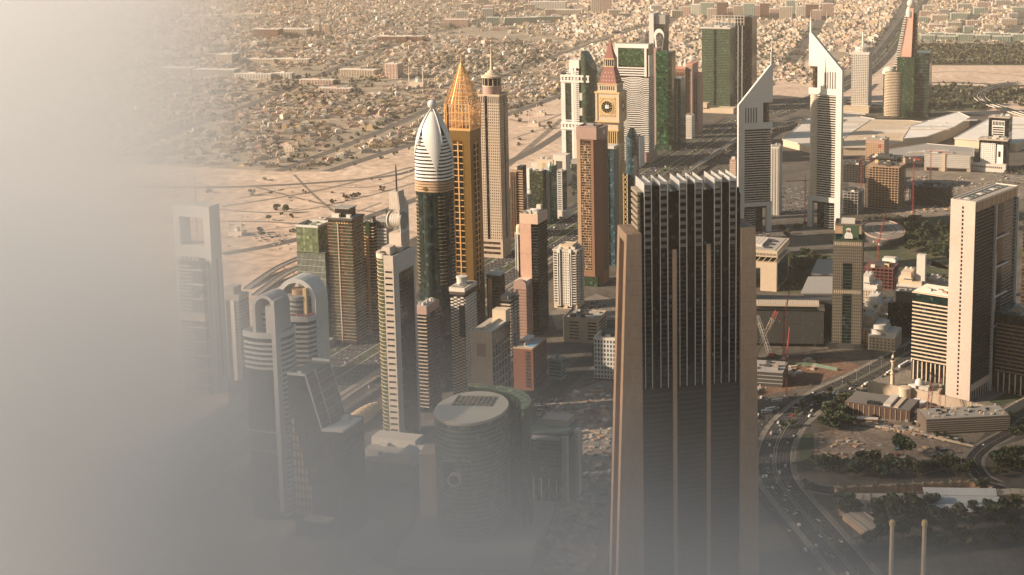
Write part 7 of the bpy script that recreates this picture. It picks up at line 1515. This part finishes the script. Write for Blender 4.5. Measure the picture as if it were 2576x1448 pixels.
# building rubble and stacked material on the plots
rub = MB(); rb = random.Random(70)
for pts, n in (([(1370, 1010), (1530, 965), (1540, 1220), (1400, 1250)], 420), ([(1400, 1260), (1520, 1230), (1500, 1440), (1340, 1440)], 260), ([(1905, 950), (2050, 900), (2060, 925), (1910, 985)], 120), ([(2140, 440), (2560, 450), (2400, 530), (2300, 545)], 340), ([(2205, 1035), (2300, 1010), (2380, 1065), (2330, 1075)], 170), ([(400, 440), (1000, 450), (980, 620), (560, 640)], 120), ([Q(690, 555), Q(1080, 610), Q(1330, 690), Q(820, 600)], 260), ([Q(430, 640), Q(1300, 720), Q(1100, 850), Q(440, 830)], 130), ([Q(1040, 440), Q(1180, 480), Q(1130, 560), Q(980, 540)], 90)):
    for k in range(n):
        a, b = rb.random(), rb.random(); x = (pts[0][0]*(1-a) + pts[1][0]*a)*(1-b) + (pts[3][0]*(1-a) + pts[2][0]*a)*b; y = (pts[0][1]*(1-a) + pts[1][1]*a)*(1-b) + (pts[3][1]*(1-a) + pts[2][1]*a)*b
        gx, gy = G(x, y); s = rb.uniform(.8, 4.0); n0 = len(rub.v); rub.box(-s, s, -s * rb.uniform(.3, 1), s * .6, 0, s * rb.uniform(.2, .7), rb.choices(range(6), (4, 3, 3, 1, 1, 1))[0]); c_ = rb.random() * 3; ca, sa = math.cos(c_), math.sin(c_)
        rub.v[n0:] = [(gx + vx*ca - vy*sa, gy + vx*sa + vy*ca, vz) for vx, vy, vz in rub.v[n0:]]
tag(rub.build('rubble', [beige, grey, tan, redbrown, gblue, offwhite]), kind='stuff')

def lamp_mesh():
    return MB().bar((0, 0, 0), (0, 0, 11), .16, 5, r2=.1).bar((0, 0, 11), (2.2, 0, 11.5), .09, 4).bar((0, 0, 11), (-2.2, 0, 11.5), .09, 4).mesh('pole', steel)
LP, LH = lamp_mesh(), MB().box(1.7, 2.7, -.2, .2, 11.4, 11.6).box(-2.7, -1.7, -.2, .2, 11.4, 11.6).mesh('lamp head', lgrey)
def nth(k): return str(k) + ('th' if k % 100 in (11, 12, 13) else {1: 'st', 2: 'nd', 3: 'rd'}.get(k % 10, 'th'))
def lamps(P, o, n0, n1, step, where, group):
    Q_ = offset(P, o); acc = step; c = 0
    for i in range(n0, min(n1, len(Q_) - 1)):
        a, b = Q_[i], Q_[i+1]; LL = math.hypot(b[0]-a[0], b[1]-a[1]); s = step - acc
        while s < LL:
            c += 1; f = s / LL; t = root('street_lamp', f'double armed street lamp, {nth(c)} along the {where}, counted from its {"far" if P is not HW else "near"} end', 'street lamp', a[0] + (b[0]-a[0])*f, a[1] + (b[1]-a[1])*f, -math.degrees(math.atan2(b[1]-a[1], b[0]-a[0])) + 90, group)
            link('pole', LP, t); link('lamp_head', LH, t); s += step
        acc = LL - (s - step) if s >= step else acc + LL
lamps(BLV, 0, 12, len(BLV), 30, 'boulevard median', 'street lamps on the boulevard'); lamps(CROSS, 10.4, 0, len(CROSS), 36, 'cross street pavement', 'street lamps on the cross street')
lamps(HW, 0, 3, 18, 60, 'highway median', 'street lamps on the highway')

# palms along the boulevard and the terrace
def palm_crown(seed):
    r = random.Random(seed); m = MB()
    for k in range(13):
        a = k * 2.4; L_ = r.uniform(2.6, 3.4); up = r.uniform(.3, 1.3); c, s_ = math.cos(a), math.sin(a); P = [(0, 0), (L_ * .4, up), (L_ * .8, up * .5), (L_, -up * .6)]
        v = []
        for q, z in P: w = .45 * (1 - q / L_ * .7); v += [(q*c - w*s_, q*s_ + w*c, z - .15), (q*c, q*s_, z), (q*c + w*s_, q*s_ - w*c, z - .15)]
        m.add(v, [(3*i + j, 3*i + j + 1, 3*i + j + 4, 3*i + j + 3) for i in range(3) for j in range(2)])
    return m.mesh('palm crown', leafy_dark)
PC = [palm_crown(s) for s in (1, 2)]; PT = MB().bar((0, 0, 0), (.1, 0, 4), .26, 6, r2=.2).bar((.1, 0, 4), (.3, .05, 7.4), .2, 6, r2=.17).mesh('palm trunk', bark)
def palms(P, o, n, s0, s1, where, group):
    Q_ = offset(P, o); r = random.Random(n + int(o)); N = len(Q_) - 2
    for k in range(n):
        f = (s0 + (s1 - s0) * (k + r.uniform(.1, .8)) / n) * N; i = int(f); a, b = Q_[i], Q_[i+1]; g = f - i; s_ = r.uniform(.85, 1.3)
        t = root('palm_tree', f'date palm, {nth(k + 1)} {where}', 'palm tree', a[0] + (b[0]-a[0])*g, a[1] + (b[1]-a[1])*g, r.uniform(0, 360), group)
        link('trunk', PT, t, (0, 0, 0), 0, (s_, s_, s_)); link('crown', PC[k % 2], t, (.3 * s_, .05, 7.4 * s_), 0, (s_, s_, s_))
palms(BLV, 19, 30, .3, .98, 'along the right pavement of the boulevard, counted from its far end', 'palms on the right pavement'); palms(BLV, -19, 18, .45, .98, 'along the left pavement of the boulevard, counted from its far end', 'palms on the left pavement')
palms(CROSS, 11, 16, .05, .75, 'along the cross street, counted from the boulevard', 'palms along the cross street')
def tracks(pts, w, mat, nm='vehicle_track', px=Q):
    for o in (-1.1, 1.1): road(nm, smooth([G(*px(*p)) for p in pts]), o - w, o + w, mat, .032)
trk = ground_mat('track dust', [(.26, .21, .165), (.31, .25, .195), (.36, .29, .23)], .05, .95, 6, .3)
for pts in ([(450, 640), (640, 700), (900, 690), (1200, 740)], [(520, 820), (700, 760), (880, 790), (1040, 840)], [(660, 600), (740, 680), (1000, 650)], [(1100, 660), (1150, 760), (1250, 800)]): tracks(pts, .5, trk)
# ------------------------------------------------------------------ low-rise districts towards the horizon
hm = [wall('house ' + n, c, .85, .10, .2) for n, c in (('cream', (.58, .49, .39)), ('white', (.70, .66, .59)), ('beige', (.47, .39, .30)), ('rose', (.55, .40, .33)), ('ochre', (.52, .40, .24)), ('grey', (.40, .375, .335)), ('tan', (.41, .32, .235)))]
HN = ['cream', 'white', 'beige', 'rose', 'ochre', 'grey', 'tan']; HWt = [.22, .12, .24, .13, .07, .12, .10]
def inside(P, poly):
    x, y = P[:, 0], P[:, 1]; r = np.zeros(len(P), bool); j = len(poly) - 1
    for i in range(len(poly)):
        (xi, yi), (xj, yj) = poly[i], poly[j]
        if yi != yj: r ^= ((yi > y) != (yj > y)) & (x < (xj - xi) * (y - yi) / (yj - yi) + xi)
        j = i
    return r
def lots(poly_px, step, ang, jit, keep):
    poly = np.array([G(*p) for p in poly_px]); lo, hi = poly.min(0), poly.max(0); c = (lo + hi) / 2; Rr = np.hypot(*(hi - lo)) / 2
    g = np.arange(-Rr, Rr, step); A, B = np.meshgrid(g, g); A, B = A.ravel(), B.ravel()
    # streets: every fifth row and eighth column stays open
    ia, ib = np.round(A / step).astype(int), np.round(B / step).astype(int); ok = (ib % 9 != 0) & (ia % 11 != 0)
    A, B = A[ok] + rng.uniform(-jit, jit, ok.sum()), B[ok] + rng.uniform(-jit, jit, ok.sum()); B = B + 26 * np.sin(A / 190 + ang) + 14 * np.sin(A / 71); A = A + 22 * np.sin(B / 160) + 12 * np.sin(B / 57 + 1); a = math.radians(ang)
    P = np.stack([c[0] + A * math.cos(a) - B * math.sin(a), c[1] + A * math.sin(a) + B * math.cos(a)], 1)
    P = P[inside(P, poly)]; P = P[rng.random(len(P)) < keep]
    px = PPX + FPX * P[:, 0] / (P[:, 1] * _c + CAM_H * _s)             # only what the photograph could show
    return P[(px > -120) & (px < 2680)]
LA = lots([(-300, 0), (1400, 0), (1425, 235), (1290, 285), (1042, 362), (824, 432), (700, 432), (330, 412), (-300, 425)], 28, 12, 8, .80)
LB = lots(ZB, 28, -20, 8, .80); LC = lots(ZC, 29, 3, 4, .92)
H = np.concatenate([LA, LB, LC]); HA = np.concatenate([np.full(len(LA), 12.), np.full(len(LB), -20.), np.full(len(LC), 3.)]) + rng.choice([0, 90], len(H)) + rng.normal(0, 9, len(H))
# patches of open ground and planting
bl = np.sin(H[:, 0] / 210 + 1.3 * np.sin(H[:, 1] / 330)) + np.sin(H[:, 1] / 270 + H[:, 0] / 400) + rng.normal(0, .35, len(H))
H, HA, bl = H[bl < 1.45], HA[bl < 1.45], bl[bl < 1.45]
order = np.argsort(H[:, 1]); H, HA, bl = H[order], HA[order], bl[order]
def clear(P, lines, wd):
    ok = np.ones(len(P), bool)
    for L_ in lines:
        for a, b in zip(L_, L_[1:]):
            d = np.array(b) - np.array(a); t_ = np.clip(((P - a) @ d) / (d @ d), 0, 1); ok &= np.hypot(*(P - (np.array(a) + t_[:, None] * d)).T) > wd
    return ok
ST_LINES = []
for o in list(COL.objects):
    if o.name.startswith('district_street'):
        n = len(o.data.vertices) // 2; ST_LINES.append([((o.data.vertices[i].co.x + o.data.vertices[n+i].co.x) / 2, (o.data.vertices[i].co.y + o.data.vertices[n+i].co.y) / 2) for i in range(n)])
ok = clear(H, ST_LINES, 34) & clear(H, [HW], 70); H, HA = H[ok], HA[ok]
n_h = len(H); W_ = rng.uniform(10, 23, n_h); D_ = rng.uniform(9, 16, n_h); S_ = rng.choice([4.4, 7.6, 7.9, 11.0], n_h, p=[.42, .28, .26, .04]); CI = rng.choice(7, n_h, p=HWt)
px_h = PPX + FPX * H[:, 0] / (H[:, 1] * _c + CAM_H * _s)
# a house is two or three storeys of stacked boxes: [dx, dy, w, d, z0, h]
def np_boxes(cx, cy, ang, dx, dy, w, d, z0, h, mi, name, mats):
    n = len(cx); a = np.radians(ang); ca, sa = np.cos(a), np.sin(a)
    q = np.array([[-1, -1, 0], [1, -1, 0], [1, 1, 0], [-1, 1, 0], [-1, -1, 1], [1, -1, 1], [1, 1, 1], [-1, 1, 1]], float)
    lx = dx[:, None] + q[None, :, 0] * w[:, None] / 2; ly = dy[:, None] + q[None, :, 1] * d[:, None] / 2; z = z0[:, None] + q[None, :, 2] * h[:, None]
    V = np.stack([cx[:, None] + lx * ca[:, None] - ly * sa[:, None], cy[:, None] + lx * sa[:, None] + ly * ca[:, None], z], 2).reshape(-1, 3)
    F = np.array([[4, 5, 6, 7], [0, 1, 5, 4], [1, 2, 6, 5], [2, 3, 7, 6], [3, 0, 4, 7]]); F = (F[None] + 8 * np.arange(n)[:, None, None]).reshape(-1, 4)
    me = bpy.data.meshes.new(name); me.vertices.add(len(V)); me.vertices.foreach_set('co', V.ravel()); me.loops.add(F.size); me.loops.foreach_set('vertex_index', F.ravel()); me.polygons.add(len(F)); me.polygons.foreach_set('loop_start', np.arange(0, F.size, 4)); me.polygons.foreach_set('loop_total', np.full(len(F), 4))
    for m in mats: me.materials.append(m)
    me.polygons.foreach_set('material_index', np.repeat(mi, 5).astype(np.int32)); me.update(); me.shade_flat(); return me
NH = 290
vis = np.where(px_h > 430)[0]; near = vis[:NH]; mask = np.ones(n_h, bool); mask[near] = False; far_ = np.where(mask)[0]
B = []
def addb(ix, dx, dy, w, d, z0, h, mi): B.append((H[ix, 0], H[ix, 1], HA[ix], dx, dy, w, d, z0, h, mi))
f = far_; z = np.zeros(len(f))
big = (H[f, 1] > 5200) & (rng.random(len(f)) < .10); mul = np.where(big, rng.uniform(1.2, 2.2, len(f)), 1.0); hh = np.where(big, S_[f] * rng.uniform(1.3, 2.4, len(f)), S_[f])
addb(f, z, z, W_[f] * mul, D_[f] * mul, z, hh, CI[f])
k = rng.random(len(f)); addb(f, W_[f] * (k - .5) * .4, D_[f] * (.5 - k) * .3, W_[f] * (.35 + .3 * k), D_[f] * .55, hh, 3.2 + z, np.where(k > .7, (CI[f] + 1) % 7, CI[f]))
s = rng.random(len(f)) < .55; g = f[s]; zz = np.zeros(len(g)); addb(g, W_[g] * .5 + 3, D_[g] * .1 + zz, 8 + zz, D_[g] * .8, zz, 3.6 + zz, CI[g])
s = rng.random(len(f)) < .6; g = f[s]; zz = np.zeros(len(g)); addb(g, zz + rng.uniform(-5, 5, len(g)), zz - D_[g] * .5 - 7, rng.uniform(5, 14, len(g)), rng.uniform(3, 8, len(g)), zz, rng.uniform(2.6, 4, len(g)), rng.choice(7, len(g)))
f3 = np.where(H[:, 1] < 6200)[0]; zz = np.zeros(len(f3)); pw, pd = rng.uniform(24, 30, len(f3)), rng.uniform(20, 27, len(f3))   # plot walls
for a_, b_, c_, e_ in ((zz, -pd / 2, pw, zz + .5), (zz, pd / 2, pw, zz + .5), (-pw / 2, zz, zz + .5, pd - .6), (pw / 2, zz, zz + .5, pd - .6)): addb(f3, a_, b_, c_, e_, zz, zz + 2.6, np.where(CI[f3] == 1, 2, CI[f3]))
cat_ = [np.concatenate([b[i] for b in B]) for i in range(10)]
tag(link('far_houses', np_boxes(*cat_, 'far houses', hm)), kind='stuff')
# dark openings on the facades turned to us
f2 = far_[H[far_, 1] < 5200]; n2 = len(f2); rows = []
for q in range(4):
    fr = (q + .5) / 4 - .5
    for zq in (1.2, 4.6):
        okq = (S_[f2] > zq + 2) & (rng.random(n2) < .8); g = f2[okq]; rows.append((H[g, 0], H[g, 1], HA[g], W_[g] * fr, -D_[g] / 2 - .05, np.full(len(g), 1.8), np.full(len(g), .3), np.full(len(g), zq), np.full(len(g), 1.7), np.zeros(len(g), int)))
        g = f2[(S_[f2] > zq + 2) & (rng.random(n2) < .8)]; rows.append((H[g, 0], H[g, 1], HA[g], -W_[g] / 2 - .05, D_[g] * fr, np.full(len(g), .3), np.full(len(g), 1.8), np.full(len(g), zq), np.full(len(g), 1.7), np.zeros(len(g), int)))
tag(link('far_house_windows', np_boxes(*[np.concatenate([r[i] for r in rows]) for i in range(10)], 'far house windows', [gwin])), kind='stuff')
def villa_mesh(w, d, h, mat, seed):
    r = random.Random(seed); m = MB().box(-w/2, w/2, -d/2, d/2, 0, h); t_ = .5
    for a, b, c, e in ((-w/2, w/2, -d/2, -d/2 + t_), (-w/2, w/2, d/2 - t_, d/2), (-w/2, -w/2 + t_, -d/2 + t_, d/2 - t_), (w/2 - t_, w/2, -d/2 + t_, d/2 - t_)): m.box(a, b, c, e, h - .01, h + .9)
    return m.mesh('villa wall', mat)
VM = {}
place = [(3120, 'at the sand edge'), (3230, 'in the first rows'), (3350, 'in the middle rows'), (3480, 'in the back rows'), (99999, 'deep in the district')]
SIDES = [(520, 'above the hollow tower'), (620, 'right of the hollow tower'), (730, 'left of the green glass tower'), (830, 'above the green glass tower'), (930, 'above the ledged tower'), (1035, 'left of the petal crown'), (1130, 'between petal crown and gold spire'), (1430, 'behind the lantern tower'), (9999, 'behind the highway towers')]
for j in near:
    w, d, h, ci = round(W_[j] / 3) * 3, round(D_[j] / 3) * 3, S_[j], CI[j]; key = (w, d, h, ci)
    if key not in VM: VM[key] = villa_mesh(w, d, h, hm[ci], len(VM))
    kind = {4.4: 'single storey', 7.6: 'two storey', 7.9: 'two storey', 11.0: 'three storey'}[h]; side = next(b for a, b in SIDES if px_h[j] < a)
    where = next(b for a, b in place if H[j, 1] < a)
    v = tag(link('villa', VM[key], None, (H[j, 0], H[j, 1], 0), math.radians(HA[j])), f'{HN[ci]} {kind} {"wide" if w > 12 else "narrow"} villa {where}, {side}', 'house', 'villas of the low-rise district')
    r = random.Random(int(j)); k = r.random()
    bx('upper_storey', v, hm[ci], w * (k - .5) * .4 - w * .22, w * (k - .5) * .4 + w * .22, -d * .28, d * .3, h + .02, h + 3.3)
    bx('annex', v, hm[(ci + 1) % 7 if k > .6 else ci], w/2 + .05, w/2 + 7, -d * .4, d * .35, 0, 3.6)
    for q in range(3):
        for zq in (1.2, 4.6) if h > 6 else (1.2,): u = -w/2 + w * (q + .5) / 3; bx('window', v, gwin, u - .9, u + .9, -d/2 - .12, -d/2 - .01, zq, zq + 1.7)
# apartment rows and blocks one can pick out
OR = 'first second third fourth fifth sixth seventh eighth ninth tenth eleventh twelfth thirteenth fourteenth fifteenth sixteenth seventeenth'.split()
AB = [(575, 160, 60, 60, 34, 'boxy beige block', 12), (640, 200, 120, 26, 18, 'long pale block with a white framed front', 6), (715, 198, 60, 26, 18, 'white framed block with a dark end', 6), (650, 160, 130, 30, 16, 'long cream apartment row, left', 6), (735, 160, 130, 30, 16, 'long cream apartment row, right', 6), (800, 212, 110, 28, 14, 'pinkish long low block', 8), (845, 232, 100, 26, 12, 'long rose block with dark window strips', 8), (992, 196, 44, 44, 46, 'lone pinkish high block', 14), (905, 192, 120, 40, 22, 'ochre terrace block in front of the avenue', 12), (990, 106, 120, 60, 24, 'low brown block', 4), (1045, 106, 70, 50, 24, 'dark brown block', 4), (675, 96, 110, 60, 38, 'big brown block in the haze', 6), (745, 92, 120, 70, 32, 'dark long block in the haze', 6), (800, 86, 24, 30, 46, 'narrow pale twin block in the haze, left', 4), (826, 86, 24, 30, 42, 'narrow pale twin block in the haze, right', 4), (450, 190, 110, 50, 26, 'misty banded block at far left', 8), (545, 196, 140, 44, 28, 'misty long banded block', 8),
      (1500, 34, 50, 40, 70, 'pale twin slab at the top, left', 0), (1526, 34, 50, 40, 72, 'pale twin slab at the top, right', 0), (1310, 62, 150, 40, 32, 'pale green long school block', -14), (1370, 56, 170, 40, 26, 'teal long block', -14), (1240, 64, 60, 40, 36, 'pale block beside the teal long block', -6), (1150, 68, 110, 60, 34, 'rosy block group at the top', 0), (1380, 22, 190, 60, 36, 'white long block at the top edge', 0), (1230, 40, 50, 44, 50, 'pinkish slab at the top', 0), (1430, 40, 120, 60, 30, 'pale wide block at the top', 0)]
for k in range(17): AB.append((1725 + k * 22 + (k % 3) * 5, 40 + (k % 4) * 3, 44 + (k % 3) * 10, 44, 44 + (k * 7 % 5) * 8, ['rosy', 'pale', 'grey green', 'beige', 'brownish'][k % 5] + ' high block, ' + OR[k] + ' from left in the row along the top right', 4))
for k in range(12): AB.append((2310 + k * 23, 100 + (k % 2) * 4, 60 if k % 3 else 80, 34, 20 + (k % 3) * 4, ['cream', 'beige', 'glazed grey', 'white'][k % 4] + ' long block, ' + OR[k] + ' from left along the green park', 2))
for k in range(22): AB.append((2300 + (k * 37) % 270, 12 + (k * 13) % 74, 36 + (k * 29) % 44, 24 + (k * 11) % 20, 18 + (k * 5) % 16, ['rose', 'cream', 'grey', 'pale green'][k % 4] + ' apartment block, ' + ('left' if (k * 37) % 270 < 90 else 'middle' if (k * 37) % 270 < 180 else 'right') + ' part of the quarter past the park, ' + ('back' if (k * 13) % 74 < 25 else 'centre' if (k * 13) % 74 < 50 else 'front'), 2))
for k in range(16): AB.append((1120 + (k * 53) % 700, 8 + (k * 17) % 50, 56, 40, 24 + (k * 7) % 22, ['cream', 'rose', 'pale', 'beige'][k % 4] + ' apartment block, ' + OR[int(((k * 53) % 700) / 44)] + ' from left of those near the top edge', -8))
abm = [hm[2], hm[0], hm[3], hm[1], hm[5], brown, wall('pale green render', (.36, .42, .34))]
seen = {}
for n, (px, py, w, d, h, lab, A) in enumerate(AB):
    x, y = G(px, py); ci = 5 if 'brown' in lab else 6 if ('green' in lab or 'teal' in lab) else 2 if ('ros' in lab or 'pink' in lab) else 3 if 'white' in lab else 4 if ('grey' in lab or 'misty' in lab) else 1 if 'cream' in lab else n % 4
    t = root('apartment_block', lab if lab.count(' ') > 2 else lab + ' in the far district', 'apartment building', x, y, A, 'apartment blocks of the far districts')
    body(t, abm[ci], w, d, h); nf = max(3, int(h / 4.2)); bx('roof_rim', t, hm[1], -w/2 - .5, w/2 + .5, -d/2 - .5, d/2 + .5, h, h + 1.2); bx('stair_head', t, abm[ci], -w*.15, w*.05, -4, 6, h + 1.2, h + 5); bx('water_tank', t, hm[5], w*.2, w*.3, -3, 3, h + 1.2, h + 3.6)
    for q in range(nf): z = 1.5 + q * (h - 2) / nf; fbox('window_strip', t, gviolet, 'F', w, d, -w/2 + 2, w/2 - 2, .02, .15, z + 1.0, z + 2.6); fbox('window_strip', t, gviolet, 'R' if x < 0 else 'L', w, d, -d/2 + 2, d/2 - 2, .02, .15, z + 1.0, z + 2.6)
    fins(t, abm[ci], 'F', w, d, -w/2, w/2, max(4, int(w / 9)), 2.6, 0, h, .8, 'pier')
def mosque(px, py, label, s=1.0, dome=True):
    x, y = G(px, py); t = root('mosque', label, 'mosque', x, y, 10, 'mosques of the districts'); bx('prayer_hall', t, hm[0], -16*s, 16*s, -12*s, 12*s, 0, 10*s)
    if dome: MB().lathe([(7*s, 10*s), (7*s, 12*s), (6*s, 16*s), (3.4*s, 19*s), (.1, 20.4*s)], 18).build('dome', hm[1], t)
    for q in (-1, 1): MB().lathe([(1.6*s, 0), (1.3*s, 24*s), (2*s, 24.5*s), (2*s, 26*s), (1.1*s, 26.2*s), (1.1*s, 38*s), (1.5*s, 38.4*s), (.1, 44*s)], 10).build('minaret', hm[0], t, (q * 15 * s, -10 * s, 0))
mosque(1052, 218, 'pale mosque with two slim minarets amid the houses, left of the petal crowned tower', 1.5); mosque(1345, 318, 'little mosque by the sand, seen right of the petal crown', .8); mosque(1362, 290, 'small white mosque near the avenue behind the gold tower', .7); mosque(598, 592, 'pale mosque with two minarets on the sand, right of the hollow tower', .75); mosque(2090, 55, 'far white mosque near the top, left of the sphere topped tower', 1.2)
def pylon(px, py, label):
    x, y = G(px, py); t = root('lattice_pylon', label, 'pylon', x, y, 0, 'lattice pylons'); m = MB(); h = 88
    for sx in (-1, 1):
        for sy in (-1, 1): m.bar((sx * 13, sy * 13, 0), (sx * 1.2, sy * 1.2, h), .9, 4, r2=.5)
    for k in range(7): a, b = 13 - k * 1.7, 13 - (k + 1) * 1.7; z0, z1 = k * h / 7, (k + 1) * h / 7; [m.bar((s * a, -a, z0), (-s * b, -b, z1), .4, 3) for s in (-1, 1)]; m.bar((-b, -b, z1), (b, -b, z1), .4, 3)
    m.build('lattice', steel, t); MB().bar((-14, 0, h * .86), (14, 0, h * .86), .8, 4).bar((-10, 0, h), (10, 0, h), .7, 4).build('cross_arm', steel, t)
pylon(520, 68, 'hazy lattice pylon at the upper left, left one of the two'); pylon(562, 66, 'hazy lattice pylon at the upper left, right one of the two')
for px, py, h in ((1030, 492, 46), (1470, 520, 40), (1000, 560, 44), (826, 160, 60), (1120, 330, 42), (1025, 552, 40)):
    x, y = G(px, py); t = root('light_mast', 'thin steel light mast, ' + {1030: 'left of the petal crowned tower', 1470: 'behind the pink panel tower', 1000: 'behind the bladed tower', 826: 'far off among the houses', 1120: 'behind the gold tower', 1025: 'close behind the bladed tower'}[px], 'light mast', x, y, 0, 'thin light masts'); MB().bar((0, 0, 0), (0, 0, h), .5, 5, r2=.25).build('pole', steel, t); bx('lamp_ring', t, steel, -1.6, 1.6, -1.6, 1.6, h, h + .8)
# ------------------------------------------------------------------ far greenery: leaf clumps, one mass
muted = [leafy('haze pale leaf ' + n, c) for n, c in (('dark', (.055, .060, .034)), ('mid', (.080, .082, .048)), ('olive', (.105, .098, .060)))]  # paler than the near leaves: far haze is put into their colour
def greens(name, P, rad, q, seed):
    r = np.random.default_rng(seed); n = len(P); R_ = rad * r.uniform(.6, 1.4, n); c = np.repeat(np.c_[P, R_ * .8], q, 0); rr_ = np.repeat(R_, q)
    d = r.normal(0, 1, (n * q, 3)); d /= np.linalg.norm(d, axis=1)[:, None]; c = c + d * (rr_ * r.uniform(.5, 1, n * q))[:, None] * [1, 1, .8]; c[:, 2] = np.abs(c[:, 2])
    u = r.normal(0, 1, (n * q, 3)); u /= np.linalg.norm(u, axis=1)[:, None]; v = np.cross(u, r.normal(0, 1, (n * q, 3))); v /= np.linalg.norm(v, axis=1)[:, None]; s = (rr_ * r.uniform(.3, .6, n * q))[:, None]
    V = np.stack([c - u*s - v*s, c + u*s - v*s*.7, c + u*s*.8 + v*s, c - u*s + v*s*.8], 1).reshape(-1, 3); F = np.arange(len(V))
    me = bpy.data.meshes.new(name); me.vertices.add(len(V)); me.vertices.foreach_set('co', V.ravel()); me.loops.add(len(V)); me.loops.foreach_set('vertex_index', F); me.polygons.add(n * q); me.polygons.foreach_set('loop_start', np.arange(0, len(V), 4)); me.polygons.foreach_set('loop_total', np.full(n * q, 4))
    for m in muted: me.materials.append(m)
    me.polygons.foreach_set('material_index', np.repeat(r.integers(0, 3, n), q).astype(np.int32)); me.update(); me.shade_flat(); tag(link(name, me), kind='stuff')
def jitter(P, k, s): return (np.repeat(P, k, 0) + rng.normal(0, s, (len(P) * k, 2)))
hs = H[rng.random(n_h) < .9]; off = np.stack([np.cos(rng.uniform(0, 6.28, len(hs))), np.sin(rng.uniform(0, 6.28, len(hs)))], 1) * rng.uniform(13, 19, len(hs))[:, None]
greens('garden_trees', hs + off, 3.4, 9, 1)
def fill(px, n, seed):
    r = np.random.default_rng(seed); poly = np.array([G(*p) for p in px]); lo, hi = poly.min(0), poly.max(0); P = r.uniform(lo, hi, (n, 2)); return P[inside(P, poly)]
avenue = np.concatenate([jitter(np.array(L_), 26, 22) for L_ in ST_LINES]); 
tmp = []
for L_ in ST_LINES:
    for a, b in zip(L_, L_[1:]):
        n = int(math.hypot(b[0]-a[0], b[1]-a[1]) / 26)
        for q in range(n): f_ = rng.random(); sgn = rng.choice([-1, 1]) * rng.uniform(20, 40); d = np.array(b) - np.array(a); d /= np.linalg.norm(d); tmp.append(np.array(a) + (np.array(b) - np.array(a)) * f_ + sgn * np.array([d[1], -d[0]]))
greens('avenue_trees', np.array(tmp), 4.6, 10, 2)
greens('park_trees', np.concatenate([fill([(2290, 116), (2750, 116), (2750, 162), (2300, 162)], 3000, 3), fill([(2275, 222), (2420, 216), (2590, 230), (2480, 278), (2290, 280)], 500, 4), fill([(2480, 236), (2576, 226), (2576, 270), (2500, 258)], 120, 5)]), 6, 11, 3)
greens('district_groves', np.concatenate([fill([(1010, 150), (1300, 100), (1420, 150), (1200, 200)], 700, 6), fill([(850, 20), (1320, 10), (1350, 70), (900, 80)], 500, 7), fill([(1700, 100), (2040, 80), (2020, 200), (1750, 230)], 600, 8), fill([(2340, 60), (2380, 0), (2420, 0), (2380, 90)], 200, 9), fill([(700, 200), (980, 170), (1000, 300), (720, 260)], 500, 10), fill([(480, 440), (1010, 450), (980, 560), (620, 600)], 40, 21), fill([(1290, 290), (1420, 260), (1430, 350), (1300, 380)], 26, 22)]), 5, 10, 4)
greens('verge_shrubs', np.concatenate([np.array([ST(s_, -855 + o) for s_ in np.arange(1500, 3600, 11) for o in (rng.choice([-46, -45, 0, 1, 46]),)]), fill([(1640, 440), (1860, 352), (1850, 420), (1720, 470)], 240, 11), fill([(2120, 560), (2180, 545), (2330, 545), (2300, 570)], 150, 12), fill([(2520, 430), (2576, 420), (2576, 445), (2540, 450)], 60, 13), fill([(1960, 700), (2020, 695), (2010, 730), (1960, 730)], 60, 14)]), 2.6, 9, 5)
